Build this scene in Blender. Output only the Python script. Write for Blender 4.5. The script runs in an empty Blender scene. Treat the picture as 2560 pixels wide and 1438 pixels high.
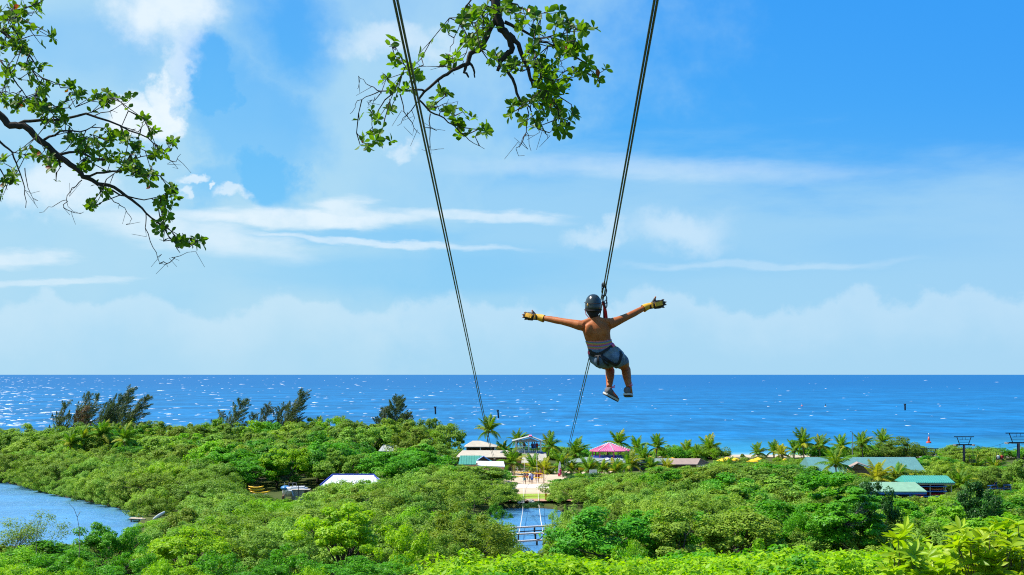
import bpy, bmesh, math, random
import numpy as np
from mathutils import Vector, Matrix, Quaternion
from mathutils.bvhtree import BVHTree
R = math.radians
SC = bpy.context.scene
COL = SC.collection
# ------------------------------------------------------------------ camera, sky, sun, exposure
F = 50.0 / 36.0 * 2560.0          # focal length in photograph pixels
CAMZ = 18.0                       # metres above the sea
HOR = 936.0                       # horizon row in the photograph
cam = bpy.data.cameras.new('camera'); camo = bpy.data.objects.new('camera', cam); COL.objects.link(camo)
cam.lens = 50; cam.sensor_width = 36; cam.shift_y = (HOR - 719.0) / 2560.0
cam.clip_start = 0.1; cam.clip_end = 100000
camo.location = (0, 0, CAMZ); camo.rotation_euler = (R(90), 0, 0)
SC.camera = camo
SC.render.engine = 'CYCLES'
SC.cycles.max_bounces = 4; SC.cycles.diffuse_bounces = 2; SC.cycles.glossy_bounces = 1
SC.cycles.transmission_bounces = 3; SC.cycles.transparent_max_bounces = 4
SC.view_settings.view_transform = 'Standard'; SC.view_settings.look = 'None'
SC.view_settings.gamma = 1.0; SC.view_settings.use_curve_mapping = False
SC.cycles.use_adaptive_sampling = True; SC.cycles.adaptive_threshold = 0.02
SC.view_settings.exposure = 0.85
SC.cycles.pixel_filter_type = 'BLACKMAN_HARRIS'; SC.cycles.filter_width = 1.1
SC.cycles.use_denoising = False
SUN_AZ, SUN_EL = -82.0, 56.0      # azimuth from the view axis (+Y), negative = left
sv = Vector((math.sin(R(SUN_AZ)) * math.cos(R(SUN_EL)), math.cos(R(SUN_AZ)) * math.cos(R(SUN_EL)), math.sin(R(SUN_EL))))

W = bpy.data.worlds.new('World'); SC.world = W; W.use_nodes = True
nt = W.node_tree; nt.nodes.clear()
class NB:
    """tiny node-graph helper"""
    def __init__(s, tree): s.t = tree
    def n(s, kind, **kw):
        x = s.t.nodes.new(kind)
        for k, v in kw.items(): setattr(x, k, v)
        return x
    def l(s, a, b): s.t.links.new(a, b)
    def put(s, sock, v):
        if isinstance(v, bpy.types.NodeSocket): s.l(v, sock)
        else: sock.default_value = v
    def m(s, op, a, b=0.0, c=None, clamp=False):
        x = s.n('ShaderNodeMath', operation=op); x.use_clamp = clamp
        s.put(x.inputs[0], a); s.put(x.inputs[1], b)
        if c is not None: s.put(x.inputs[2], c)
        return x.outputs[0]
    def vm(s, op, a, b=(0, 0, 0), out=0):
        x = s.n('ShaderNodeVectorMath', operation=op); s.put(x.inputs[0], a); s.put(x.inputs[1], b); return x.outputs[out]
    def comb(s, x, y, z=0.0):
        k = s.n('ShaderNodeCombineXYZ'); s.put(k.inputs[0], x); s.put(k.inputs[1], y); s.put(k.inputs[2], z); return k.outputs[0]
    def step(s, v, lo, hi, a=0.0, b=1.0, kind='SMOOTHSTEP'):
        x = s.n('ShaderNodeMapRange', interpolation_type=kind); s.put(x.inputs[0], v)
        for i, q in enumerate((lo, hi, a, b)): s.put(x.inputs[i + 1], q)
        return x.outputs[0]
    def noise(s, vec, scale, detail=4.0, rough=0.55, dist=0.0, out=0):
        x = s.n('ShaderNodeTexNoise'); s.put(x.inputs['Vector'], vec)
        x.inputs['Scale'].default_value = scale; x.inputs['Detail'].default_value = detail
        x.inputs['Roughness'].default_value = rough; x.inputs['Distortion'].default_value = dist
        return x.outputs[out]
    def mix(s, f, a, b, blend='MIX'):
        x = s.n('ShaderNodeMix', data_type='RGBA', blend_type=blend)
        s.put(x.inputs[0], f); s.put(x.inputs[6], a); s.put(x.inputs[7], b); return x.outputs[2]

b = NB(nt)
sky = b.n('ShaderNodeTexSky'); sky.sky_type = 'NISHITA'; sky.sun_disc = False
sky.sun_elevation = R(SUN_EL); sky.sun_rotation = R(SUN_AZ)
sky.altitude = 0; sky.air_density = 1.0; sky.dust_density = 0.25; sky.ozone_density = 2.5
hs = b.n('ShaderNodeHueSaturation'); hs.inputs['Hue'].default_value = 0.497; hs.inputs['Saturation'].default_value = 1.3; hs.inputs['Value'].default_value = 0.75
b.l(sky.outputs[0], hs.inputs['Color'])
gam = b.n('ShaderNodeGamma'); gam.inputs[1].default_value = 1.0
b.l(hs.outputs[0], gam.inputs[0])
SKYK = 0.12
tc = b.n('ShaderNodeTexCoord')
dv = tc.outputs['Generated']
sp = b.n('ShaderNodeSeparateXYZ'); b.l(dv, sp.inputs[0])
az = b.m('ARCTAN2', sp.outputs[0], sp.outputs[1])
hyp = b.m('SQRT', b.m('ADD', b.m('MULTIPLY', sp.outputs[0], sp.outputs[0]), b.m('MULTIPLY', sp.outputs[1], sp.outputs[1])))
el = b.m('ARCTAN2', sp.outputs[2], hyp)
P0 = b.comb(az, el)
def ae(px, py):
    a = math.atan((px - 1280) / F); return a, math.atan((HOR - py) / F * math.cos(a))
# warped sky coordinates: puffy for cumulus, stretched for wisps
n1 = b.vm('SUBTRACT', b.noise(P0, 14, 6, 0.6, out=1), (0.5, 0.5, 0.5))
n2 = b.vm('SUBTRACT', b.noise(P0, 60, 5, 0.6, out=1), (0.5, 0.5, 0.5))
Pp = b.vm('ADD', P0, b.vm('ADD', b.vm('MULTIPLY', n1, (0.075, 0.075, 0)), b.vm('MULTIPLY', n2, (0.018, 0.018, 0))))
Ps = b.vm('MULTIPLY', P0, (1.0, 4.0, 1.0))
n3 = b.vm('SUBTRACT', b.noise(Ps, 12, 6, 0.6, out=1), (0.5, 0.5, 0.5))
Pw = b.vm('ADD', P0, b.vm('MULTIPLY', n3, (0.10, 0.022, 0)))
def blob(P, px, py, rx, ry, soft, amt=1.0, rot=0.0):
    a, e = ae(px, py)
    mp = b.n('ShaderNodeMapping', vector_type='TEXTURE'); b.l(P, mp.inputs[0])
    mp.inputs['Location'].default_value = (a, e, 0); mp.inputs['Rotation'].default_value = (0, 0, R(rot)); mp.inputs['Scale'].default_value = (rx / F, ry / F, 1)
    return b.step(b.vm('LENGTH', mp.outputs[0], out=1), 1.0 + soft, 1.0 - soft, 0.0, amt)
def mx(*v):
    r = v[0]
    for q in v[1:]: r = b.m('MAXIMUM', r, q)
    return r
fine = b.noise(b.vm('MULTIPLY', P0, (1, 1.3, 1)), 42, 6, 0.6)
big = b.noise(P0, 6, 5, 0.55)
# thin veil: everywhere below a slanting edge, broken by noise
edge = b.m('ADD', b.m('MULTIPLY', az, -0.075), 0.150)
el2 = b.m('ADD', el, b.m('MULTIPLY', b.m('SUBTRACT', b.noise(Ps, 7, 6, 0.6), 0.5), 0.10))
veil = b.m('MULTIPLY', b.step(b.m('SUBTRACT', edge, el2), -0.035, 0.03), 0.58)
azw = b.m('ADD', b.m('ADD', az, b.m('MULTIPLY', el, -0.25)), b.m('MULTIPLY', b.m('SUBTRACT', b.noise(P0, 7, 6, 0.62), 0.5), 0.42))
left = b.m('MULTIPLY', b.step(azw, 0.08, -0.12), b.step(big, 0.30, 0.62, 0.52, 0.88))
left = b.m('MULTIPLY', left, b.step(el, 0.85, 0.25))
veil = b.m('MAXIMUM', veil, left)
holes = mx(blob(Pp, 620, 270, 190, 120, 0.35, 0.62, -35), blob(Pp, 690, 440, 75, 125, 0.38, 0.85, 35), blob(Pp, 735, 50, 110, 120, 0.7, 0.85),
           blob(Pp, 520, 190, 95, 75, 0.3, 0.80), blob(Pp, 560, 440, 90, 70, 0.5, 0.6), blob(Pw, 900, 590, 260, 22, 0.5, 0.55), blob(Pw, 1050, 680, 420, 55, 0.6, 0.5),
           blob(Pw, 200, 110, 180, 70, 0.6, 0.30), blob(Pw, 1560, 655, 340, 40, 0.7, 0.25), blob(Pw, 2200, 620, 240, 40, 0.7, 0.2))
veil = b.m('MULTIPLY', veil, b.m('SUBTRACT', 1.0, holes))
# cumulus and streaks that show in the photograph
cum = mx(blob(Pp, 420, 10, 110, 100, 0.45, 0.85, 20), blob(Pp, 455, 110, 50, 70, 0.6, 0.6), blob(Pp, 330, 285, 75, 55, 0.3, 1.0), blob(Pp, 405, 275, 40, 60, 0.35, 0.95), blob(Pp, 432, 200, 28, 70, 0.6, 0.6),
         blob(Pp, 140, 470, 110, 60, 0.6, 0.75), blob(Pp, 600, 492, 45, 18, 0.45, 0.6), blob(Pp, 488, 428, 36, 14, 0.4, 0.7),
         blob(Pp, 540, 462, 13, 10, 0.4, 0.75), blob(Pp, 468, 467, 12, 16, 0.4, 0.6), blob(Pp, 1000, 90, 120, 32, 0.7, 0.5), blob(Pp, 1010, 350, 30, 20, 0.6, 0.5),
         blob(Pp, 1690, 570, 130, 45, 0.7, 0.42), blob(Pp, 1480, 590, 60, 30, 0.6, 0.4))
str_ = mx(blob(Pw, 760, 545, 330, 20, 0.5, 0.8, 1), blob(Pw, 860, 528, 90, 28, 0.5, 0.7), blob(Pw, 1180, 540, 200, 14, 0.5, 0.6, -2), blob(Pw, 470, 585, 260, 34, 0.6, 0.6, -8),
          blob(Pw, 900, 603, 330, 9, 0.5, 0.6, -4), blob(Pw, 60, 640, 90, 20, 0.5, 0.6), blob(Pw, 110, 705, 180, 9, 0.5, 0.45), blob(Pw, 1650, 425, 420, 24, 0.7, 0.30, -2),
          blob(Pw, 1900, 660, 300, 10, 0.6, 0.25))
# low bank of cumulus tops along the horizon
bank_top = b.m('ADD', 0.052, b.m('MULTIPLY', b.m('SUBTRACT', b.noise(b.comb(b.m('MULTIPLY', az, 1.0), 0.0), 15, 2, 0.5), 0.5), 0.045))
Pe = b.n('ShaderNodeSeparateXYZ'); b.l(Pp, Pe.inputs[0])
elb = b.m('ADD', b.m('MULTIPLY', Pe.outputs[1], 0.8), b.m('MULTIPLY', el, 0.2))
bk = b.m('SUBTRACT', bank_top, elb)
bank = b.m('MULTIPLY', b.step(bk, -0.002, 0.006), b.step(bk, 0.0, 0.045, 0.26, 0.06))
gen = b.m('MULTIPLY', b.step(b.noise(b.vm('MULTIPLY', P0, (1, 1.6, 1)), 3.3, 7, 0.6), 0.50, 0.72), b.m('MULTIPLY', b.step(b.m('ABSOLUTE', az), 0.42, 0.75), b.step(el, 1.3, 0.5)))
gen2 = b.m('MULTIPLY', b.step(b.noise(dv, 3.0, 7, 0.6), 0.52, 0.74), b.m('MULTIPLY', b.step(el, 0.36, 0.6), 0.6))
white = mx(b.m('MULTIPLY', cum, b.step(fine, 0.2, 0.6, 0.7, 1.0)), b.m('MULTIPLY', str_, b.step(fine, 0.2, 0.65, 0.6, 1.0)), bank, b.m('MULTIPLY', gen, 0.8), gen2)
haze_h = b.step(el, 0.19, -0.01, 0.0, 0.35)
K = 0.60 / SKYK
deep = b.mix(b.step(b.m('ADD', b.m('MULTIPLY', el, 2.2), b.m('MULTIPLY', az, 0.55)), -0.1, 0.75), (0.075 * K, 0.50 * K, 0.88 * K, 1), (0.026 * K, 0.31 * K, 0.88 * K, 1))
base = b.mix(0.87, gam.outputs[0], deep)
c1 = b.mix(haze_h, base, (0.34 * K, 0.59 * K, 0.78 * K, 1))
c2 = b.mix(veil, c1, (0.43 * K, 0.68 * K, 0.84 * K, 1))
c3 = b.mix(white, c2, (0.80 * K, 0.89 * K, 0.95 * K, 1))
bg = b.n('ShaderNodeBackground'); bg.inputs[1].default_value = SKYK
b.l(c3, bg.inputs[0])
wo = b.n('ShaderNodeOutputWorld'); b.l(bg.outputs[0], wo.inputs[0])

sun = bpy.data.lights.new('sun', 'SUN'); suno = bpy.data.objects.new('sun', sun); COL.objects.link(suno)
sun.energy = 5.0; sun.angle = R(0.5); sun.color = (1.0, 0.95, 0.86)
suno.rotation_euler = sv.to_track_quat('Z', 'Y').to_euler(); suno.location = sv * 60 + Vector((0, 0, 20))
# ------------------------------------------------------------------ helpers
def GX(px, d): return (px - 1280.0) / F * d
def GZ(py, d): return CAMZ - (py - HOR) / F * d
def PT(px, py, d): return Vector((GX(px, d), d, GZ(py, d)))
MATS = {}
def mat(name, col, rough=0.7, var=0.18, scale=6.0, metal=0.0, spec=0.4, bump=0.0, emit=None, stripes=None):
    """procedural paint/wood/cloth: base colour broken up by noise"""
    if name in MATS: return MATS[name]
    m = bpy.data.materials.new(name); m.use_nodes = True; t = m.node_tree; q = NB(t)
    p = t.nodes['Principled BSDF']
    p.inputs['Roughness'].default_value = rough; p.inputs['Metallic'].default_value = metal; p.inputs['Specular IOR Level'].default_value = spec
    col = tuple(0.8 * k for k in col)
    tcn = q.n('ShaderNodeTexCoord').outputs['Object']
    nz = q.noise(tcn, scale, 5, 0.6)
    f = q.step(nz, 0.3, 0.7, 1.0 - var, 1.0 + var * 0.6, 'LINEAR')
    c = q.mix(1.0, (*col, 1), q.comb(f, f, f), 'MULTIPLY')
    q.l(c, p.inputs['Base Color'])
    if bump:
        bn = q.n('ShaderNodeBump'); bn.inputs['Strength'].default_value = bump; q.l(q.noise(tcn, scale * 4, 4), bn.inputs['Height']); q.l(bn.outputs[0], p.inputs['Normal'])
    MATS[name] = m; return m
def leafmat(name, c1, c2, trans=0.35, rough=0.5, objvar=0.5, spec=0.35, c3=None):
    """leaf: colour differs from leaf to leaf and from tree to tree, light shines through"""
    c1, c2 = (1.12 * c1[0], 1.03 * c1[1], c1[2]), (1.12 * c2[0], 1.03 * c2[1], c2[2])
    m = bpy.data.materials.new(name); m.use_nodes = True; t = m.node_tree; q = NB(t)
    p = t.nodes['Principled BSDF']; out = t.nodes['Material Output']
    p.inputs['Roughness'].default_value = rough; p.inputs['Specular IOR Level'].default_value = spec
    g = q.n('ShaderNodeNewGeometry'); oi = q.n('ShaderNodeObjectInfo')
    c = q.mix(q.step(g.outputs['Random Per Island'], 0.0, 1.0, 0, 1, 'LINEAR'), (*c1, 1), (*c2, 1))
    if c3: c = q.mix(q.step(g.outputs['Random Per Island'], 0.93, 0.95), c, (*c3, 1))
    f = q.step(oi.outputs['Random'], 0, 1, 1.0 - objvar * 0.5, 1.0 + objvar * 0.5, 'LINEAR')
    r = q.m('FRACT', q.m('MULTIPLY', oi.outputs['Random'], 7.31))
    tint = q.mix(r, (1.15, 1.0, 0.75, 1), (0.80, 1.0, 1.15, 1))
    c = q.mix(1.0, c, q.comb(f, f, f), 'MULTIPLY'); c = q.mix(min(1.0, objvar * 1.6), c, q.mix(1.0, c, tint, 'MULTIPLY'))
    q.l(c, p.inputs['Base Color'])
    tr = q.n('ShaderNodeBsdfTranslucent'); q.l(q.mix(1.0, c, (1.35, 1.45, 0.5, 1), 'MULTIPLY'), tr.inputs[0])
    ms = q.n('ShaderNodeMixShader'); ms.inputs[0].default_value = trans
    q.l(p.outputs[0], ms.inputs[1]); q.l(tr.outputs[0], ms.inputs[2]); q.l(ms.outputs[0], out.inputs['Surface'])
    MATS[name] = m; return m

def mesh_np(name, co, faces_n, idx):
    """mesh from numpy: co (n,3), faces_n verts per face, idx flat loop indices"""
    me = bpy.data.meshes.new(name); nf = len(idx) // faces_n
    me.vertices.add(len(co)); me.vertices.foreach_set('co', np.ascontiguousarray(co, dtype=np.float32).ravel())
    me.loops.add(len(idx)); me.loops.foreach_set('vertex_index', np.asarray(idx, dtype=np.int32).ravel())
    me.polygons.add(nf); me.polygons.foreach_set('loop_start', np.arange(0, nf * faces_n, faces_n, dtype=np.int32))
    me.update(calc_edges=True); return me
class MB:
    """collects shapes into one mesh (world coordinates; build() makes them local to the thing)"""
    def __init__(s): s.v = []; s.f = []
    def add(s, vs, fs):
        o = len(s.v); s.v += [tuple(q) for q in vs]; s.f += [tuple(i + o for i in f) for f in fs]; return s
    def box(s, c, size, rz=0.0, M=None):
        hx, hy, hz = (q / 2 for q in size); c = Vector(c); vs = []
        m = M if M is not None else Matrix.Rotation(rz, 3, 'Z')
        for x, y, z in ((-1,-1,-1),(1,-1,-1),(1,1,-1),(-1,1,-1),(-1,-1,1),(1,-1,1),(1,1,1),(-1,1,1)): vs.append(c + m @ Vector((x*hx, y*hy, z*hz)))
        return s.add(vs, ((0,3,2,1),(4,5,6,7),(0,1,5,4),(1,2,6,5),(2,3,7,6),(3,0,4,7)))
    def tube(s, pts, rad, n=6, sx=1.0, cap=True):
        pts = [Vector(p) for p in pts]; k = len(pts)
        if not hasattr(rad, '__len__'): rad = [rad] * k
        vs = []; up = None
        for i, p in enumerate(pts):
            d = (pts[min(i + 1, k - 1)] - pts[max(i - 1, 0)])
            if d.length < 1e-9: d = Vector((0, 0, 1))
            d.normalize()
            if up is None: up = Vector((0, 0, 1)) if abs(d.z) < 0.9 else Vector((0, 1, 0))
            a = d.cross(up); a = a.normalized() if a.length > 1e-6 else d.orthogonal().normalized()
            c = a.cross(d).normalized(); up = c
            for j in range(n):
                t = 2 * math.pi * j / n; vs.append(p + (a * math.cos(t) * sx + c * math.sin(t)) * rad[i])
        fs = [(i*n+j, i*n+(j+1)%n, (i+1)*n+(j+1)%n, (i+1)*n+j) for i in range(k-1) for j in range(n)]
        if cap: fs += [tuple(range(n))[::-1], tuple(range((k-1)*n, k*n))]
        return s.add(vs, fs)
    def ball(s, c, r, nu=10, nv=7, M=None):
        c = Vector(c); r = Vector(r) if hasattr(r, '__len__') else Vector((r, r, r)); vs = []; M = M or Matrix.Identity(3)
        for i in range(1, nv):
            th = math.pi * i / nv
            for j in range(nu):
                ph = 2 * math.pi * j / nu
                vs.append(c + M @ Vector((r.x*math.sin(th)*math.cos(ph), r.y*math.sin(th)*math.sin(ph), r.z*math.cos(th))))
        vs += [c + M @ Vector((0, 0, r.z)), c - M @ Vector((0, 0, r.z))]; T = len(vs) - 2
        fs = [(i*nu+j, (i+1)*nu+j, (i+1)*nu+(j+1)%nu, i*nu+(j+1)%nu) for i in range(nv-2) for j in range(nu)]
        fs += [(T, j, (j+1)%nu) for j in range(nu)] + [(T+1, (nv-2)*nu+(j+1)%nu, (nv-2)*nu+j) for j in range(nu)]
        return s.add(vs, fs)
    def loft(s, rings, cap=True):
        n = len(rings[0]); vs = [v for r in rings for v in r]
        fs = [(i*n+j, i*n+(j+1)%n, (i+1)*n+(j+1)%n, (i+1)*n+j) for i in range(len(rings)-1) for j in range(n)]
        if cap: fs += [tuple(range(n))[::-1], tuple(range((len(rings)-1)*n, len(rings)*n))]
        return s.add(vs, fs)
    def slab(s, poly, th):
        """flat polygon (list of 3-D points) thickened downwards"""
        n = len(poly); vs = [Vector(p) for p in poly] + [Vector(p) - Vector((0, 0, th)) for p in poly]
        return s.add(vs, [tuple(range(n)), tuple(range(2*n-1, n-1, -1))] + [(i, i+n, (i+1)%n+n, (i+1)%n) for i in range(n)])
    def mesh(s, name, off=(0, 0, 0)):
        me = bpy.data.meshes.new(name); o = Vector(off)
        me.from_pydata([tuple(Vector(v) - o) for v in s.v], [], s.f); me.update(); return me
    def build(s, name, m, parent=None, smooth=False):
        off = root_loc(parent) if parent else (0, 0, 0)
        me = s.mesh(name, off); return obj(name, me, m, parent, smooth)
def root_loc(o):
    while o.parent: o = o.parent
    return o.location
def obj(name, me, m=None, parent=None, smooth=False):
    o = bpy.data.objects.new(name, me); COL.objects.link(o)
    if m is not None:
        if isinstance(m, str): m = MATS[m]
        if not me.materials: me.materials.append(m)
    if parent: o.parent = parent
    if smooth: me.polygons.foreach_set('use_smooth', [True] * len(me.polygons))
    return o
def tag(o, label=None, cat=None, group=None, kind=None):
    if label: o['label'] = label
    if cat: o['category'] = cat
    if group: o['group'] = group
    if kind: o['kind'] = kind
    return o
def thing(name, label, cat, loc, group=None, rz=0.0):
    o = bpy.data.objects.new(name, None); COL.objects.link(o); o.location = loc; o.rotation_euler = (0, 0, rz); o.empty_display_size = 0.3
    return tag(o, label, cat, group)
def struct(name, me, m): return tag(obj(name, me, m), kind='structure')
def lerp(a, b_, t): return a + (b_ - a) * t
def interp(x, xs, ys): return float(np.interp(x, xs, ys))
def remeshed(name, mb, voxel, smooth=4, off=(0, 0, 0)):
    """one continuous skin over overlapping shapes"""
    me = mb.mesh(name + '_raw', off); o = bpy.data.objects.new(name + '_raw', me); COL.objects.link(o)
    r = o.modifiers.new('r', 'REMESH'); r.mode = 'VOXEL'; r.voxel_size = voxel
    if smooth: k = o.modifiers.new('s', 'SMOOTH'); k.factor = 0.5; k.iterations = smooth
    dg = bpy.context.evaluated_depsgraph_get(); out = bpy.data.meshes.new_from_object(o.evaluated_get(dg)); out.name = name
    bpy.data.objects.remove(o); bpy.data.meshes.remove(me)
    out.polygons.foreach_set('use_smooth', [True] * len(out.polygons)); return out
# ------------------------------------------------------------------ ground, lagoon, sea
LAG = [(-130, 262), (-100, 246), (-86, 239), (-78.6, 229), (-72.7, 219), (-62, 204), (-51.5, 190), (-47.5, 183), (-45.5, 176), (-43, 163), (-41, 152), (-44, 142), (-70, 138), (-130, 140)]
CHN = [(-16, 139), (-9, 160), (-4.5, 176), (-2, 187), (-1.2, 191.5), (5.2, 191.5), (6.5, 186), (10, 172), (12, 158), (14, 139)]
def seg_dist(poly, X, Y):
    """signed distance to polygon (negative inside), numpy grids"""
    d = np.full(X.shape, 1e9); ins = np.zeros(X.shape, bool); n = len(poly)
    for i in range(n):
        x0, y0 = poly[i]; x1, y1 = poly[(i + 1) % n]; ex, ey = x1 - x0, y1 - y0
        t = np.clip(((X - x0) * ex + (Y - y0) * ey) / (ex * ex + ey * ey), 0, 1)
        d = np.minimum(d, np.hypot(X - x0 - t * ex, Y - y0 - t * ey))
        c = ((y0 > Y) != (y1 > Y)) & (X < (x1 - x0) * (Y - y0) / (y1 - y0 + 1e-12) + x0); ins ^= c
    return np.where(ins, -d, d)
HY = [-60, -10, 0, 6, 20, 40, 60, 75, 95, 115, 132]
HZ = [17.0, 16.4, 16.0, 15.4, 13.0, 10.0, 8.3, 6.0, 2.4, 0.9, 0.65]
def shore_y(X): return 317 + 3 * np.sin(X * 0.03) + 0.02 * X
def terrain(X, Y):
    X = np.asarray(X, float); Y = np.asarray(Y, float)
    z = np.interp(Y, HY, HZ)
    z = z + 0.18 * np.sin(X * 0.21 + Y * 0.13) * np.cos(X * 0.09 - Y * 0.17) * np.clip((200 - np.abs(Y - 60)) / 100, 0.2, 1)
    for poly in (LAG, CHN):
        d = seg_dist(poly, X, Y); z = np.where(d < 1.6, np.minimum(z, -1.3 + 1.15 * (d + 1.6)), z)
    sh = shore_y(X); t = np.clip((Y - sh + 20) / 34, 0, 1); z = z - 2.6 * t * t
    return z
def gz(x, y): return float(terrain(np.array([x]), np.array([y]))[0])
xs = np.concatenate([np.arange(-460, -130, 15), np.arange(-130, 130, 2.5), np.arange(130, 461, 15)])
ys = np.concatenate([np.arange(-60, 130, 4), np.arange(130, 262, 1.5), np.arange(262, 345, 3)])
X, Y = np.meshgrid(xs, ys); Z = terrain(X, Y); ny, nx = X.shape
ii = np.arange(nx * ny).reshape(ny, nx)
idx = np.stack([ii[:-1, :-1], ii[:-1, 1:], ii[1:, 1:], ii[1:, :-1]], -1).reshape(-1)
gm = bpy.data.materials.new('ground'); gm.use_nodes = True; q = NB(gm.node_tree); p = gm.node_tree.nodes['Principled BSDF']; p.inputs['Roughness'].default_value = 0.95; p.inputs['Specular IOR Level'].default_value = 0.1
oc = q.n('ShaderNodeTexCoord').outputs['Object']; sx = q.n('ShaderNodeSeparateXYZ'); q.l(oc, sx.inputs[0])
nn = q.noise(oc, 0.35, 6, 0.65); nf = q.noise(oc, 2.5, 6, 0.65)
flo = q.mix(nn, (0.030, 0.042, 0.012, 1), (0.075, 0.105, 0.022, 1)); flo = q.mix(q.step(nf, 0.5, 0.75), flo, (0.09, 0.075, 0.04, 1))
sand = q.mix(nn, (0.36, 0.29, 0.20, 1), (0.45, 0.38, 0.29, 1))
f = q.step(q.m('ADD', sx.outputs[1], q.m('MULTIPLY', q.m('SUBTRACT', nn, 0.5), 10)), 294, 300)
wet = q.step(sx.outputs[2], 0.45, -0.05)
c = q.mix(f, flo, sand); c = q.mix(q.m('MULTIPLY', wet, 0.75), c, (0.045, 0.036, 0.022, 1))
q.l(c, p.inputs['Base Color'])
struct('ground', mesh_np('ground', np.stack([X.ravel(), Y.ravel(), Z.ravel()], 1), 4, idx), gm)
# sand court, grass bank, earth edge: sheets laid on the flat land
def sheet(name, poly, z, m, nsub=26):
    bm = bmesh.new(); bm.faces.new([bm.verts.new((x, y, z)) for x, y in poly]); me = bpy.data.meshes.new(name); bm.to_mesh(me); bm.free(); return struct(name, me, m)
def two(name, c1, c2, sc, rough=0.95, c3=None, bump=0.0):
    m = bpy.data.materials.new(name); m.use_nodes = True; q = NB(m.node_tree); p = m.node_tree.nodes['Principled BSDF']; p.inputs['Roughness'].default_value = rough; p.inputs['Specular IOR Level'].default_value = 0.15
    oc = q.n('ShaderNodeTexCoord').outputs['Object']; c = q.mix(q.step(q.noise(oc, sc, 6, 0.65), 0.3, 0.7), (*c1, 1), (*c2, 1))
    if c3: c = q.mix(q.step(q.noise(oc, sc * 3.1, 5, 0.6), 0.55, 0.7), c, (*c3, 1))
    q.l(c, p.inputs['Base Color']); MATS[name] = m
    if bump:
        bn = q.n('ShaderNodeBump'); bn.inputs['Strength'].default_value = bump; q.l(q.noise(oc, sc * 5, 5), bn.inputs['Height']); q.l(bn.outputs[0], p.inputs['Normal'])
    return m
two('court_sand', (0.42, 0.31, 0.21), (0.48, 0.38, 0.27), 0.5, bump=0.4)
two('wet_sand', (0.45, 0.39, 0.33), (0.50, 0.45, 0.39), 0.8)
two('short_grass', (0.14, 0.24, 0.015), (0.24, 0.33, 0.03), 1.3, c3=(0.36, 0.31, 0.16), bump=0.5)
two('bare_earth', (0.30, 0.16, 0.10), (0.42, 0.26, 0.18), 1.2, c3=(0.16, 0.10, 0.06), bump=0.5)
sheet('sand_court', [(-4.5, 203.5), (10, 203.5), (11, 232), (17, 238), (18, 251), (-14, 251), (-12, 238), (-5, 232)], 0.93, MATS['court_sand'])
sheet('packed_sand', [(-4.4, 214.5), (10, 213), (10.3, 220.3), (-4.4, 222)], 0.934, MATS['wet_sand'])
gr = sheet('grass_bank', [(-12, 194.2), (-4, 193.6), (3, 194.0), (15, 193.5), (15, 204), (-12, 204)], 0.92, MATS['short_grass'])
sheet('earth_bank', [(-8, 192.3), (-2, 191.7), (3, 191.6), (9, 192.0), (9, 194.8), (3, 195.4), (-2, 195.0), (-8, 194.9)], 0.926, MATS['bare_earth'])
# water
def water(name, deep, shallow, rough, gloss, bscale, bstr, near=None, aniso=(1, 1, 1), gcol=(0.75, 0.88, 1, 1), dist_deep=None):
    m = bpy.data.materials.new(name); m.use_nodes = True; t = m.node_tree; q = NB(t); out = t.nodes['Material Output']; t.nodes.remove(t.nodes['Principled BSDF'])
    oc = q.n('ShaderNodeTexCoord').outputs['Object']; sx = q.n('ShaderNodeSeparateXYZ'); q.l(oc, sx.inputs[0])
    st = q.vm('MULTIPLY', oc, aniso)
    c = q.mix(q.step(q.noise(st, bscale * 0.12, 8, 0.7), 0.35, 0.65), tuple(0.70 * k for k in deep) + (1,), tuple(1.22 * k for k in deep) + (1,))
    c = q.mix(q.step(q.noise(st, bscale, 4, 0.6), 0.5, 0.72, 0, 0.4), c, tuple(min(1, 1.5 * k + 0.02) for k in deep) + (1,))
    if near:
        ch = q.step(q.noise(q.vm('MULTIPLY', oc, (0.11, 0.022, 1)), 1.0, 6, 0.65), 0.36, 0.64, 0.78, 1.2, 'LINEAR'); c = q.mix(1.0, c, q.comb(ch, ch, ch), 'MULTIPLY')
        wob = q.m('ADD', sx.outputs[1], q.m('MULTIPLY', q.m('SUBTRACT', q.noise(st, 0.02, 4), 0.5), 60))
        c = q.mix(q.step(wob, near[0], near[1], 0.7, 0), c, (*shallow, 1))
        c = q.mix(q.step(wob, near[0] - 8, near[0] + 18, 0.7, 0), c, (0.22, 0.41, 0.43, 1))
    if dist_deep:
        c = q.mix(q.step(sx.outputs[1], dist_deep[0], dist_deep[1], 0, 1, 'LINEAR'), c, (*dist_deep[2], 1))
    d = q.n('ShaderNodeBsdfDiffuse'); q.l(c, d.inputs[0])
    g = q.n('ShaderNodeBsdfGlossy'); g.inputs['Roughness'].default_value = rough; g.inputs[0].default_value = gcol
    bn = q.n('ShaderNodeBump'); bn.inputs['Strength'].default_value = bstr; bn.inputs['Distance'].default_value = 1.0
    h = q.m('ADD', q.noise(st, bscale, 4, 0.6), q.m('MULTIPLY', q.noise(st, bscale * 5, 3, 0.6), 0.25)); q.l(h, bn.inputs['Height'])
    q.l(bn.outputs[0], g.inputs['Normal'])
    bd = q.n('ShaderNodeBump'); bd.inputs['Strength'].default_value = min(1, bstr * 0.6); bd.inputs['Distance'].default_value = 1.0; q.l(h, bd.inputs['Height']); q.l(bd.outputs[0], d.inputs['Normal'])
    ms = q.n('ShaderNodeMixShader'); ms.inputs[0].default_value = gloss; q.l(d.outputs[0], ms.inputs[1]); q.l(g.outputs[0], ms.inputs[2]); q.l(ms.outputs[0], out.inputs['Surface'])
    MATS[name] = m; return m
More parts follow.
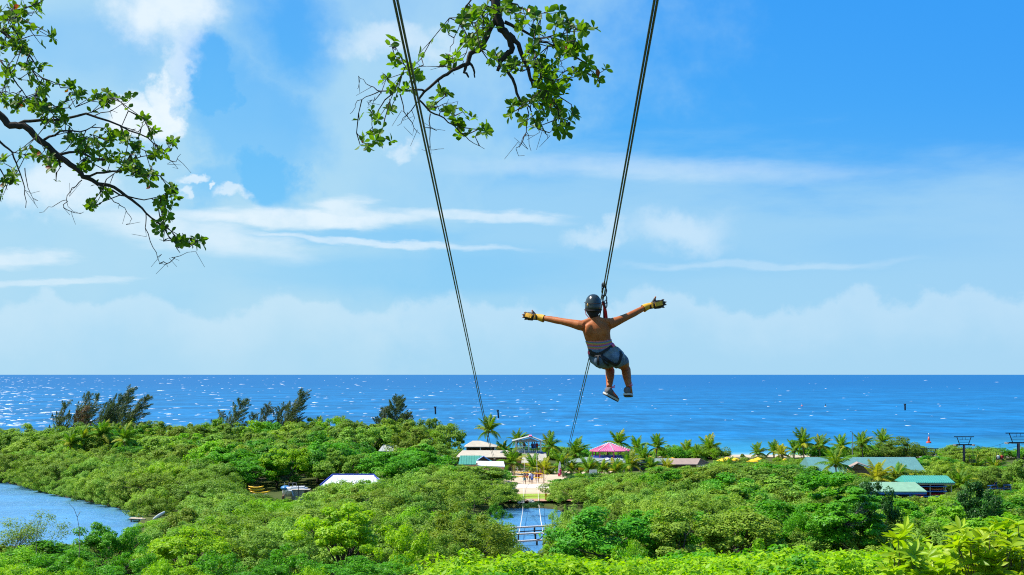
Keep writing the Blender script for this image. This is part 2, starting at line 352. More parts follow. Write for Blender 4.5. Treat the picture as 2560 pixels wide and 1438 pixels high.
water('sea_water', (0.003, 0.112, 0.265), (0.022, 0.21, 0.32), 0.32, 0.13, 0.16, 0.9, near=(318, 430), aniso=(0.55, 1, 1), dist_deep=(500, 2600, (0.002, 0.085, 0.225)))
water('lagoon_water', (0.026, 0.165, 0.34), (0.1, 0.3, 0.5), 0.28, 0.52, 0.9, 0.5, aniso=(0.6, 1, 1), gcol=(0.68, 0.88, 1, 1))
sxs = [-40000, -9000, -3000, -900, -300, 0, 300, 900, 3000, 9000, 40000]; sys_ = [290, 420, 700, 1200, 2200, 4500, 10000, 25000, 60000]
v = [(x, y, 0) for y in sys_ for x in sxs]; n = len(sxs)
me = bpy.data.meshes.new('sea'); me.from_pydata(v, [], [(j*n+i, j*n+i+1, (j+1)*n+i+1, (j+1)*n+i) for j in range(len(sys_)-1) for i in range(n-1)]); me.update(); struct('sea', me, MATS['sea_water'])
me = bpy.data.meshes.new('lagoon'); me.from_pydata([(-150, 130, 0), (40, 130, 0), (40, 270, 0), (-150, 270, 0)], [], [(0, 1, 2, 3)]); me.update(); struct('lagoon', me, MATS['lagoon_water'])
# whitecaps: foam crests on the sea, crowded at left to stand in for sun glitter
rng = random.Random(4); mat('foam', (0.78, 0.84, 0.88), 0.8, 0.08)
wc = MB()
for k in range(1250):
    px = 2600 * rng.random() ** 2.8 - 20 if rng.random() < 0.90 else rng.uniform(-20, 2580)
    py = HOR + 7 + 125 * rng.random() ** 1.25
    d = CAMZ * F / (py - HOR)
    if d < 345 or (px > 1500 and rng.random() < 0.6): continue
    x = GX(px, d); s = rng.choice((0.5, 0.6, 0.7, 0.8, 1.0, 1.5)) * (0.7 + d / 2200.0)
    s *= interp(px, [0, 700, 1300, 2600], [1.0, 0.85, 0.62, 0.5]) * interp(d, [345, 500, 700], [0.6, 0.8, 1.0])
    L = s * rng.uniform(2.0, 6.5); h = min(1.1, s * rng.uniform(0.20, 0.40)); a = rng.uniform(-0.35, 0.35); ca, sa = math.cos(a), math.sin(a)
    m5 = []
    for i in range(6):
        t = i / 5.0 - 0.5; hh = h * (1 - (2 * t) ** 2) * rng.uniform(0.6, 1.1) + 0.02; bow = 0.18 * L * (1 - (2 * t) ** 2)
        for (oy, oz) in ((-0.5 * hh - bow, 0.01), (-bow, hh), (1.0 * hh - bow, 0.01)):
            m5.append((x + ca * t * L - sa * oy, d + sa * t * L + ca * oy, oz))
    wc.add(m5, [(i*3+j, i*3+3+j, i*3+4+j, i*3+1+j) for i in range(5) for j in range(2)])
tag(wc.build('whitecaps_and_glitter', MATS['foam']), 'white foam crests and stand-in sun glitter on the wind-blown blue sea', 'foam', kind='stuff')
# ------------------------------------------------------------------ vegetation
def leaf_quads(pos, nrm, size, aspect, rs, fold=0.12):
    n = len(pos); t = rs.normal(size=(n, 3)); t -= nrm * np.sum(t * nrm, 1, keepdims=True); t /= np.linalg.norm(t, axis=1, keepdims=True) + 1e-9
    bb = np.cross(nrm, t); L = size[:, None] * 0.5; Wd = L * aspect
    co = np.stack([pos - t * L, pos + bb * Wd - nrm * L * fold, pos + t * L, pos - bb * Wd - nrm * L * fold], 1)
    return co.reshape(-1, 3)
def unit(rs, n):
    v = rs.normal(size=(n, 3)); return v / (np.linalg.norm(v, axis=1, keepdims=True) + 1e-9)
def crown_clumps(seed, rx, rz, zc, n, low=-0.35, inner=0.3, lump=0.25):
    rs = np.random.RandomState(seed); out = []
    ph = rs.rand(6) * 6.28
    while len(out) < n:
        d = unit(rs, 1)[0]
        if d[2] < low: continue
        a = math.atan2(d[1], d[0]); k = 1 + lump * (math.sin(2 * a + ph[0]) * 0.5 + math.sin(3 * a + ph[1] + d[2] * 2) * 0.5 + 0.4 * math.sin(5 * a + ph[2]))
        r = k * (rs.uniform(0.8, 1.0) if rs.rand() > inner else rs.uniform(0.3, 0.75))
        p = np.array([d[0] * rx * r, d[1] * rx * r, zc + d[2] * rz * r])
        if out and min(np.linalg.norm((p - o) / (rx, rx, rz)) for o in out) < 0.9 / math.sqrt(n): 
            if rs.rand() < 0.7: continue
        out.append(p)
    return np.array(out), rs
def crown_mesh(name, seed, rx, rz, zc, n, per, leaf, aspect=0.55, cr=1.0, low=-0.35, inner=0.3, lump=0.25, flat=0.7, up=0.55, jit=0.55, droop=0.0):
    cl, rs = crown_clumps(seed, rx, rz, zc, n, low, inner, lump); P = []; N = []; S = []
    for c in cl:
        k = cr * rs.uniform(0.65, 1.3); m = int(per * rs.uniform(0.7, 1.3))
        d = unit(rs, m); rad = (0.35 + 0.65 * rs.rand(m) ** 0.6)[:, None]
        p = c + d * rad * k * np.array([1, 1, flat]); p[:, 2] -= droop * np.abs(rs.normal(size=m)) * k
        out = c - np.array([0, 0, zc - rz * 0.3]); out = out / (np.linalg.norm(out) + 1e-6)
        nn = d * 0.7 + out * 0.45 + np.array([0, 0, up]) + rs.normal(size=(m, 3)) * jit; nn /= np.linalg.norm(nn, axis=1, keepdims=True)
        P.append(p); N.append(nn); S.append(leaf * rs.uniform(0.6, 1.3, m))
    P = np.concatenate(P); N = np.concatenate(N); S = np.concatenate(S)
    return mesh_np(name, leaf_quads(P, N, S, aspect, rs), 4, np.arange(len(P) * 4)), cl
def trunk_mesh(name, seed, cl, r0, zfork, nl=8, lean=0.3, multi=1):
    rg = random.Random(seed); mb = MB()
    tops = rg.sample(list(range(len(cl))), min(nl, len(cl)))
    for s in range(multi):
        ox, oy = (rg.uniform(-0.4, 0.4), rg.uniform(-0.4, 0.4)) if multi > 1 else (0, 0)
        fx, fy = rg.uniform(-lean, lean) + ox * 2, rg.uniform(-lean, lean) + oy * 2
        pts = [Vector((ox, oy, -0.4)), Vector((ox + fx * 0.2, oy + fy * 0.25, zfork * 0.35)), Vector((ox + fx * 0.7, oy + fy * 0.6, zfork * 0.7)), Vector((ox + fx, oy + fy, zfork))]
        rr = r0 / math.sqrt(multi); mb.tube(pts, [rr * 1.25, rr, rr * 0.85, rr * 0.7], 7)
        for t in tops[s::multi]:
            e = Vector(cl[t]); s0 = pts[3] if rg.random() < 0.6 else pts[2].lerp(pts[3], rg.random())
            mid = s0.lerp(e, 0.5) + Vector((rg.uniform(-.3, .3), rg.uniform(-.3, .3), rg.uniform(0, .4)))
            q1 = mid.lerp(e, 0.5) + Vector((rg.uniform(-.2, .2), rg.uniform(-.2, .2), rg.uniform(-.1, .2)))
            mb.tube([s0, mid, q1, e], [rr * 0.5, rr * 0.34, rr * 0.22, rr * 0.08], 5)
            for w in range(2):
                e2 = e + Vector((rg.uniform(-1, 1), rg.uniform(-1, 1), rg.uniform(-.2, .6))) * 0.9; mb.tube([mid, mid.lerp(e2, 0.6), e2], [rr * 0.2, rr * 0.13, rr * 0.05], 4)
    return mb.mesh(name)
mat('bark', (0.12, 0.095, 0.07), 0.9, 0.35, 5); mat('bark_dark', (0.045, 0.034, 0.026), 0.9, 0.35, 8); mat('bark_grey', (0.22, 0.20, 0.17), 0.9, 0.3, 5)
leafmat('leaf_mangrove', (0.115, 0.235, 0.020), (0.225, 0.37, 0.042), 0.32, 0.6, spec=0.18, objvar=0.45)
leafmat('leaf_broad', (0.030, 0.175, 0.004), (0.105, 0.33, 0.008), 0.32, 0.55, spec=0.2)
leafmat('leaf_lime', (0.105, 0.28, 0.004), (0.22, 0.42, 0.008), 0.40, 0.55, spec=0.2)
leafmat('leaf_sunny', (0.120, 0.32, 0.003), (0.30, 0.50, 0.006), 0.42, 0.5, 0.12, 0.2)
leafmat('leaf_rich', (0.035, 0.20, 0.004), (0.12, 0.36, 0.008), 0.36, 0.5, 0.12, 0.2)
leafmat('leaf_olive', (0.095, 0.185, 0.014), (0.17, 0.28, 0.024), 0.32, 0.6, spec=0.18)
leafmat('leaf_dark', (0.014, 0.075, 0.008), (0.034, 0.125, 0.012), 0.24, 0.5, spec=0.2)
leafmat('leaf_casuarina', (0.060, 0.105, 0.045), (0.11, 0.16, 0.070), 0.2, 0.6, 0.3)
leafmat('leaf_casuarina_dry', (0.13, 0.085, 0.045), (0.17, 0.12, 0.07), 0.2, 0.7, 0.3)
leafmat('leaf_palm', (0.055, 0.17, 0.010), (0.16, 0.28, 0.02), 0.34, 0.55, 0.5, 0.18)
leafmat('leaf_palm_yellow', (0.22, 0.28, 0.015), (0.33, 0.34, 0.03), 0.36, 0.55, 0.3, 0.18)
# tree prototypes: (crown mesh, trunk mesh); metre-sized, base at z = 0
PRO = {}
def proto(kind, seeds, **k):
    tr = k.pop('trunk'); L = []
    for s in seeds:
        me, cl = crown_mesh(kind + '_crown', s, **k); L.append((me, trunk_mesh(kind + '_trunk', s, cl, **tr)))
    PRO[kind] = L
proto('mangrove', (1, 2, 3, 4), rx=4.4, rz=2.6, zc=2.4, n=58, per=190, leaf=0.26, aspect=0.5, cr=0.82, low=-0.55, inner=0.18, lump=0.22, flat=0.75, trunk=dict(r0=0.12, zfork=1.6, nl=9, lean=0.8, multi=3))
proto('wood', (11, 12, 13, 14, 15), rx=3.7, rz=2.9, zc=4.3, n=46, per=190, leaf=0.32, aspect=0.55, cr=0.86, low=-0.6, inner=0.2, lump=0.3, flat=0.7, trunk=dict(r0=0.17, zfork=2.4, nl=9))
proto('canopy', (21, 22, 23, 24), rx=4.3, rz=2.3, zc=5.7, n=48, per=270, leaf=0.30, aspect=0.42, cr=0.80, low=-0.25, inner=0.22, lump=0.35, flat=0.55, up=0.8, trunk=dict(r0=0.18, zfork=2.6, nl=16, lean=0.5))
proto('bushy', (31, 32, 33), rx=2.9, rz=3.0, zc=3.5, n=50, per=190, leaf=0.25, aspect=0.40, cr=0.64, low=-0.75, inner=0.25, lump=0.3, flat=0.9, up=0.4, jit=0.7, trunk=dict(r0=0.10, zfork=2.2, nl=14, lean=0.6, multi=3))
proto('pole', (61,), rx=2.9, rz=4.0, zc=5.3, n=58, per=210, leaf=0.34, aspect=0.5, cr=0.72, low=-0.8, inner=0.25, lump=0.25, flat=0.5, up=0.9, jit=0.4, trunk=dict(r0=0.12, zfork=4.6, nl=16, lean=0.12))
proto('airy', (41, 42), rx=2.6, rz=2.2, zc=4.0, n=52, per=95, leaf=0.17, aspect=0.45, cr=0.7, low=-0.6, inner=0.3, lump=0.35, flat=0.8, trunk=dict(r0=0.07, zfork=1.8, nl=26, lean=0.5, multi=2))
proto('hillbrush', (51, 52, 53), rx=1.7, rz=0.95, zc=0.75, n=34, per=150, leaf=0.17, aspect=0.42, cr=0.45, low=-0.3, inner=0.2, lump=0.4, flat=0.8, up=0.6, jit=0.6, trunk=dict(r0=0.03, zfork=0.35, nl=8, lean=0.2, multi=2))
def plant(name, kind, x, y, sc, leaf, label, cat='tree', group=None, var=None, rz=None, bark='bark', z=None, rg=random.Random(77)):
    P = PRO[kind]; cm, tm = P[rg.randrange(len(P)) if var is None else var]
    if not hasattr(sc, '__len__'): sc = (sc, sc, sc)
    o = thing(name, label, cat, (x, y, gz(x, y) if z is None else z), group, rg.uniform(0, 6.28) if rz is None else rz); o.scale = sc
    for nm, me, mt in (('trunk', tm, bark), ('crown', cm, leaf)):
        if not me.materials: me.materials.append(MATS[mt])
        c = bpy.data.objects.new(nm, me); COL.objects.link(c); c.parent = o
        c.material_slots[0].link = 'OBJECT'; c.material_slots[0].material = MATS[mt]
    return o
# ---- background forest: jittered rows over the flat land
rg = random.Random(2024)
OCC = []      # (px0, px1, py0, d) windows that nearer trees must leave open
def keepout(px0, px1, pytop, dmax, dmin=100): OCC.append((px0, px1, pytop, dmax, dmin))
keepout(1284, 1367, 1100, 262, 112)                    # view down the channel to the court
keepout(828, 955, 1184, 200, 118)                      # white roof
keepout(620, 676, 1214, 205, 118); keepout(704, 772, 1205, 200, 118)
keepout(1478, 1584, 1100, 262); keepout(1440, 1600, 1133, 250); keepout(1665, 1785, 1143, 255)
keepout(1278, 1470, 1085, 255); keepout(1150, 1262, 1136, 245); keepout(1160, 1290, 1100, 262); keepout(948, 990, 1108, 255)
keepout(2165, 2388, 1186, 184); keepout(2475, 2560, 1205, 206); keepout(2055, 2300, 1140, 222)
keepout(2300, 2348, 1118, 275); keepout(2384, 2436, 1088, 250); keepout(2505, 2560, 1080, 222)
keepout(322, 392, 1275, 182, 118);  keepout(-60, 318, 1200, 188, 100); keepout(318, 420, 1200, 176, 118); keepout(2496, 2620, 1080, 306); keepout(2330, 2496, 1090, 306); keepout(2285, 2335, 1115, 306); keepout(165, 350, 1055, 262, 205); keepout(1785, 2062, 1095, 237)
SOFT = {}
def blocked(x, y, r, ztop, only=None):
    worst = 0
    a, c = 1280 + (x - r * 0.86) / y * F, 1280 + (x + r * 0.86) / y * F; t = HOR + (CAMZ - ztop) / y * F
    for i, (p0, p1, py, dm, dn) in enumerate(OCC):
        if y < dm and y > dn and c > p0 and a < p1:
            low = {0: 1350, 1: 1200, 2: 1236, 3: 1250, 4: 1131, 5: 1186, 6: 1168, 7: 1196, 8: 1166, 9: 1124, 10: 1132, 11: 1247, 12: 1228, 13: 1176, 14: 1140, 15: 1118, 16: 1165, 17: 1302, 18: 1368, 19: 1240, 20: 1168, 21: 1128, 22: 1142, 23: 1116, 24: 1163}[i]
            if t < low and (only is None or i in only): worst = max(worst, low)
    return worst
lagp, chnp = LAG, CHN
# landmarks that tell the forest trees apart: (px, distance, phrase)
WOOD_LM = [(200, 295, 'at the foot of the leaning casuarina clump'), (60, 290, 'left of the leaning casuarina clump'), (250, 265, 'around the inland palms'), (60, 255, 'beyond the far end of the lagoon'), (430, 290, 'between the two casuarina groups'), (450, 250, 'inland of the two casuarina groups'), (560, 290, 'under the lone slim casuarina'), (700, 290, 'under the forked casuarina'), (850, 292, 'around the upright shore palms'), (980, 290, 'under the spiky casuarina'), (1100, 285, 'between the spiky casuarina and the tan pavilion'), (1000, 262, 'behind the grey-roofed house'), (600, 215, 'behind the yellow kayaks'), (760, 210, 'behind the white boat'), (900, 212, 'behind the white-roofed shed'), (1080, 235, 'beside the green-roofed house'), (1180, 222, 'left of the sand court'), (750, 255, 'between the white boat and the sea'), (900, 250, 'between the white-roofed shed and the sea'), (620, 255, 'between the kayaks and the sea'), (300, 235, 'above the lagoon mangroves')]
LAG_LM = [(20, 245, 'at its far end'), (150, 215, 'along its curved far shore'), (280, 200, 'where the shore bends to the landing stage'), (350, 178, 'beside the landing stage'), (400, 160, 'below the landing stage'), (60, 130, 'on its near bank'), (300, 135, 'behind the feathery-topped tree'), (350, 215, 'behind the shore belt')]
MID_LM = [(480, 190, 'left of the yellow kayaks'), (660, 185, 'before the yellow kayaks'), (760, 175, 'before the plank hut'), (900, 180, 'before the white-roofed shed'), (1100, 195, 'left of the sand court'), (1200, 170, 'on the channel bank'), (600, 150, 'behind the hillside trees'), (900, 145, 'behind the wide flat-topped tree'), (1080, 145, 'behind the olive bushy trees'), (450, 150, 'behind the yellow-green spreading tree')]
RIGHT_LM = [(1450, 215, 'beside the sand court'), (1600, 220, 'before the pink-roofed hall'), (1750, 220, 'before the tan gabled hut'), (1920, 220, 'before the beach hedge'), (2080, 220, 'before the long teal roof'), (2250, 200, 'below the pale green pavilion'), (2420, 200, 'below the blue railing'), (2520, 180, 'below the thick lift mast'), (1450, 160, 'on the channel bank'), (1600, 155, 'behind the slim-stemmed row'), (1800, 155, 'behind the third slim-stemmed tree'), (1980, 160, 'behind the fourth slim-stemmed tree'), (2120, 160, 'behind the straight pale stem'), (2300, 150, 'behind the dark drooping tree'), (2460, 150, 'behind the dark round-headed tree'), (1700, 130, 'amid the slim-stemmed row'), (2100, 130, 'around the straight pale stem')]
def near_to(px, y, marks): return min(marks, key=lambda m: (m[0] - px) ** 2 + ((m[1] - y) * 6) ** 2)[2]
cand = []
y = 120.0
while y < 304:
    s = interp(y, [120, 200, 304], [5.4, 6.6, 7.6]); half = 0.375 * y + 8; x = -half + rg.uniform(0, s)
    while x < half:
        cand.append((x + rg.uniform(-.3, .3) * s, y + rg.uniform(-.35, .35) * s)); x += s
    y += s * 0.86
CX = np.array(cand); dl = seg_dist(lagp, CX[:, 0], CX[:, 1]); dc = seg_dist(chnp, CX[:, 0], CX[:, 1])
count = {}
for (x, y), l, c_ in zip(cand, dl, dc):
    if min(l, c_) < 1.0: continue
    px = 1280 + x / y * F
    if -3.2 < x < 8 and 192 < y < 234: continue
    if -13 < x < 17 and 234 <= y < 252: continue                       # court
    resort = y > 232 and px > 1130
    if resort and not (px > 2330 and y < 292): continue
    if y > 296 and px > 1000: continue
    if (2150 < px < 2395 and 178 < y < 208) or (2020 < px < 2330 and 210 < y < 238): continue      # footprints of the halls
    if (800 < px < 970 and 193 < y < 206) or (600 < px < 790 and 192 < y < 209): continue
    edge_l = l < 22 or c_ < 12
    if edge_l or (y < 205 and px < 1320 and px > 380): kind = 'mangrove'
    elif y < 232 and px > 1366: kind = 'mangrove' if rg.random() < 0.55 else 'wood'
    else: kind = 'wood'
    if kind == 'mangrove': top = rg.uniform(3.9, 5.0); r = rg.uniform(3.6, 4.6)
    else: top = interp(y, [120, 200, 240, 300], [5.6, 6.0, 6.8, 8.0]) * rg.uniform(0.85, 1.12); r = rg.uniform(3.6, 4.6)
    if y > 225 and px > 1366: top = min(top, 6.2)
    if px < 140 and y > 240: top *= 0.9
    if y > 250 and px < 620: top *= 0.93
    for tries in range(4):
        if not blocked(x, y, r, top + 0.6, (0,)): break
        top *= 0.86; r *= 0.84
    else: continue
    lim = blocked(x, y, r, top + 0.5)
    if lim: top = CAMZ - (lim - HOR) / F * y - 0.5
    if top < 1.2: continue
    if top < 3: r = max(2.6, r * 0.8)
    zs = top / (5.55 if kind == 'mangrove' else 7.7); rs_ = r / (4.4 if kind == 'mangrove' else 3.7)
    if kind == 'mangrove':
        leaf = 'leaf_mangrove' if rg.random() < 0.8 else ('leaf_lime' if rg.random() < 0.4 else 'leaf_olive')
        tone = {'leaf_mangrove': 'pale green', 'leaf_lime': 'lime green', 'leaf_olive': 'olive'}[leaf]
        if px > 1366: lab, gp = 'low ' + tone + ' mangrove in the thicket right of the channel, ' + near_to(px, y, RIGHT_LM), 'mangroves right of the channel'
        elif l < 22: lab, gp = 'low ' + tone + ' mangrove fringing the lagoon, ' + near_to(px, y, LAG_LM), 'mangroves along the lagoon'
        else: lab, gp = 'low ' + tone + ' mangrove between lagoon and channel, ' + near_to(px, y, MID_LM), 'mangroves between lagoon and channel'
        plant('mangrove_tree', 'mangrove', x, y, (rs_, rs_, zs), leaf, lab, 'tree', gp, rg=rg)
    else:
        u = rg.random(); leaf = 'leaf_broad' if u < 0.55 else ('leaf_mangrove' if u < 0.75 else ('leaf_olive' if u < 0.88 else 'leaf_lime'))
        if y > 255 and u < 0.5: leaf = 'leaf_mangrove' if u < 0.25 else 'leaf_olive'
        tone = {'leaf_broad': 'deep green', 'leaf_mangrove': 'pale green', 'leaf_olive': 'olive', 'leaf_lime': 'lime green'}[leaf]
        if px > 1366 and y < 232: lab, gp = tone + ' broadleaf tree among the mangroves ' + near_to(px, y, RIGHT_LM), 'broadleaf trees right of the channel'
        elif px > 1366: lab, gp = tone + ' broadleaf tree in the grove by the chairlift', 'trees by the chairlift'
        else: lab, gp = tone + ' broadleaf tree of the wood ' + near_to(px, y, WOOD_LM), 'broadleaf trees of the wood'
        plant('broadleaf_tree', 'wood', x, y, (rs_, rs_, zs), leaf, lab, 'tree', gp, rg=rg)
    count[gp] = count.get(gp, 0) + 1
print('forest', count)
# ---- trees one can point to, placed from the photograph: (px of middle, px row of top, distance, crown width px)
def hero(name, kind, px, ptop, d, wpx, leaf, label, H, Rr, bark='bark', var=0, rz=0.0, cat='tree', dz=0.0):
    x = GX(px, d); g = gz(x, d); h = GZ(ptop, d) - g; w = wpx / F * d / 2
    return plant(name, kind, x, d, (w / Rr, w / Rr, h / H), leaf, label, cat, None, var, rz, bark, rg=rg)
CN = dict(H=8.3, Rr=4.9); BU = dict(H=6.9, Rr=3.4); WO = dict(H=7.6, Rr=4.4); AI = dict(H=6.4, Rr=3.0); MG = dict(H=5.3, Rr=5.0)
hero('broadleaf_tree', 'canopy', 278, 1308, 98, 205, 'leaf_rich', 'bright green tree with feathery top standing before the lagoon', var=0, rz=0.4, **CN)
hero('broadleaf_tree', 'canopy', 470, 1318, 94, 290, 'leaf_sunny', 'yellow-green spreading tree with dark limbs before the mangroves, beside the feathery-topped one', var=1, rz=1.9, **CN)
hero('broadleaf_tree', 'canopy', 865, 1262, 96, 330, 'leaf_sunny', 'wide flat-topped lime green tree with dark forked limbs, tallest of the hillside trees', var=2, rz=2.8, bark='bark_dark', **CN)
hero('broadleaf_tree', 'bushy', 1030, 1298, 92, 170, 'leaf_sunny', 'narrow bushy yellow-green tree beside the wide flat-topped tree', var=0, rz=0.2, **BU)
hero('broadleaf_tree', 'bushy', 1180, 1272, 112, 250, 'leaf_olive', 'olive green bushy tree at the left edge of the channel mouth', var=1, rz=1.2, **BU)
hero('broadleaf_tree', 'bushy', 1090, 1330, 104, 160, 'leaf_olive', 'low olive bush squeezed between the narrow and the olive trees', var=2, rz=1.0, **BU)
hero('broadleaf_tree', 'bushy', 690, 1318, 108, 230, 'leaf_mangrove', 'pale green bushy tree between two spreading hillside trees', var=2, rz=3.2, **BU)
hero('broadleaf_tree', 'bushy', 600, 1300, 118, 190, 'leaf_mangrove', 'pale bushy tree standing behind the hillside trees', var=1, rz=2.2, **BU)
hero('sparse_tree', 'airy', 68, 1282, 122, 185, 'leaf_olive', 'thin grey-green tree with twiggy see-through crown on the near lagoon bank', var=0, rz=0.3, bark='bark_grey', **AI)
hero('broadleaf_tree', 'bushy', 40, 1362, 104, 230, 'leaf_lime', 'yellowish low bushy tree below the twiggy see-through one', var=0, rz=2.4, **BU)
hero('broadleaf_tree', 'bushy', 330, 1372, 84, 170, 'leaf_rich', 'dark green bush filling the gap under the feathery-topped tree', var=1, rz=4.4, **BU)
hero('broadleaf_tree', 'bushy', 150, 1372, 86, 200, 'leaf_rich', 'dark green bushy tree near the whip-like dead vine', var=2, rz=0.8, **BU)
for px, pt, d, w, kd, lf, v, lab in ((545, 1375, 86, 200, 'bushy', 'leaf_rich', 0, 'rich green bushy tree under the yellow-green spreading tree'), (740, 1372, 88, 190, 'bushy', 'leaf_rich', 1, 'dark-based bushy tree left of the wide flat-topped tree'), (935, 1385, 82, 230, 'bushy', 'leaf_rich', 2, 'bushy tree in the shade of the wide flat-topped tree'), (1085, 1378, 86, 170, 'bushy', 'leaf_olive', 0, 'olive bush below the narrow yellow-green tree'), (430, 1402, 72, 190, 'bushy', 'leaf_sunny', 1, 'sunlit bush in front of the yellow-green spreading tree'), (230, 1405, 72, 200, 'bushy', 'leaf_rich', 2, 'dense bush in front of the feathery-topped tree'), (60, 1408, 74, 200, 'bushy', 'leaf_sunny', 0, 'sunlit bush before the yellowish low bushy tree'), (650, 1410, 70, 180, 'bushy', 'leaf_broad', 1, 'low dark bush before the pale bushy hillside tree'), (820, 1412, 70, 200, 'bushy', 'leaf_rich', 2, 'low bush at the foot of the wide flat-topped tree'), (1010, 1415, 70, 180, 'bushy', 'leaf_broad', 0, 'low dark bush at the foot of the narrow yellow-green tree'), (1300, 1372, 100, 150, 'bushy', 'leaf_mangrove', 1, 'pale low bush in front of the jetty'), (1375, 1380, 96, 150, 'bushy', 'leaf_mangrove', 2, 'pale low bush below the curled dead branch')):
    hero('broadleaf_tree', kd, px, pt, d, w, lf, lab, var=v, rz=px * .01, **BU)
hero('broadleaf_tree', 'wood', 622, 1150, 212, 165, 'leaf_rich', 'tall deep green tree right behind the yellow kayaks', var=0, rz=0.5, **WO)
hero('broadleaf_tree', 'wood', 545, 1160, 211, 130, 'leaf_lime', 'lime green tree left of the tall tree behind the kayaks', var=1, rz=1.5, **WO)
hero('broadleaf_tree', 'wood', 1035, 1108, 232, 150, 'leaf_olive', 'olive tree covering the middle of the grey-roofed house', var=2, rz=0.7, **WO)
hero('broadleaf_tree', 'wood', 1160, 1168, 222, 150, 'leaf_rich', 'vivid green rounded tree beside the sand court', var=3, rz=0.1, **WO)
hero('broadleaf_tree', 'wood', 1240, 1172, 224, 110, 'leaf_rich', 'vivid green tree at the corner of the volleyball net', var=4, rz=0.9, **WO)
hero('mangrove_tree', 'mangrove', 1225, 1205, 188, 150, 'leaf_mangrove', 'dark-based mangrove overhanging the water at the left of the channel', var=0, rz=0.6, **MG)
hero('mangrove_tree', 'mangrove', 1445, 1200, 192, 175, 'leaf_mangrove', 'pale mangrove at the right edge of the sand court', var=1, rz=0.6, **MG)
hero('mangrove_tree', 'mangrove', 1462, 1262, 160, 190, 'leaf_mangrove', 'mangrove overhanging the right bank of the channel by the jetty', var=2, rz=2.6, **MG)
hero('broadleaf_tree', 'bushy', 1425, 1292, 128, 150, 'leaf_mangrove', 'pale bushy tree at the right end of the jetty', var=0, rz=0.9, **BU)
hero('broadleaf_tree', 'bushy', 1540, 1262, 134, 190, 'leaf_olive', 'slim-stemmed bushy tree, first in the row right of the jetty', var=1, rz=0.2, **BU)
hero('broadleaf_tree', 'bushy', 1660, 1256, 134, 190, 'leaf_mangrove', 'slim-stemmed bushy tree, second in the row right of the jetty', var=2, rz=1.9, **BU)
hero('broadleaf_tree', 'bushy', 1785, 1236, 134, 210, 'leaf_olive', 'slim-stemmed bushy tree, third in the row right of the jetty', var=0, rz=2.9, **BU)
hero('broadleaf_tree', 'bushy', 1910, 1245, 132, 190, 'leaf_mangrove', 'slim-stemmed bushy tree, fourth in the row right of the jetty', var=1, rz=3.9, **BU)
hero('broadleaf_tree', 'pole', 2112, 1178, 122, 235, 'leaf_rich', 'tall broad-leaved tree with a straight pale stem before the green-roofed pavilion', var=0, rz=0.4, bark='bark_grey', H=9.6, Rr=3.4)
hero('broadleaf_tree', 'bushy', 2030, 1262, 121, 150, 'leaf_broad', 'low green tree left of the straight pale stem', var=2, rz=0.4, **BU)
hero('broadleaf_tree', 'wood', 2182, 1200, 126, 150, 'leaf_dark', 'very dark drooping tree right of the straight pale stem', var=1, rz=1.4, **WO)
hero('broadleaf_tree', 'wood', 2300, 1268, 126, 150, 'leaf_broad', 'green tree below the green-roofed pavilion', var=2, rz=2.4, **WO)
hero('broadleaf_tree', 'wood', 2448, 1205, 132, 150, 'leaf_dark', 'dark round-headed tree below the blue railing', var=3, rz=0.3, **WO)
hero('broadleaf_tree', 'wood', 2545, 1250, 140, 150, 'leaf_mangrove', 'pale green tree right of the dark round-headed one', var=4, rz=1.3, **WO)
hero('broadleaf_tree', 'mangrove', 2235, 1094, 288, 175, 'leaf_olive', 'rounded spreading tree behind the long teal roof', var=1, rz=0.9, **MG)
hero('broadleaf_tree', 'wood', 2395, 1120, 262, 110, 'leaf_olive', 'tree below the middle chairlift tower', var=1, rz=0.9, **WO)
hero('broadleaf_tree', 'wood', 2470, 1122, 262, 100, 'leaf_mangrove', 'tree between the two larger chairlift towers', var=2, rz=2.9, **WO)
hero('broadleaf_tree', 'wood', 2556, 1150, 200, 110, 'leaf_mangrove', 'tree at the foot of the largest chairlift tower', var=3, rz=0.9, **WO)
for px, pt, d, w, v, lf, lab in ((1402, 1199, 214, 62, 0, 'leaf_mangrove', 'narrow mangrove right at the sand court edge'), (1440, 1200, 206, 120, 1, 'leaf_mangrove', 'rounded mangrove just right of the sand court'), (1393, 1218, 201, 46, 2, 'leaf_olive', 'slim mangrove by the yellow marker post'), (1396, 1238, 192, 52, 3, 'leaf_mangrove', 'slim mangrove at the corner of grass bank and channel'), (1402, 1266, 174, 68, 0, 'leaf_mangrove', 'small mangrove leaning to the channel below the grass bank'), (1410, 1288, 158, 84, 1, 'leaf_mangrove', 'small mangrove above the jetty on the right bank'), (1505, 1196, 210, 150, 2, 'leaf_lime', 'lime mangrove between court and notice board'), (1264, 1204, 214, 42, 3, 'leaf_mangrove', 'slim mangrove left of the sand court'), (1254, 1226, 200, 66, 0, 'leaf_mangrove', 'mangrove left of the red court line'), (1262, 1246, 192, 46, 1, 'leaf_dark', 'dark little mangrove at the left of the grass bank'), (1246, 1262, 178, 84, 2, 'leaf_broad', 'dark green mangrove hanging over the left of the channel'), (1228, 1282, 164, 90, 3, 'leaf_mangrove', 'mangrove above the jetty on the left bank')):
    hero('mangrove_tree', 'mangrove', px, pt, d, w, lf, lab, var=v, rz=v * 1.7, **MG)
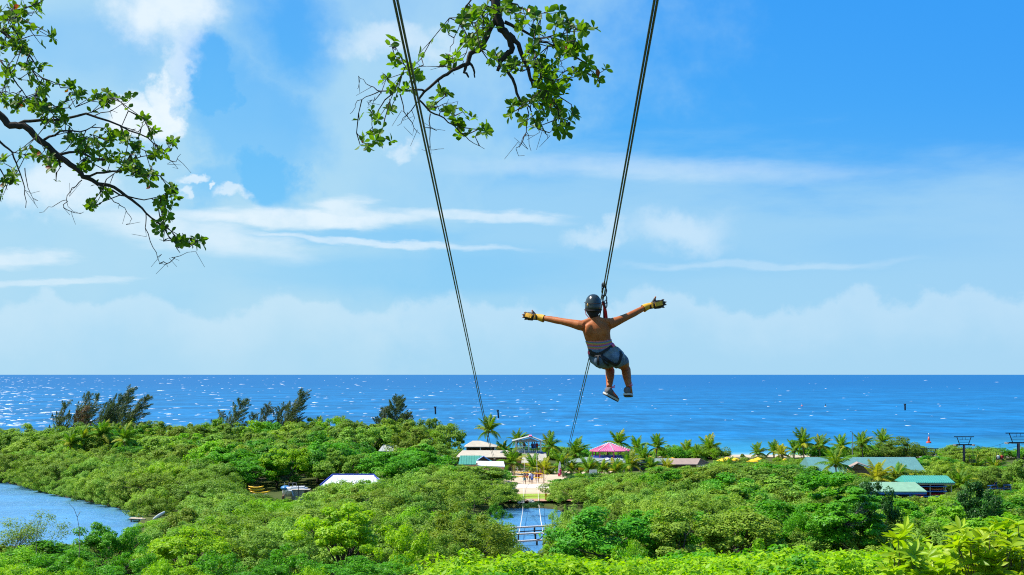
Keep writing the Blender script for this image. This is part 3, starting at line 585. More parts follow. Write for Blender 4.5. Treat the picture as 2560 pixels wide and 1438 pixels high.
# mangroves standing right at the water's edge
for i in range(len(LAG) - 4):
    (xa, ya), (xb, yb) = LAG[i], LAG[i + 1]; nseg = max(1, int(math.hypot(xb - xa, yb - ya) / 3.6))
    for k in range(nseg):
        u = (k + rg.uniform(.2, .8)) / nseg; x, y = lerp(xa, xb, u), lerp(ya, yb, u)
        if y < 176 and x > -50: continue
        h = rg.uniform(3.0, 4.2); r = rg.uniform(2.3, 3.2); plant('mangrove_tree', 'mangrove', x + 1.0, y + .6, (r / 4.4, r / 4.4, h / 5.55), 'leaf_mangrove', 'small pale mangrove rooted at the very edge of the lagoon water', 'tree', 'mangroves at the lagoon waterline', rg=rg, z=-.35)
# ---- brush on the hill slope in front
for k in range(130):
    d = rg.uniform(44, 80); px = rg.uniform(1130, 2600)
    if px < 1500 and rg.random() < .3: continue
    x = GX(px, d); g = gz(x, d); want = 1398 + 14 * math.sin(px / 210.0) - (22 if 1700 < px < 2050 else 0) + (24 if px < 700 else 0)
    h = min(2.3, max(0.7, GZ(want + rg.uniform(0, 26), d) - g))
    if h < 0.75 or HOR + (CAMZ - g - h) / d * F > 1460: continue
    plant('hill_shrub', 'hillbrush', x, d, (h / 1.5, h / 1.5, h / 1.75), 'leaf_sunny' if rg.random() < 0.75 else 'leaf_rich', 'low bright green shrub in the slope brush ' + near_to(px, 0, [(100, 0, 'below the dead vine'), (420, 0, 'below the yellow-green spreading tree'), (700, 0, 'below the pale bushy hillside tree'), (880, 0, 'below the wide flat-topped tree'), (1060, 0, 'below the narrow yellow-green tree'), (1200, 0, 'below the olive bushy tree'), (1330, 0, 'below the jetty'), (1450, 0, 'below the tree at the jetty end'), (1560, 0, 'below the first slim-stemmed tree'), (1680, 0, 'below the second slim-stemmed tree'), (1800, 0, 'below the third slim-stemmed tree'), (1930, 0, 'below the fourth slim-stemmed tree'), (2110, 0, 'below the straight pale stem'), (2300, 0, 'beside the low glossy shrub'), (2500, 0, 'beside the taller glossy shrub')]), 'shrub', 'shrubs on the hill slope', rg=rg)
for (px, pt, d, w, v) in ((410, 1412, 62, 130, 0), (190, 1414, 58, 140, 1), (780, 1416, 60, 110, 2), (1590, 1372, 78, 170, 0), (1900, 1370, 74, 200, 1), (60, 1425, 55, 160, 2)):
    hero('hill_shrub', 'hillbrush', px, pt, d, w, 'leaf_lime', {410: 'glossy lime shrub below the yellow-green spreading tree', 190: 'glossy lime shrub at the foot of the whip-like dead vine', 780: 'pointed lime shrub under the wide flat-topped tree', 1590: 'lime shrub mound before the second slim-stemmed tree', 1900: 'lime shrub mound before the fourth slim-stemmed tree', 60: 'lime shrub left of the dead vine at the hill edge'}[px], 1.75, 2.1, var=v, cat='shrub')
# ---- casuarinas leaning with the wind
def casuarina(px, ptop, d, lean, nplume, seed, label, leaf='leaf_casuarina', spread=1.0):
    x = GX(px, d); g = gz(x, d); top = GZ(ptop, d); H = top - g; rs = np.random.RandomState(seed); rgl = random.Random(seed)
    o = thing('casuarina_tree', label, 'tree', (x, d, g), 'wind-bent casuarinas by the sea')
    lean *= 1.5
    def axis(t): return np.array([lean * H * t ** 1.6, 0.0, H * t])
    mb = MB(); ts = [0, .2, .4, .6, .8, .97]; mb.tube([Vector(axis(t)) for t in ts], [0.2, .17, .13, .09, .05, .02], 6)
    P = []; N = []; S = []; T = []
    for k in range(nplume):
        t0 = rgl.uniform(0.28, 0.95); a = rgl.uniform(0, 6.28); L = (1.08 - t0) * H * rgl.uniform(0.28, 0.5) * spread + 0.7
        b0 = axis(t0); dr = np.array([math.cos(a) * 0.75 + lean * 1.0, math.sin(a) * 0.75, rgl.uniform(0.5, 1.1)]); dr /= np.linalg.norm(dr)
        e = b0 + dr * L + np.array([lean * L * 0.6, 0, 0]); mid = b0 + dr * L * 0.55
        mb.tube([Vector(b0), Vector(mid), Vector(e)], [0.05, 0.03, 0.012], 4)
        m = int(34 + 34 * L); u = rs.rand(m) ** 0.8
        c = ((1 - u) ** 2)[:, None] * b0 + (2 * u * (1 - u))[:, None] * mid + (u ** 2)[:, None] * e
        w = (0.42 * np.sin(np.pi * np.clip(u * 0.85 + 0.12, 0, 1)))[:, None]
        P.append(c + rs.normal(size=(m, 3)) * w * 0.62); tt = dr + np.array([lean, 0, 0.25]) + rs.normal(size=(m, 3)) * 0.35; T.append(tt / np.linalg.norm(tt, axis=1, keepdims=True)); S.append(rs.uniform(0.28, 0.6, m))
    P = np.concatenate(P); T = np.concatenate(T); S = np.concatenate(S)[:, None]; bb = np.cross(T, unit(rs, len(P))); bb /= np.linalg.norm(bb, axis=1, keepdims=True) + 1e-9
    co = np.stack([P - T * S * .5, P + bb * 0.045, P + T * S * .5, P - bb * 0.045], 1).reshape(-1, 3)
    obj('trunk', mb.mesh('casuarina_trunk'), 'bark', o); obj('crown', mesh_np('casuarina_crown', co, 4, np.arange(len(P) * 4)), leaf, o)
cz = [(128, 1003, 300, .22, 26, 'small casuarina, leftmost of the leaning clump above the coconut palms'), (160, 982, 303, .30, 32, 'casuarina with a single dark plume in the leaning clump'), (186, 988, 306, .28, 30, 'casuarina behind the brown dry one in the clump'),
      (222, 970, 300, .42, 56, 'tallest wind-bent casuarina of the leaning clump'), (246, 985, 304, .36, 46, 'casuarina right of the tallest in the leaning clump'), (282, 990, 298, .40, 44, 'airy casuarina with see-through foot at the right end of the clump'),
      (556, 995, 302, .26, 34, 'lone slim casuarina on the far shore between the two groups'), (535, 1030, 300, .1, 20, 'low casuarina beside the lone slim one'), (640, 1010, 300, .18, 24, 'slim casuarina left of the forked one'), (612, 1032, 300, .16, 18, 'low casuarina behind the shore wood'),
      (690, 978, 300, .30, 60, 'forked casuarina with two tops leaning to the right'), (672, 1012, 302, .2, 26, 'short casuarina behind the forked one')]
for i, (px, pt, d, ln, npm, lab) in enumerate(cz): casuarina(px, pt, d, ln, npm, 300 + i, lab)
casuarina(178, 1018, 301, .2, 26, 340, 'brown dry casuarina in the middle of the leaning clump', 'leaf_casuarina_dry')
casuarina(975, 993, 302, .10, 70, 341, 'dense upright casuarina with spiky top near the sea post', spread=1.15); casuarina(955, 1012, 300, .04, 30, 342, 'left stem of the dense spiky casuarina group'); casuarina(1003, 1030, 299, .10, 30, 343, 'right stem of the dense spiky casuarina group')
# ---- coconut palms
def frond_mesh(seed, L=2.7, droop=1.0):
    rs = random.Random(seed); v = []; f = []; n = 15
    def ax(t): return Vector((L * (t - 0.16 * t * t * droop), 0, L * (0.42 * t - 0.78 * droop * t * t)))
    mb = MB(); mb.tube([ax(t) for t in (0, .25, .5, .75, 1)], [.035, .028, .02, .013, .005], 4, cap=False)
    for i in range(n):
        t = 0.12 + 0.86 * i / (n - 1); p = ax(t); tan = (ax(min(1, t + .03)) - ax(t - .03)).normalized()
        ln = 0.78 * math.sin(math.pi * (0.16 + 0.80 * t)) * rs.uniform(.85, 1.1) + 0.10
        for s in (-1, 1):
            side = Vector((0, s, 0)); dr = (side * 0.80 + tan * 0.62 - Vector((0, 0, 0.42 + rs.uniform(0, .35)))).normalized(); e = p + dr * ln; w = tan * 0.085
            md = p + dr * ln * .5 + Vector((0, 0, .05)); mb.add([p - w, p + w, md + w * .9, e, md - w * .9], [(0, 1, 2, 3, 4)])
    return mb.mesh('frond')
FR = [frond_mesh(1, 3.0, 0.50), frond_mesh(2, 3.1, 0.75), frond_mesh(3, 3.0, 1.1)]
for m_ in FR: m_.materials.append(MATS['leaf_palm'])
mat('palm_bark', (0.25, 0.20, 0.14), 0.9, 0.3, 4); mat('coconut', (0.25, 0.20, 0.03), 0.5, 0.3)
PALM_T = {}
def palm(px, ptop, d, label, size=1.0, yellow=False, thin=False, group='coconut palms around the beach buildings', wind=0.35, ground=None):
    x = GX(px, d); g = gz(x, d) if ground is None else ground; top = GZ(ptop, d); s = size; crown_z = max(g + 0.7, top - 2.3 * s)
    o = thing('palm_tree', label, 'palm', (x, d, g), group)
    lx, ly = rg.uniform(-.1, .1), rg.uniform(-.1, .1); H = crown_z - g
    mb = MB(); ts = [0, .2, .4, .6, .8, 1]; mb.tube([Vector((lx * H * t * t, ly * H * t * t, H * t - (0.4 if t == 0 else 0))) for t in ts], [.2, .14, .12, .11, .10, .11], 7)
    obj('trunk', mb.mesh('palm_trunk'), 'palm_bark', o)
    c0 = Vector((lx * H, ly * H, H)); n = 9 if thin else rg.randint(19, 23)
    for i in range(n):
        a = 6.283 * i / n * (2.618 if not thin else 1) + rg.uniform(-.25, .25); ring = i / n
        me = FR[2 if ring > .66 else (1 if ring > .33 else 0)]
        pit = lerp(1.25, -0.30, ring) + rg.uniform(-.15, .15)
        if thin: pit = -0.9
        dirv = Vector((math.cos(a), math.sin(a), 0)) + Vector((wind, 0.05, 0)); a2 = math.atan2(dirv.y, dirv.x)
        fo = bpy.data.objects.new('frond', me); COL.objects.link(fo); fo.parent = o; fo.location = c0
        k = s * rg.uniform(.8, 1.1) * (0.45 if thin else 1)
        fo.rotation_euler = (rg.uniform(-.3, .3), -pit, a2); fo.scale = (k, k, k)
        if yellow or rg.random() < 0.16:
            fo.material_slots[0].link = 'OBJECT'; fo.material_slots[0].material = MATS['leaf_palm_yellow']
    nb = MB()
    for i in range(5): nb.ball(c0 + Vector((math.cos(i * 1.3) * .2, math.sin(i * 1.3) * .2, -.15)), 0.12 * s, 6, 5)
    obj('coconut_cluster', nb.mesh('coconut_cluster'), 'coconut', o)
PB = 'coconut palm '
for (px, pt, d, lab, kw) in [
    (1215, 1043, 285, 'tall palm where the left cable pair meets the shore', dict(size=1.25)), (1290, 1075, 288, 'palm behind the white lookout tower', {}), (1258, 1105, 286, 'palm left of the white lookout tower', {}), (1370, 1083, 268, 'palm leaning on the right of the white lookout tower', dict(size=1.15)),
    (1280, 1122, 243, 'palm in front of the white lookout tower, left of the net', dict(size=1.15)), (1333, 1138, 246, 'young palm before the railed veranda behind the net', {}), (1362, 1148, 244, 'yellowish young palm right behind the net post', dict(yellow=True)), (1402, 1128, 244, 'palm beside the pink and white board', dict(size=1.15)),
    (1440, 1098, 272, 'broad palm behind the right cable pair', dict(size=1.25)), (1470, 1142, 243, 'palm before the roof with the white swirl', {}), (1545, 1078, 285, 'tallest palm behind the pink roof', dict(size=1.15)), (1592, 1094, 288, 'palm right of the tallest behind the pink roof', {}),
    (1640, 1090, 288, 'palm on the beach right of the pink roof', dict(size=1.1)), (1608, 1115, 258, 'palm at the right corner of the swirl roof', dict(size=1.1)), (1575, 1130, 243, 'low palm before the right corner of the swirl roof', dict(size=1.1)), (1538, 1146, 240, 'low dark palm under the swirl roof', dict(size=1.0)),
    (1505, 1150, 241, 'small palm under the white swirl', dict(size=.8)), (1625, 1140, 243, 'small palm near the tan gabled hut', dict(size=.9)), (1665, 1150, 250, 'yellowish palm beside the tan gabled hut', dict(size=.8, yellow=True)), (1715, 1103, 293, 'palm on the beach behind the tan gabled hut', {}), (1775, 1090, 292, 'large palm at the end of the tan gabled hut', dict(size=1.25)),
    (1742, 1120, 285, 'lower palm between the two behind the tan gabled hut', {}), (1855, 1112, 298, 'thin ragged one alone on the bright beach', dict(thin=True)), (1895, 1113, 297, 'palm on the bright beach beside the yellow parasols', dict(size=.95)), (1935, 1104, 297, 'loose palm on the beach between yellow parasols', dict(size=.95)),
    (1955, 1113, 290, 'yellow palm among the beach parasols', dict(yellow=True, size=.9)), (2010, 1076, 288, 'tallest palm of the beach clump', dict(size=1.3)), (1985, 1100, 292, 'lower left palm of the beach clump', {}), (2050, 1088, 286, 'right palm of the beach clump', dict(size=1.1)),
    (2100, 1088, 283, 'palm left of the thin lamp pole', dict(size=1.1)), (2092, 1118, 214, 'palm before the left end of the long teal roof', dict(size=1.2)), (2157, 1081, 284, 'palm right of the thin lamp pole', dict(size=1.15)), (2205, 1076, 296, 'dark palm behind the rounded spreading tree', dict(size=1.1)),
    (2195, 1156, 206, 'bright palm before the long teal roof', dict(size=1.15, yellow=True)), (2245, 1162, 207, 'green palm before the long teal roof', dict(size=1.1)), (2400, 1172, 206, 'pale palm right of the striped teal roof', dict(size=1.1)), (2440, 1150, 250, 'palm near the blue railing', {}), (2485, 1152, 250, 'ragged palm above the blue railing', {}),
    (1905, 1160, 245, 'small palm in the hedge before the beach', dict(size=.8)), (2030, 1150, 250, 'small dark palm left of the long teal roof', dict(size=.8)), (1975, 1150, 248, 'small palm in the hedge near the beach clump', dict(size=.8)), (1820, 1152, 252, 'small palm beside the yellow parasols', dict(size=.8)), (1430, 1150, 243, 'small palm before the dark veranda', dict(size=.8))]:
    palm(px, pt, d, PB + lab, **kw)
for (px, pt, d, lab, kw) in [(252, 1050, 262, 'palm under the tallest casuarina', dict(size=1.2)), (312, 1062, 258, 'palm with a clear trunk at the edge of the inland palms', dict(size=1.3)), (172, 1076, 258, 'palm at the left of the palm group in the wood', dict(size=1.2)), (342, 1058, 276, 'rear palm of the palm group in the wood', dict(size=1.1)), (290, 1060, 280, 'far palm of the palm group in the wood', {}), (215, 1066, 260, 'middle palm of the palm group in the wood', dict(size=1.1)),
    (795, 1046, 298, 'palm rising left from the shore wood before the spiky casuarina', {}), (855, 1045, 298, 'palm with upright fronds before the spiky casuarina', {}), (890, 1054, 296, 'palm nearest the spiky casuarina', {}), (830, 1086, 262, 'silvery palm sunk in the wood', dict(size=1.1)), (735, 1052, 298, 'palm beside the forked casuarina', dict(yellow=True))]:
    palm(px, pt, d, PB + lab, group='coconut palms in the shore wood', **kw)
for k in range(84):
    px = rg.uniform(1290, 1790) if k % 2 else rg.uniform(2030, 2600); d = rg.uniform(288, 297); x = GX(px, d); h = rg.uniform(1.4, 2.6)
    plant('sea_grape_bush', 'hillbrush', x, d, (h / 1.2, h / 1.4, h / 1.75), rg.choice(('leaf_mangrove', 'leaf_lime', 'leaf_olive', 'leaf_broad')), 'low round bush at the top of the beach ' + ('behind the beach buildings' if px < 1900 else 'behind the long teal roof and chairlift'), 'bush', 'bushes at the top of the beach', rg=rg)
# hedge of low bushes along the beach right of the huts
for k in range(58):
    px = rg.uniform(1780, 2070); d = rg.uniform(236, 290); top = GZ(rg.uniform(1152, 1172), d); x = GX(px, d); g = gz(x, d); h = max(0.8, min(4.0, top - g))
    plant('beach_bush', 'hillbrush', x, d, (h / 1.5, h / 1.5, h / 1.75), rg.choice(('leaf_mangrove', 'leaf_lime', 'leaf_olive')), 'leafy bush in the hedge between the mangroves and the beach parasols', 'bush', 'bushes behind the beach', rg=rg)
for k in range(30):
    px = rg.uniform(1410, 1700); d = rg.uniform(228, 240); top = GZ(rg.uniform(1182, 1194), d); x = GX(px, d); g = gz(x, d); h = max(0.8, min(2.6, top - g))
    plant('beach_bush', 'hillbrush', x, d, (h / 1.5, h / 1.5, h / 1.75), rg.choice(('leaf_broad', 'leaf_lime', 'leaf_dark')), 'leafy bush in the planting before the swirl-roofed building', 'bush', 'bushes before the swirl roof', rg=rg)
# ------------------------------------------------------------------ buildings and beach things
for nm, c, ro in (('roof_white', (0.82, 0.83, 0.86), .45), ('trim_blue', (0.03, 0.06, 0.42), .5), ('wall_beige', (0.62, 0.49, 0.35), .8), ('wall_salmon', (0.70, 0.38, 0.28), .8), ('roof_grey', (0.36, 0.38, 0.36), .7), ('roof_tan', (0.50, 0.43, 0.33), .8),
                  ('roof_green', (0.07, 0.30, 0.22), .5), ('roof_palegreen', (0.24, 0.42, 0.27), .55), ('roof_teal', (0.055, 0.33, 0.27), .45), ('roof_teal_pale', (0.10, 0.25, 0.24), .55), ('roof_greygreen', (0.20, 0.27, 0.235), .75), ('roof_pink', (0.82, 0.16, 0.33), .6),
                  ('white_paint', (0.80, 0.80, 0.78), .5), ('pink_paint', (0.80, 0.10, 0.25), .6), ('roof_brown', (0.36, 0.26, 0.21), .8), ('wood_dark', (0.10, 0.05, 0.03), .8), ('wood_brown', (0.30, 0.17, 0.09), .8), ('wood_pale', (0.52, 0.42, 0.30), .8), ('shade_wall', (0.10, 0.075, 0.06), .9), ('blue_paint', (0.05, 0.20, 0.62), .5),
                  ('yellow_paint', (0.80, 0.47, 0.01), .5), ('kayak_yellow', (0.85, 0.50, 0.01), .35), ('kayak_red', (0.60, 0.03, 0.02), .35), ('kayak_orange', (0.8, 0.2, 0.02), .35), ('board_green', (0.16, 0.55, 0.02), .5), ('white_gloss', (0.85, 0.85, 0.87), .25), ('hull_blue', (0.05, 0.22, 0.50), .35), ('steel_dark', (0.018, 0.019, 0.026), .5), ('steel_grey', (0.28, 0.29, 0.31), .5), ('rope_white', (0.66, 0.64, 0.60), .8), ('cloth_yellow', (0.85, 0.52, 0.01), .8), ('buoy_red', (0.75, 0.09, 0.04), .45), ('net_black', (0.03, 0.03, 0.03), .8), ('thatch', (0.50, 0.46, 0.36), .9), ('stone', (0.42, 0.39, 0.36), .9), ('flag_pink', (0.80, 0.04, 0.14), .6)):
    mat(nm, c, ro, 0.14, 1.5)
def hip(root, x0, x1, y0, y1, ze, zr, rx0, rx1, m, th=0.12, ry=None, name='roof'):
    """hip roof over x0..x1, y0..y1: eave ze, ridge zr from rx0 to rx1"""
    ry = (y0 + y1) / 2 if ry is None else ry
    mb = MB(); v = [(x0, y0, ze), (x1, y0, ze), (x1, y1, ze), (x0, y1, ze), (rx0, ry, zr), (rx1, ry, zr)]
    v += [(a, b_, c - th) for a, b_, c in v[:4]]
    mb.add(v, [(0, 1, 5, 4), (1, 2, 5), (2, 3, 4, 5), (3, 0, 4), (6, 9, 8, 7), (0, 6, 7, 1), (1, 7, 8, 2), (2, 8, 9, 3), (3, 9, 6, 0)])
    return mb.build(name, m, root)
def ribs(parent, x0, x1, rx0, rx1, y0, ry, ze, zr, n, m, r=0.03):
    """standing seams on the front slope, each its own strip"""
    for i in range(1, n):
        t = i / n; a = Vector((lerp(x0, x1, t), y0, ze)); c = Vector((lerp(x0, x1, t), ry, zr))
        if rx0 > x0 and c.x < rx0: k = (c.x - x0) / (rx0 - x0); c = Vector((c.x, lerp(y0, ry, k), lerp(ze, zr, k)))
        if rx1 < x1 and c.x > rx1: k = (x1 - c.x) / (x1 - rx1); c = Vector((c.x, lerp(y0, ry, k), lerp(ze, zr, k)))
        up = Vector((0, 0, 0.03)); MB().tube([a + up, c + up], r, 4).build('seam', m, parent)
def posts(root, pts, z0, z1, w, m, name='post'):
    for (x, y) in pts: MB().box((x, y, (z0 + z1) / 2), (w, w, z1 - z0)).build(name, m, root)
def base(px0, px1, d): x0, x1 = GX(px0, d), GX(px1, d); return x0, x1, gz((x0 + x1) / 2, d)
# white-roofed shed with blue trim
d = 197.0; x0, x1, g = base(800, 958, d); zr, ze = GZ(1187, d + 2.5), GZ(1214, d)
t = thing('shed', 'beige shed with a bright white hipped roof edged in blue', 'shed', ((x0 + x1) / 2, d + 2.5, g))
MB().box(((x0 + x1) / 2, d + 2.6, (g + ze) / 2 - .05), (x1 - x0 - .5, 4.2, ze - g - .1)).build('wall', 'wall_beige', t)
rx0, rx1 = GX(832, d + 2.5), GX(934, d + 2.5); rf = hip(t, x0, x1, d, d + 5.2, ze, zr, rx0, rx1, 'roof_white', ry=d + 2.5)
MB().tube([(rx0, d + 2.5, zr + .05), (rx1, d + 2.5, zr + .05)], .10, 6).build('ridge_cap', 'trim_blue', rf); MB().tube([(rx1, d + 2.5, zr + .05), (x1, d, ze + .04)], .10, 6).build('hip_cap', 'trim_blue', rf); MB().tube([(rx0, d + 2.5, zr + .05), (x0, d, ze + .04)], .10, 6).build('hip_cap', 'trim_blue', rf)
ribs(rf, x0, x1, rx0, rx1, d, d + 2.5, ze, zr, 12, 'roof_white', .02)
MB().box((x1 - 1.2, d + .49, g + 1.0), (0.9, .05, 1.9)).build('door', 'wood_brown', t)
# yellow kayaks on a white rack
def kayak(c, L, m, label, rz=0.0, group=None, w=.36, cat='kayak'):
    rings = []; c = Vector(c); Rm = Matrix.Rotation(rz, 3, 'Z')
    for i in range(9):
        u = i / 8 * 2 - 1; k = max(0.04, (1 - abs(u) ** 2.4)); yy = w * k; hh = 0.17 * (0.35 + .65 * k); zz = 0.20 * abs(u) ** 2.5
        rings.append([c + Rm @ Vector((u * L / 2, yy * math.cos(a), zz + hh * math.sin(a))) for a in [j * math.pi / 4 for j in range(8)]])
    o = thing('kayak', label, cat, c, group)
    MB().loft(rings).build('hull', m, o, True)
    rim = [c + Rm @ Vector((.5 * math.cos(a), .2 * math.sin(a), .17)) for a in [j * math.pi / 6 for j in range(12)]]; MB().tube(rim + [rim[0]], .03, 5).build('cockpit_rim', 'net_black', o); return o
d = 203.0; g = gz(GX(648, d), d)
t = thing('kayak_rack', 'low white rack under the two yellow kayaks', 'rack', (GX(652, d), d, g))
for px in (634, 664): MB().box((GX(px, d), d, GZ(1235, d) - .03), (.1, 1.2, .1)).build('crossbar', 'white_paint', t); posts(t, [(GX(px, d), d - .5), (GX(px, d), d + .5)], g, GZ(1235, d) - .06, .08, 'white_paint')
MB().box((GX(655, d), d - .35, GZ(1238, d) - .12), (2.2, .1, .12)).build('rail', 'white_paint', t)
kayak((GX(650, d), d - .05, GZ(1235, d) + .19), 2.9, 'kayak_yellow', 'lower of two stacked yellow kayaks, lying on the white rack', .05); kayak((GX(641, d), d + .05, GZ(1235, d) + .56), 2.4, 'kayak_yellow', 'upper of two stacked yellow kayaks', -.04)
kayak((GX(640, d), d + .05, GZ(1235, d) + .90), 2.2, 'kayak_yellow', 'topmost yellow kayak lying askew on the stack', .06)
# beached boat and plank hut by the trees
d = 196.0; g = gz(GX(738, d), d)
t = thing('boat', 'white boat with blue bow cover and grey hoops beside the plank hut', 'boat', (GX(735, d + 2), d + 2, g))
rings = []
for i in range(9):
    u = i / 8; cx = lerp(GX(706, d + 2), GX(768, d + 2), u); k = min(1, (u * 3 + .05)) ** .6; zt = GZ(1219, d + 2) + .18 * (1 - u) ** 2
    rings.append([Vector((cx, d + 2 + sy * k * .9, z)) for sy, z in ((-1, zt), (-.8, zt - .5), (-.3, g + .35), (.3, g + .35), (.8, zt - .5), (1, zt))])
hl = MB().loft(rings).build('hull', 'white_gloss', t, True)
MB().ball((GX(714, d + 2), d + 2, GZ(1220, d + 2)), (.7, .8, .35), 10, 7).build('bow_cover', 'hull_blue', t, True)
MB().box((GX(745, d + 2), d + 2, GZ(1217, d + 2)), (1.8, 1.5, .12)).build('deck', 'white_gloss', t)
for px in (727, 737): MB().tube([(GX(px - 3, d + 2), d + 1.4, GZ(1222, d)), (GX(px - 3, d + 2), d + 1.4, GZ(1209, d)), (GX(px + 6, d + 2), d + 1.4, GZ(1210, d)), (GX(px + 6, d + 2), d + 1.4, GZ(1222, d))], .035, 5).build('hoop', 'steel_grey', t)
MB().tube([(GX(713, d + 2), d + 1.6, GZ(1222, d)), (GX(713, d + 2), d + 1.6, GZ(1208, d))], .04, 5).build('mast', 'steel_grey', t)
for sx_ in (708, 760): MB().box((GX(sx_, d + 2), d + 2, g + .2), (.2, 1.2, .5)).build('cradle', 'wood_brown', t)
t = thing('hut', 'small hut of upright pale planks with a dark door beside the white boat', 'hut', (GX(750, d), d, g)); xw0, xw1 = GX(728, d), GX(772, d); zt = GZ(1226, d)
MB().box(((xw0 + xw1) / 2, d + .8, (g + zt) / 2), (xw1 - xw0 - .06, 1.4, zt - g)).build('wall_frame', 'wood_dark', t)
npk = 15
for i in range(npk): MB().box((lerp(xw0, xw1, (i + .5) / npk), d + .06 + .008 * (i % 3), (g + zt) / 2), ((xw1 - xw0) / npk - .015, .04, zt - g - .02 * (i % 2))).build('plank', 'wood_pale' if i not in (11, 12) else 'wood_brown', t)
MB().box(((xw0 + xw1) / 2, d + .75, zt + .05), (xw1 - xw0 + .15, 1.7, .09)).build('roof', 'roof_tan', t); MB().box((GX(766, d), d + .02, g + .75), (.45, .05, 1.4)).build('door', 'wood_dark', t)
MB().box((GX(748, d - 2), d - 1.6, GZ(1252, d - 1.6)), (1.3, .6, .18)).build('doorstep', 'roof_teal_pale', t)
t = thing('pole', 'dark post with a short crossbar before the plank hut', 'post', (GX(746, d - .8), d - .8, g)); MB().tube([(GX(746, d - .8), d - .8, g - .2), (GX(746, d - .8), d - .8, GZ(1214, d - .8))], .05, 6).build('shaft', 'steel_dark', t); MB().box((GX(747, d - .8), d - .8, GZ(1214.5, d - .8)), (.55, .07, .07)).build('crossbar', 'steel_dark', t)
t = thing('tarpaulin', 'white sheet draped between the boat and the plank hut', 'tarpaulin', (GX(722, d - .3), d - .3, g))
rings = [[Vector((GX(px, d - .3) + k * .05, d - .9 + .35 * k, GZ(py, d - .3)- .0)) for k in range(5)] for px, py in ((712, 1245), (715, 1232), (721, 1225), (730, 1226), (734, 1240))]
MB().loft([[Vector((r[0].x, d - .9, r[0].z)), Vector((r[0].x, d + .2, r[0].z)), Vector((r[0].x, d + .2, r[0].z - .05)), Vector((r[0].x, d - .9, r[0].z - .05))] for r in rings]).build('sheet', 'white_gloss', t); posts(t, [(GX(714, d), d - .7), (GX(732, d), d - .7)], g, GZ(1234, d), .06, 'wood_dark')
# grey-roofed house in the wood
d = 256.0; x0, x1, g = base(946, 1082, d); zr, ze = GZ(1111, d + 5), GZ(1128, d)
t = thing('house', 'salmon-walled house with a long grey roof half hidden by an olive tree', 'house', ((x0 + x1) / 2, d + 5, g))
MB().box(((x0 + x1) / 2 + .4, d + 4.5, (g + ze) / 2), (x1 - x0 - 1.6, 7.5, ze - g)).build('wall', 'wall_salmon', t)
rf = hip(t, x0, x1, d, d + 10, ze, zr, x0 + .4, x1 - 1.8, 'roof_grey'); ribs(rf, x0, x1, x0 + .4, x1 - 1.8, d, d + 5, ze, zr, 16, 'roof_grey', .025)
for i in range(4): w_ = MB().box((lerp(x0, x1, .2 + i * .2), d + .72, g + 1.7), (.9, .05, 1.0)).build('window', 'white_paint', t); MB().box((lerp(x0, x1, .2 + i * .2), d + .685, g + 1.7), (.76, .03, .86)).build('pane', 'shade_wall', w_)
MB().ball((GX(1073, d), d + 3, GZ(1100, d)), (.45, .45, .35), 9, 6).build('tank', 'white_paint', t, True); MB().tube([(GX(1073, d), d + 3, ze), (GX(1073, d), d + 3, GZ(1101, d))], .08, 6).build('tank_post', 'steel_grey', t)
# tan pavilion, grey lower roof, green-roofed house, white-topped annex
d = 264.0; x0, x1, g = base(1160, 1242, d); zr, ze = GZ(1102, d + 3), GZ(1117, d)
t = thing('pavilion', 'open pavilion with a tan hipped roof on thin posts', 'pavilion', ((x0 + x1) / 2, d + 3, g)); hip(t, x0, x1, d, d + 6, ze, zr, lerp(x0, x1, .25), lerp(x0, x1, .5), 'roof_tan')
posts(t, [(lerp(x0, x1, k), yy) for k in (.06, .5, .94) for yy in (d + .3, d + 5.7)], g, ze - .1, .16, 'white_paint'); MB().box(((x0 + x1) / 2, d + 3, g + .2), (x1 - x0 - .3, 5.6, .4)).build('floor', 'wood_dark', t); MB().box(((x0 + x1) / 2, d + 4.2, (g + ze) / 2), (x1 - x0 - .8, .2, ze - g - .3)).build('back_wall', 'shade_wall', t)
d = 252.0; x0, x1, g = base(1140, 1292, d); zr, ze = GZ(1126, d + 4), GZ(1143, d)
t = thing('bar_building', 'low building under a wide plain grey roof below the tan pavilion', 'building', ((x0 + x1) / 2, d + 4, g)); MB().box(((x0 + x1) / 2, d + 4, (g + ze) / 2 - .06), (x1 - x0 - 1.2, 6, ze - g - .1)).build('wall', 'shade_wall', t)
rf = hip(t, x0, x1, d, d + 8, ze, zr, x0 + 1, x1 - 1, 'roof_tan'); MB().ball((GX(1256, d), d + 2.5, GZ(1134, d + 2.5)), (.55, .15, .5), 10, 7).build('dish', 'steel_grey', t, True)
d = 241.0; x0, x1, g = base(1146, 1236, d); zr, ze = GZ(1139, d + 3), GZ(1161, d)
t = thing('house', 'house with a green roof and a small blue-edged gable', 'house', ((x0 + x1) / 2, d + 3, g)); MB().box(((x0 + x1) / 2, d + 3, (g + ze) / 2 - .06), (x1 - x0 - .8, 5, ze - g - .1)).build('wall', 'wall_beige', t); rf = hip(t, x0, x1, d, d + 6.2, ze, zr, x0 + .2, lerp(x0, x1, .62), 'roof_green'); ribs(rf, x0, x1, x0 + .2, lerp(x0, x1, .62), d, d + 3.1, ze, zr, 14, 'roof_green', .02)
gx, gy = GX(1208, d), d + .6; zt, zb = GZ(1141, d), GZ(1151, d); hw = .95
gbl = MB().add([(gx - hw, gy, zb), (gx + hw, gy, zb), (gx, gy, zt - .08), (gx - hw, gy + 2, zb), (gx + hw, gy + 2, zb), (gx, gy + 2, zt - .08)], [(0, 1, 2), (0, 2, 5, 3), (1, 4, 5, 2)]).build('gable', 'wood_dark', t)
for s in (-1, 1): MB().tube([(gx + s * (hw + .15), gy - .12, zb - .06), (gx, gy - .12, zt)], .09, 4).build('gable_edge', 'blue_paint', gbl)
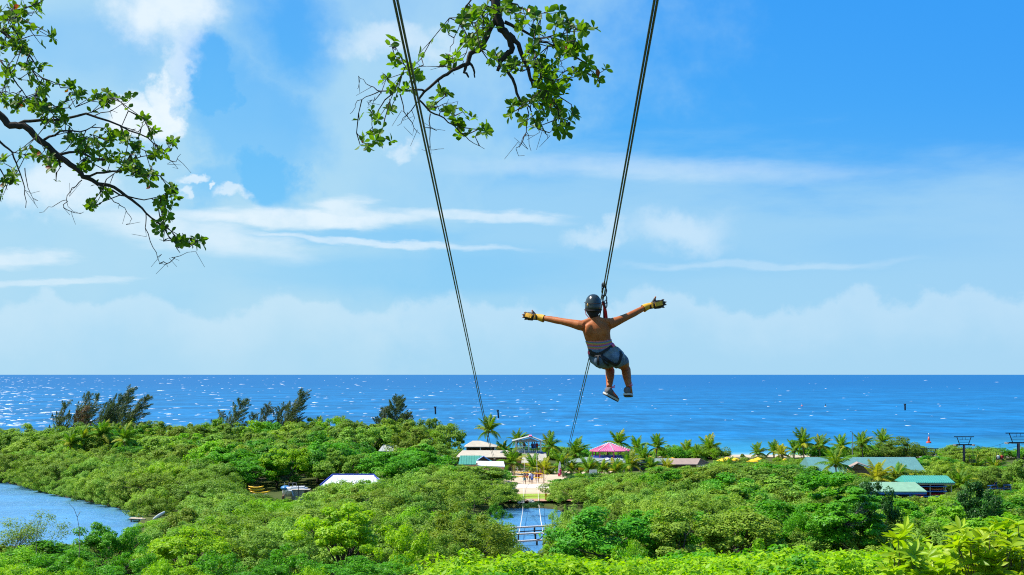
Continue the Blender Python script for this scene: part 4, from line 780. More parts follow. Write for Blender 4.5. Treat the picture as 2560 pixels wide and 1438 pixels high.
d = 236.0; x0, x1, g = base(1190, 1262, d); zt = GZ(1158, d)
t = thing('annex', 'low annex with a white flat roof and reddish wall before the green-roofed house', 'building', ((x0 + x1) / 2, d + 1.5, g)); MB().box(((x0 + x1) / 2 + .2, d + 1.6, (g + zt) / 2 - .3), (x1 - x0 - .7, 2.6, zt - g - .5)).build('wall', 'wall_salmon', t)
MB().add([(x0, d, zt - .35), (x1, d, zt - .55), (x1 - .2, d + 3, zt + .1), (x0, d + 3, zt + .2), (x0, d, zt - .5), (x1, d, zt - .7), (x1 - .2, d + 3, zt - .05), (x0, d + 3, zt + .05)], [(0, 1, 2, 3), (4, 7, 6, 5), (0, 4, 5, 1), (1, 5, 6, 2), (2, 6, 7, 3), (3, 7, 4, 0)]).build('roof', 'roof_white', t); MB().box((x0 + .15, d + .1, zt - .25), (.25, .25, .6)).build('chimney', 'wall_salmon', t)
# lookout tower: open white roof on columns over a thatched storey
d = 252.0; x0, x1, g = base(1280, 1357, d); zf = GZ(1130, d)
t = thing('lookout_tower', 'open white lookout with gabled roof and railing above a sloping thatched storey', 'tower', (GX(1320, d), d + 2, g))
zr, ze = GZ(1091, d), GZ(1103, d); xm = GX(1326, d)
mb = MB(); mb.add([(x0, d - .3, ze), (x1, d - .3, ze), (x1, d + 4.6, ze), (x0, d + 4.6, ze), (xm, d - .3, zr), (xm, d + 4.6, zr)] + [(x0, d - .3, ze - .12), (x1, d - .3, ze - .12), (x1, d + 4.6, ze - .12), (x0, d + 4.6, ze - .12), (xm, d - .3, zr - .14), (xm, d + 4.6, zr - .14)], [(0, 4, 5, 3), (4, 1, 2, 5), (6, 9, 11, 10), (10, 11, 8, 7), (0, 6, 10, 4), (4, 10, 7, 1), (3, 5, 11, 9), (5, 2, 8, 11), (0, 3, 9, 6), (1, 7, 8, 2)])
rf = mb.build('roof', 'roof_grey', t); MB().box((xm, d + 2, zr + .02), (.5, 5, .12)).build('ridge_cap', 'roof_pink', rf)
MB().add([(x0 + .5, d + .05, ze - .13), (x1 - .5, d + .05, ze - .13), (xm, d + .05, zr - .28), (x0 + .5, d + .15, ze - .13), (x1 - .5, d + .15, ze - .13), (xm, d + .15, zr - .28)], [(0, 1, 2), (3, 5, 4), (0, 3, 4, 1), (1, 4, 5, 2), (2, 5, 3, 0)]).build('gable', 'steel_grey', t)
posts(t, [(GX(px, d), yy) for px in (1290, 1322, 1352) for yy in (d + .2, d + 4.1)], zf - .1, ze - .1, .24, 'white_paint', 'column')
MB().box((GX(1320, d), d + 2.1, zf - .1), (x1 - x0 - .3, 5.2, .2)).build('deck', 'steel_grey', t)
MB().box((GX(1352, d), d - .62, zf - .22), (1.9, .1, .34)).build('deck_edge', 'trim_blue', t)
for yy, p0, p1 in ((d + .2, 1288, 1312), (d + 4.1, 1288, 1352)):
    for k in (.45, .95): MB().box((GX((p0 + p1) / 2, d), yy, zf + k), (GX(p1, d) - GX(p0, d), .07, .09)).build('rail', 'white_paint', t)
    posts(t, [(GX(lerp(p0, p1, k / 4), d), yy) for k in range(5)], zf, zf + .95, .07, 'white_paint', 'baluster')
xa, xb = GX(1303, d), GX(1368, d); zb = GZ(1157, d - 3)
MB().add([(xa, d - 3, zb), (xb, d - 3, zb), (xb - .2, d - .7, zf - .25), (xa + .2, d - .7, zf - .25), (xa, d - 3, zb - .2), (xb, d - 3, zb - .2), (xb - .2, d - .7, zf - .45), (xa + .2, d - .7, zf - .45)], [(0, 1, 2, 3), (4, 7, 6, 5), (0, 4, 5, 1), (1, 5, 6, 2), (3, 2, 6, 7), (0, 3, 7, 4)]).build('lower_roof', 'thatch', t)
MB().box((GX(1325, d), d + 1.2, (g + zf) / 2 - .3), (x1 - x0 - .6, 3.8, zf - g - .6)).build('wall', 'wood_brown', t); posts(t, [(GX(px, d - 2.6), d - 2.6) for px in (1308, 1322, 1340, 1362)], g, zb - .1, .18, 'wood_brown')
MB().box((GX(1345, d), d - .76, g + 1.05), (1.1, .08, 2.0)).build('door', 'net_black', t)
for k in (.5, .8, 1.1): MB().box((GX(1308, d - 2.7), d - 2.7, g + k), (4.2, .05, .09)).build('veranda_rail', 'white_paint', t)
posts(t, [(GX(1308, d - 2.7) + k, d - 2.7) for k in (-2, -1, 0, 1, 2)], g, g + 1.15, .1, 'white_paint', 'veranda_post')
# pink gazebo on top of the swirl-roofed hall
d = 256.0; cx, cy = GX(1530, d), d + 4; zr, ze = GZ(1107, d + 4), GZ(1129, d); rad = GX(1584, d) - cx; g = gz(cx, cy)
t = thing('beach_hall', 'round hall with pink lantern roof above a wide grey-green roof bearing a white swirl', 'building', (cx, cy, g))
n = 8; ring = [Vector((cx + rad * math.cos(a), cy + rad * math.sin(a) * .85, ze)) for a in [math.pi / 2 * 3 + .12 + k * 2 * math.pi / n for k in range(n)]]; apex = Vector((cx - .2, cy, zr))
for k in range(n):
    a, c_ = ring[k], ring[(k + 1) % n]; MB().add([a, c_, apex, a - Vector((0, 0, .15)), c_ - Vector((0, 0, .15)), apex - Vector((0, 0, .15))], [(0, 1, 2), (3, 5, 4), (0, 3, 4, 1)]).build('roof_panel', 'roof_pink', t)
    for i in range(9):
        p_ = apex.lerp(a, (i + .7) / 9.5); MB().ball(p_ + Vector((0, 0, .05)), (.15, .15, .09), 6, 5).build('ridge_tile', 'white_paint', t)
    for j in range(1, 7): e0 = a.lerp(c_, j / 7); e1 = apex.lerp(e0, .25 if j in (3, 4) else .45); MB().tube([e0 + Vector((0, 0, .03)), e1 + Vector((0, 0, .03))], .022, 4).build('seam', 'roof_pink', t)
for k in range(n): q_ = cx + (ring[k].x - cx) * .86, cy + (ring[k].y - cy) * .86; MB().box((q_[0], q_[1], ze - .7), (.2, .2, 1.3)).build('post', 'pink_paint', t)
zl = ze - 1.25; z2 = GZ(1160, d - 5); R1, R2 = rad * 1.02, rad * 2.15
r1 = [Vector((cx + R1 * math.cos(a), cy + R1 * .85 * math.sin(a), zl)) for a in [k * 2 * math.pi / 16 for k in range(16)]]; r2 = [Vector((cx + R2 * math.cos(a) - .5, cy + R2 * .62 * math.sin(a), z2)) for a in [k * 2 * math.pi / 16 for k in range(16)]]
MB().loft([r1, r2, [v - Vector((0, 0, .2)) for v in r2], [v - Vector((0, 0, .25)) for v in r1]]).build('lower_roof', 'roof_greygreen', t)
MB().loft([[v * 1 for v in [Vector((cx + R1 * .9 * math.cos(a), cy + R1 * .75 * math.sin(a), z)) for a in [k * 2 * math.pi / 12 for k in range(12)]]] for z in (zl - .3, zl + .25)]).build('lantern_wall', 'trim_blue', t)
def on_low(px, s):     # point on the lower roof, s = 0 at lantern, 1 at eave
    a = -math.pi / 2 + (px - 1530) / 230.0; A = Vector((cx + R1 * math.cos(a), cy + R1 * .85 * math.sin(a), zl)); B = Vector((cx + R2 * math.cos(a) - .5, cy + R2 * .62 * math.sin(a), z2)); return A.lerp(B, s) + Vector((0, 0, .06))
sw = MB(); pts = [on_low(px, s) for px, s in ((1452, .75), (1458, .45), (1472, .25), (1492, .16), (1508, .22), (1512, .38), (1502, .50), (1490, .46))]; sw.tube(pts, [.10, .17, .2, .2, .2, .18, .15, .08], 5); sw.build('swirl', 'white_paint', t)
sw = MB(); pts = [on_low(px, s) for px, s in ((1570, .2), (1590, .22), (1606, .35), (1612, .55))]; sw.tube(pts, [.08, .16, .16, .08], 5); sw.build('swirl', 'white_paint', t)
MB().tube([on_low(1530, 0.02), on_low(1534, .4)], .14, 5).build('ridge_line', 'yellow_paint', t)
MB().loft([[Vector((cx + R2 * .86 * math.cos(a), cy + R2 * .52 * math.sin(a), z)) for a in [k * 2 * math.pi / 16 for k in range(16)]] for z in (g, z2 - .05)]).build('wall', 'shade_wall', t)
posts(t, [(GX(px, d - 4.2), d - 4.2) for px in (1440, 1475, 1500, 1560, 1600)], g, z2 - .1, .18, 'wood_pale'); MB().box((GX(1463, d - 4.4), d - 4.4, GZ(1174, d - 4.4)), (2.4, .12, .9)).build('banner', 'cloth_yellow', t)
t = thing('notice_board', 'plain white board standing between the bushes before the swirl roof', 'board', (GX(1483, 238), 238, gz(GX(1483, 238), 238))); z_ = GZ(1182, 238); MB().box((GX(1483, 238), 238, z_), (1.3, .1, 1.0)).build('panel', 'white_paint', t); posts(t, [(GX(1476, 238), 238.06), (GX(1490, 238), 238.06)], 0.6, z_ - .4, .09, 'wood_brown', 'leg')
# low grey-green roof right of the hall and tan gabled hut
d = 258.0; x0, x1, g = base(1600, 1700, d); t = thing('beach_store', 'long low building with a grey-green roof right of the pink-roofed hall', 'building', ((x0 + x1) / 2, d + 3, g)); ze, zr = GZ(1160, d), GZ(1146, d + 3); MB().box(((x0 + x1) / 2, d + 3, (g + ze) / 2 - .06), (x1 - x0 - .8, 5, ze - g - .1)).build('wall', 'wall_beige', t); rf = hip(t, x0, x1, d, d + 6, ze, zr, x0 + 1, x1 - 1, 'roof_greygreen'); ribs(rf, x0, x1, x0 + 1, x1 - 1, d, d + 3, ze, zr, 12, 'roof_greygreen', .02)
d = 250.0; x0, x1, g = base(1664, 1762, d); t = thing('gabled_hut', 'hut with a dusty tan gabled roof and dark wooden gable end', 'hut', ((x0 + x1) / 2, d + 3, g)); ze, zr = GZ(1161, d), GZ(1146, d + 2.5); xg, xe = GX(1756, d), GX(1784, d + 2)
MB().add([(x0, d, ze), (xg - .9, d, ze), (xg, d + 2.4, zr), (x0 + 1.4, d + 2.4, zr), (x0 + .8, d + 5, ze), (xe, d + 5, ze - .2)] + [(x0, d, ze - .15), (xg - .9, d, ze - .15), (xg, d + 2.4, zr - .15), (x0 + 1.4, d + 2.4, zr - .15), (x0 + .8, d + 5, ze - .15), (xe, d + 5, ze - .35)], [(0, 1, 2, 3), (3, 2, 5, 4), (6, 9, 8, 7), (9, 10, 11, 8), (0, 6, 7, 1), (1, 7, 8, 2), (2, 8, 11, 5), (0, 3, 9, 6), (3, 4, 10, 9)]).build('roof', 'roof_brown', t)
MB().add([(xg - .95, d + .25, ze - .15), (xe - .3, d + 4.7, ze - .3), (xg - .02, d + 2.5, zr - .2), (xg - 1.15, d + .25, ze - .15), (xe - .5, d + 4.7, ze - .3), (xg - .2, d + 2.5, zr - .2)], [(0, 1, 2), (3, 5, 4), (0, 3, 4, 1), (1, 4, 5, 2), (2, 5, 3, 0)]).build('gable', 'wood_brown', t)
MB().box(((x0 + xg) / 2 - .2, d + 2.6, (g + ze) / 2 - .1), (xg - x0 - 1.6, 4.0, ze - g - .12)).build('wall', 'wood_brown', t); MB().slab([(xg - .8, d - .3, ze - .35), (xe, d + 1, ze - .55), (xe + .2, d + 3.5, ze - .5), (xg, d + 2, ze - .3)], .1).build('porch_roof', 'roof_tan', t); posts(t, [(xe - .25, d + 1.2), (xe - .1, d + 3.2)], g, ze - .62, .14, 'wood_brown')
# long teal roof, small grey gable, green pavilion, striped kayak store
d = 222.0; x0, x1, g = base(2030, 2318, d); t = thing('long_hall', 'long hall with a plain pale teal metal roof among palms', 'building', ((x0 + x1) / 2, d + 5, g)); ze, zr = GZ(1182, d), GZ(1143, d + 6); MB().box(((x0 + x1) / 2, d + 5.5, (g + ze) / 2 - .06), (x1 - x0 - 1, 9, max(.4, ze - g - .1))).build('wall', 'wall_beige', t); rf = hip(t, x0, x1, d, d + 12, ze, zr, x0 + .2, x1 - .2, 'roof_teal_pale', ry=d + 6); ribs(rf, x0, x1, x0 + .2, x1 - .2, d, d + 6, ze, zr, 40, 'roof_teal_pale', .018)
d = 214.0; x0, x1, g = base(2122, 2186, d); t = thing('gabled_hut', 'small hut with a grey-mauve gabled roof before the long teal roof', 'hut', ((x0 + x1) / 2, d + 2, g)); ze, zr = GZ(1171, d), GZ(1156, d + 1.5); xm = GX(2145, d)
MB().add([(x0, d, ze), (xm, d, zr), (x1, d + .6, ze), (x0 + .6, d + 4, ze), (xm + .8, d + 4, zr), (x1 + .3, d + 4, ze)] + [(x0, d, ze - .12), (xm, d, zr - .12), (x1, d + .6, ze - .12), (x0 + .6, d + 4, ze - .12), (xm + .8, d + 4, zr - .12), (x1 + .3, d + 4, ze - .12)], [(0, 1, 4, 3), (1, 2, 5, 4), (6, 9, 10, 7), (7, 10, 11, 8), (0, 6, 7, 1), (1, 7, 8, 2), (3, 4, 10, 9), (4, 5, 11, 10)]).build('roof', 'roof_brown', t)
MB().box(((x0 + x1) / 2 + .2, d + 2.3, (g + ze) / 2 - .06), (x1 - x0 - .8, 3, ze - g - .15)).build('wall', 'wood_brown', t); MB().add([(x0 + .4, d + .5, ze - .12), (x1 - .3, d + .7, ze - .12), (xm, d + .4, zr - .16), (x0 + .4, d + .6, ze - .12), (x1 - .3, d + .8, ze - .12), (xm, d + .5, zr - .16)], [(0, 1, 2), (3, 5, 4), (0, 3, 4, 1), (1, 4, 5, 2), (2, 5, 3, 0)]).build('gable', 'wood_brown', t)
d = 184.0; x0, x1, g = base(2160, 2318, d); t = thing('pavilion', 'open pavilion with a smooth pale green roof on blue posts', 'pavilion', ((x0 + x1) / 2, d + 3, g)); ze, zr = GZ(1229, d), GZ(1205, d + 3.2)
rf = hip(t, x0, x1, d, d + 7, ze, zr, x0 + .6, GX(2287, d + 3.2), 'roof_palegreen', ry=d + 3.2); MB().box(((x0 + x1) / 2, d + .08, ze - .24), (x1 - x0 - .1, .12, .26)).build('fascia', 'blue_paint', t); posts(t, [(GX(px, d), yy) for px in (2190, 2243, 2277) for yy in (d + .35, d + 5.8)], g, ze - .14, .2, 'blue_paint'); MB().box(((x0 + x1) / 2, d + 6.2, g + .7), (x1 - x0 - 1, .15, 1.3)).build('back_wall', 'shade_wall', t)
g22 = gz(GX(2240, d), d)
kayak((GX(2215, d), d + 1.4, g22 + .5), 2.6, 'kayak_red', 'red kayak under the pale green pavilion', .2); kayak((GX(2205, d), d - .3, g22 + .19), 1.8, 'white_gloss', 'white kayak at the front of the pale green pavilion', .1)
kayak((GX(2226, d), d - .5, g22 + .19), 1.5, 'white_gloss', 'short white kayak beside the blue post of the pavilion', -.1)
MB().box((GX(2215, d), d + 1.4, g22 + .16), (1.6, .7, .32)).build('trestle', 'wood_brown', t)
t2 = thing('paddle_board', 'bright green board standing upright against the blue pavilion post', 'board', (GX(2287, d), d + .1, g22)); rings = []
for i in range(7): u = i / 6 * 2 - 1; w_ = .33 * max(.15, (1 - abs(u) ** 3)); z_ = g22 + .95 + u * .95; rings.append([Vector((GX(2287, d) + s * w_, d + .15 + o_ + .1 * (u + 1), z_)) for s, o_ in ((-1, -.04), (1, -.04), (1, .04), (-1, .04))])
MB().loft(rings).build('deck', 'board_green', t2); MB().box((GX(2287, d), d + .09, g22 + 1.0), (.3, .02, .5)).build('grip_pad', 'roof_palegreen', t2)
d = 198.0; x0, x1, g = base(2262, 2388, d); t = thing('kayak_store', 'open store with a striped teal metal roof and blue kayak shelves', 'building', ((x0 + x1) / 2, d + 2.5, g)); ze, zr = GZ(1207, d), GZ(1189, d + 2.6)
rf = hip(t, x0, x1, d, d + 5.2, ze, zr, x0 + .3, x1 - .4, 'roof_teal'); ribs(rf, x0, x1, x0 + .3, x1 - .4, d, d + 2.6, ze, zr, 22, 'roof_green', .045)
MB().box(((x0 + x1) / 2, d + .1, ze - .2), (x1 - x0 - .1, .1, .16)).build('fascia', 'wood_pale', t); posts(t, [(GX(px, d), d + .3) for px in (2286, 2327, 2365, 2380)], g, ze - .13, .13, 'wood_pale'); MB().box(((x0 + x1) / 2, d + 4.6, (g + ze) / 2), (x1 - x0 - .6, .15, ze - g - .2)).build('back_wall', 'wood_dark', t)
for zk in (.35, 1.05, 1.75): MB().box((GX(2328, d), d + 1.0, g + zk), (GX(2366, d) - GX(2284, d), 1.6, .12)).build('shelf', 'blue_paint', t)
for i, (px, zk, m_, lab) in enumerate(((2306, .62, 'kayak_red', 'red kayak on the lowest blue shelf'), (2346, .62, 'kayak_red', 'second red kayak on the lowest blue shelf'), (2306, 1.32, 'kayak_red', 'red kayak on the middle blue shelf, left bay'), (2346, 1.32, 'kayak_orange', 'orange kayak on the middle blue shelf'), (2308, 2.02, 'kayak_red', 'red kayak on the top blue shelf, left bay'), (2346, 2.02, 'kayak_red', 'red kayak on the top blue shelf, right bay'))): kayak((GX(px, d), d + .9, g + zk - .04), 2.45, m_, lab, 0, 'kayaks in the striped store')
kayak((GX(2296, d - 1.2), d - .9, gz(GX(2296, d), d) + .2), 1.6, 'kayak_yellow', 'yellow kayak on the ground before the striped store', .1)
# blue railing at the right
d = 206.0; x0, x1, g = base(2468, 2600, d); t = thing('railing', 'bright blue railing of two rails on a raised walk', 'railing', (GX(2515, d), d, g)); zt = GZ(1213, d)
for z_ in (zt, zt - .45, zt - .85): MB().tube([(x0, d - .2 - (0), z_ - .1), (GX(2485, d), d, z_), (x1, d, z_)], .055, 5).build('rail', 'blue_paint', t)
posts(t, [(GX(px, d), d) for px in range(2476, 2600, 17)], g, zt, .09, 'blue_paint'); MB().box(((x0 + x1) / 2, d + .9, (g + zt - 1.0) / 2), (x1 - x0, 1.7, max(.2, zt - 1.0 - g))).build('walkway', 'roof_tan', t)
# chairlift
def lift_tower(px, ptop, d, wpx, label, hbox):
    x = GX(px, d); g = gz(x, d); zt = GZ(ptop, d); w = wpx / F * d; h = hbox / F * d; zb = zt - h
    t = thing('lift_tower', label, 'tower', (x, d, g), 'chairlift towers')
    MB().tube([(x, d, g - .2), (x, d, zb)], [.26, .22], 10).build('mast', 'steel_dark', t, True)
    MB().box((x, d, zb), (w * .78, .24, .22)).build('crossarm', 'steel_dark', t); MB().box((x, d, zt), (w, .16, .14)).build('top_beam', 'steel_dark', t)
    for s in (-1, 1):
        MB().tube([(x + s * w * .22, d, zb), (x + s * w * .36, d, zt)], .07, 5).build('strut', 'steel_dark', t); MB().tube([(x + s * w * .19, d, zb + h * .62), (x + s * w * .06, d, zb + h * .62), (x + s * w * .10, d, zt)], .03, 4).build('hanger_bar', 'steel_dark', t)
        sh = MB()
        for k in range(4): c = Vector((x + s * w * .46, d - .6 + k * .4, zb - .06)); sh.tube([c - Vector((.07, 0, 0)), c + Vector((.07, 0, 0))], .15, 10)
        sh.box((x + s * w * .46, d, zb - .05), (.06, 1.6, .1)); sh.build('sheave_train', 'steel_grey', t)
    for k in (.3, .6): MB().tube([(x - w * .27, d, zb + h * k), (x + w * .27, d, zb + h * k)], .03, 4).build('ladder_rail', 'steel_dark', t)
    return [Vector((x + s * w * .46, d, zb + .12)) for s in (-1, 1)]
e3 = lift_tower(2323, 1122, 276, 46, 'far chairlift tower, lowest of the three, behind the rounded tree', 20); e1 = lift_tower(2410, 1092, 250, 50, 'middle chairlift tower with trapezoid frame above the trees', 20); e2 = lift_tower(2546, 1083, 214, 64, 'nearest and largest chairlift tower with a thick dark mast', 24)
e0 = [Vector((GX(2640, 170) + s * 1.7, 170, 11.5)) for s in (-1, 1)]
cab = []
for s in (0, 1):
    t = thing('haul_cable', ('seaward' if s == 0 else 'landward') + ' run of the thin dark chairlift cable over its tower sheaves', 'cable', e3[s]); pts = []
    for A, B, sag in ((e3[s], e1[s], .5), (e1[s], e2[s], .9), (e2[s], e0[s], .9)): pts += [A.lerp(B, k / 8) - Vector((0, 0, sag * 4 * (k / 8) * (1 - k / 8))) for k in range(8)]
    pts.append(e0[s]); cab.append(pts); MB().tube(pts, .022, 5).build('strand', 'steel_dark', t)
# ------------------------------------------------------------------ small people, court, sea marks, jetty, cables
for nm, c in (('skin', (0.42, 0.19, 0.105)), ('skin_pale', (0.60, 0.33, 0.23)), ('skin_dark', (0.16, 0.07, 0.04)), ('hair_dark', (0.012, 0.009, 0.008)), ('cloth_teal', (0.03, 0.27, 0.27)), ('cloth_navy', (0.02, 0.03, 0.14)), ('cloth_blue', (0.04, 0.13, 0.45)), ('cloth_white', (0.72, 0.72, 0.75)), ('cloth_pink', (0.75, 0.05, 0.16)), ('cloth_red', (0.5, 0.02, 0.03)), ('cloth_black', (0.015, 0.015, 0.018)), ('cloth_lilac', (0.35, 0.35, 0.62))): mat(nm, c, .75, .1, 8)
BODY = {}
def body_shapes(pose):
    L = {}
    hip_z, sh_z = .93, 1.43
    if pose == 'sit': hip_z, sh_z = .12, .62
    dz = sh_z - 1.43
    ar = {'stand': ((.22, .02, 1.12), (.23, -.10, .88)), 'reach': ((.33, -.18, 1.50), (.30, -.30, 1.75)), 'hips': ((.33, .08, 1.16), (.20, -.05, .98)), 'sit': ((.25, -.08, 1.12), (.20, -.32, 1.02))}[pose]
    b1 = MB(); b1.ball((0, -.01, 1.62 + dz), (.085, .10, .12), 12, 9); b1.ball((0, -.11, 1.60 + dz), (.018, .025, .025), 6, 5); b1.tube([(0, .01, 1.42 + dz), (0, 0, 1.56 + dz)], .055, 8)
    for s in (-1, 1): b1.ball((s * .085, 0, 1.61 + dz), (.015, .03, .035), 6, 5)
    rr = [[Vector((w * math.cos(a), dp * math.sin(a), z + dz)) for a in [k * math.pi / 6 for k in range(12)]] for w, dp, z in ((.06, .06, 1.46), (.17, .09, 1.42), (.19, .11, 1.30), (.15, .10, 1.10), (.17, .11, .98), (.16, .11, .88))]; b1.loft(rr)
    for s in (-1, 1):
        e, h = ar; S = Vector((s * .185, 0, 1.40 + dz)); E = Vector((s * e[0], e[1], e[2] + dz)); Hh = Vector((s * h[0], h[1], h[2] + dz)); b1.tube([S, S.lerp(E, .5), E, E.lerp(Hh, .4), Hh], [.055, .048, .04, .04, .028], 8)
        dr = (Hh - E).normalized(); b1.ball(Hh + dr * .05, (.035, .025, .05), 8, 6); b1.tube([Hh + dr * .08, Hh + dr * .15], [.028, .012], 6)
        if pose == 'sit': K, A = Vector((s * .12, -.48, .16)), Vector((s * .12, -.52, -.30)); Hp = Vector((s * .09, 0, hip_z))
        else: K, A = Vector((s * .12 + (.04 if pose == 'reach' else 0), -.03, .50)), Vector((s * .13 * (1.5 if pose != 'stand' else 1), .02 * s, .08)); Hp = Vector((s * .09, 0, hip_z))
        b1.tube([Hp, Hp.lerp(K, .5), K, K.lerp(A, .35), A], [.095, .085, .06, .058, .038], 9); b1.ball(A + Vector((0, -.07, -.04)), (.045, .13, .04), 8, 6)
    return b1, dz, hip_z
def small_person(name_lab, x, y, z, rz, pose, skin, top, bottom, hair='hair_dark', sc=1.0, group=None):
    b1, dz, hz = body_shapes(pose)
    if pose not in BODY: BODY[pose] = remeshed('body_' + pose, b1, .022, 2)
    o = thing('person', name_lab, 'person', (x, y, z), group, rz); o.scale = (sc, sc, sc)
    bo = bpy.data.objects.new('body', BODY[pose]); COL.objects.link(bo); bo.parent = o
    if not BODY[pose].materials: BODY[pose].materials.append(MATS['skin'])
    bo.material_slots[0].link = 'OBJECT'; bo.material_slots[0].material = MATS[skin]
    hm = MB().ball((0, .012, 1.645 + dz), (.094, .108, .112), 12, 8); obj('hair', hm.mesh('hair'), hair, o, True)
    if top:
        m = MB(); m.loft([[Vector((w * math.cos(a), dp * math.sin(a), zz + dz)) for a in [k * math.pi / 6 for k in range(12)]] for w, dp, zz in ((.07, .07, 1.465), (.185, .10, 1.43), (.205, .125, 1.30), (.17, .118, 1.10), (.185, .128, .95))])
        for s in (-1, 1): m.tube([(s * .17, 0, 1.41 + dz), (s * .235, 0, 1.26 + dz)], [.07, .066], 8)
        obj('shirt', m.mesh('shirt'), top, o, True)
    m = MB(); m.loft([[Vector((w * math.cos(a), dp * math.sin(a), zz + dz)) for a in [k * math.pi / 6 for k in range(12)]] for w, dp, zz in ((.18, .125, 1.0), (.185, .13, .92), (.17, .125, .84))])
    for s in (-1, 1):
        Hp = Vector((s * .09, 0, hz)); K = Vector((s * .12, -.48, .16)) if pose == 'sit' else Vector((s * .12, -.03, .50)); m.tube([Hp, Hp.lerp(K, .75)], [.112, .095], 9)
    obj('shorts', m.mesh('shorts'), bottom, o, True); return o
GC = 0.93
def pp(px, py, z): d = (CAMZ - z) * F / (py - HOR); return GX(px, d), d
PI = math.pi
for px, py, rz, pose, sk, tp, bt, lab in ((1311, 1211, PI, 'hips', 'skin', None, 'cloth_teal', 'bare-chested person in teal shorts before the yellow net'), (1317.5, 1204, PI, 'reach', 'skin_pale', None, 'cloth_pink', 'bare-chested person with raised arms under the yellow net'), (1325.5, 1206, PI * .8, 'stand', 'skin_dark', 'cloth_white', 'cloth_navy', 'person in a white top crouched near the net'), (1330, 1210, PI, 'stand', 'skin', 'cloth_lilac', 'cloth_blue', 'person in a pale blue shirt facing the net'), (1344, 1206.5, 0, 'stand', 'skin_dark', 'cloth_red', 'cloth_red', 'person in dark red leaning by the net post'), (1340.5, 1203, 0, 'hips', 'skin', None, 'wood_brown', 'person in brown trunks beyond the net'), (1351, 1198, 0, 'stand', 'skin', None, 'cloth_red', 'person in red trunks behind the net')):
    x, y = pp(px, py, GC); small_person(lab, x, y, GC, rz, pose, sk, tp, bt)
dT = 252.0; zf = GZ(1130, dT)
for px, dy, rz, sk, tp, bt, lab in ((1311, 1.6, 0.4, 'skin', None, 'cloth_black', 'bare-chested person at the lookout railing'), (1331, 1.0, 2.6, 'skin_dark', 'cloth_navy', 'cloth_navy', 'person in navy on the lookout deck'), (1336.5, .8, 2.9, 'skin', 'cloth_blue', 'cloth_blue', 'person in bright blue on the lookout deck'), (1342.5, 1.5, 3.3, 'skin_dark', 'cloth_red', 'wood_brown', 'person in brown and red on the lookout deck')): small_person(lab, GX(px, dT), dT + dy, zf, rz, 'hips' if px == 1336.5 else 'stand', sk, tp, bt)
for px, dy, tp, bt, lab in ((2256, 2.0, 'cloth_navy', 'cloth_navy', 'person in navy under the pale green pavilion'), (2262, 2.4, 'cloth_black', 'cloth_red', 'person in black under the pale green pavilion'), (2237, 3.0, 'cloth_red', 'cloth_black', 'person in red by the blue pavilion post')): small_person(lab, GX(px, 184), 184 + dy, gz(GX(px, 184), 184 + dy), .5, 'stand', 'skin', tp, bt)
zw = GZ(1213, 206) - 1.0
for px, tp, lab in ((2490, 'cloth_navy', 'person in navy behind the blue railing near its curved end'), (2505, 'cloth_black', 'person in black behind the blue railing'), (2548, 'cloth_navy', 'person in navy behind the blue railing by the lift mast'), (2556, 'cloth_black', 'person in black behind the blue railing by the lift mast')): small_person(lab, GX(px, 206.7), 206.7, zw, 0.3, 'stand', 'skin', tp, 'cloth_black')
# pink and white board with a person in pink
d = 238.0; x = GX(1398, d); g = gz(x, d); t = thing('paddle_board', 'white board with pink foot standing at the edge of the court', 'board', (x, d, g)); rings = []
for i in range(7): u = i / 6 * 2 - 1; w_ = .24 * max(.12, (1 - abs(u) ** 3)); z_ = g + 1.4 + u * 1.4; rings.append([Vector((x + .06 * (u + 1) + s * w_, d + o_, z_)) for s, o_ in ((-1, -.05), (1, -.05), (1, .05), (-1, .05))])
MB().loft(rings).build('deck', 'white_gloss', t); MB().box((x, d - .07, g + .45), (.4, .03, .7)).build('grip_pad', 'flag_pink', t)
small_person('person in pink beside the white board', GX(1401, 237.2), 237.2, gz(GX(1401, 237.2), 237.2), .8, 'stand', 'skin', 'cloth_pink', 'cloth_pink')
# volleyball net with yellow tapes
P = [pp(1287, 1203, GC), pp(1356.5, 1208, GC)]; t = thing('volleyball_net', 'volleyball net with wide yellow tapes on wooden posts over the sand court', 'net', ((P[0][0] + P[1][0]) / 2, (P[0][1] + P[1][1]) / 2, GC))
A = Vector((*P[0], GC)); B = Vector((*P[1], GC))
for q_ in (A + Vector((-.15, 0, 0)), B + Vector((.2, 0, 0))): MB().tube([q_ - Vector((0, 0, .2)), q_ + Vector((0, 0, 2.55))], .07, 8).build('post', 'wood_brown', t)
zt0, zt1, zb0, zb1 = GZ(1180, P[0][1]), GZ(1184, P[1][1]), GZ(1190.5, P[0][1]), GZ(1195, P[1][1])
def ribbon(a, c_, h, m, nm, par): dr = (c_ - a).normalized(); M3 = Matrix((dr, Vector((dr.y, -dr.x, 0)).normalized(), Vector((0, 0, 1)))).transposed(); return MB().box((a + c_) / 2, ((c_ - a).length, .03, h), M=M3).build(nm, m, par)
a0, a1, b0, b1_ = Vector((A.x, A.y, zt0)), Vector((B.x, B.y, zt1)), Vector((A.x, A.y, zb0)), Vector((B.x, B.y, zb1))
ribbon(a0, a1, .13, 'yellow_paint', 'top_tape', t); ribbon(b0, b1_, .13, 'yellow_paint', 'bottom_tape', t); MB().tube([a0, b0], .05, 5).build('side_tape', 'yellow_paint', t); MB().tube([a1, b1_], .05, 5).build('side_tape', 'yellow_paint', t)
ms = MB()
for i in range(1, 26): u = i / 26; ms.tube([a0.lerp(a1, u), b0.lerp(b1_, u)], .006, 3, cap=False)
for i in range(1, 6): u = i / 6; ms.tube([a0.lerp(b0, u), a1.lerp(b1_, u)], .006, 3, cap=False)
tag(ms.build('mesh_net', 'net_black', t), kind='stuff')
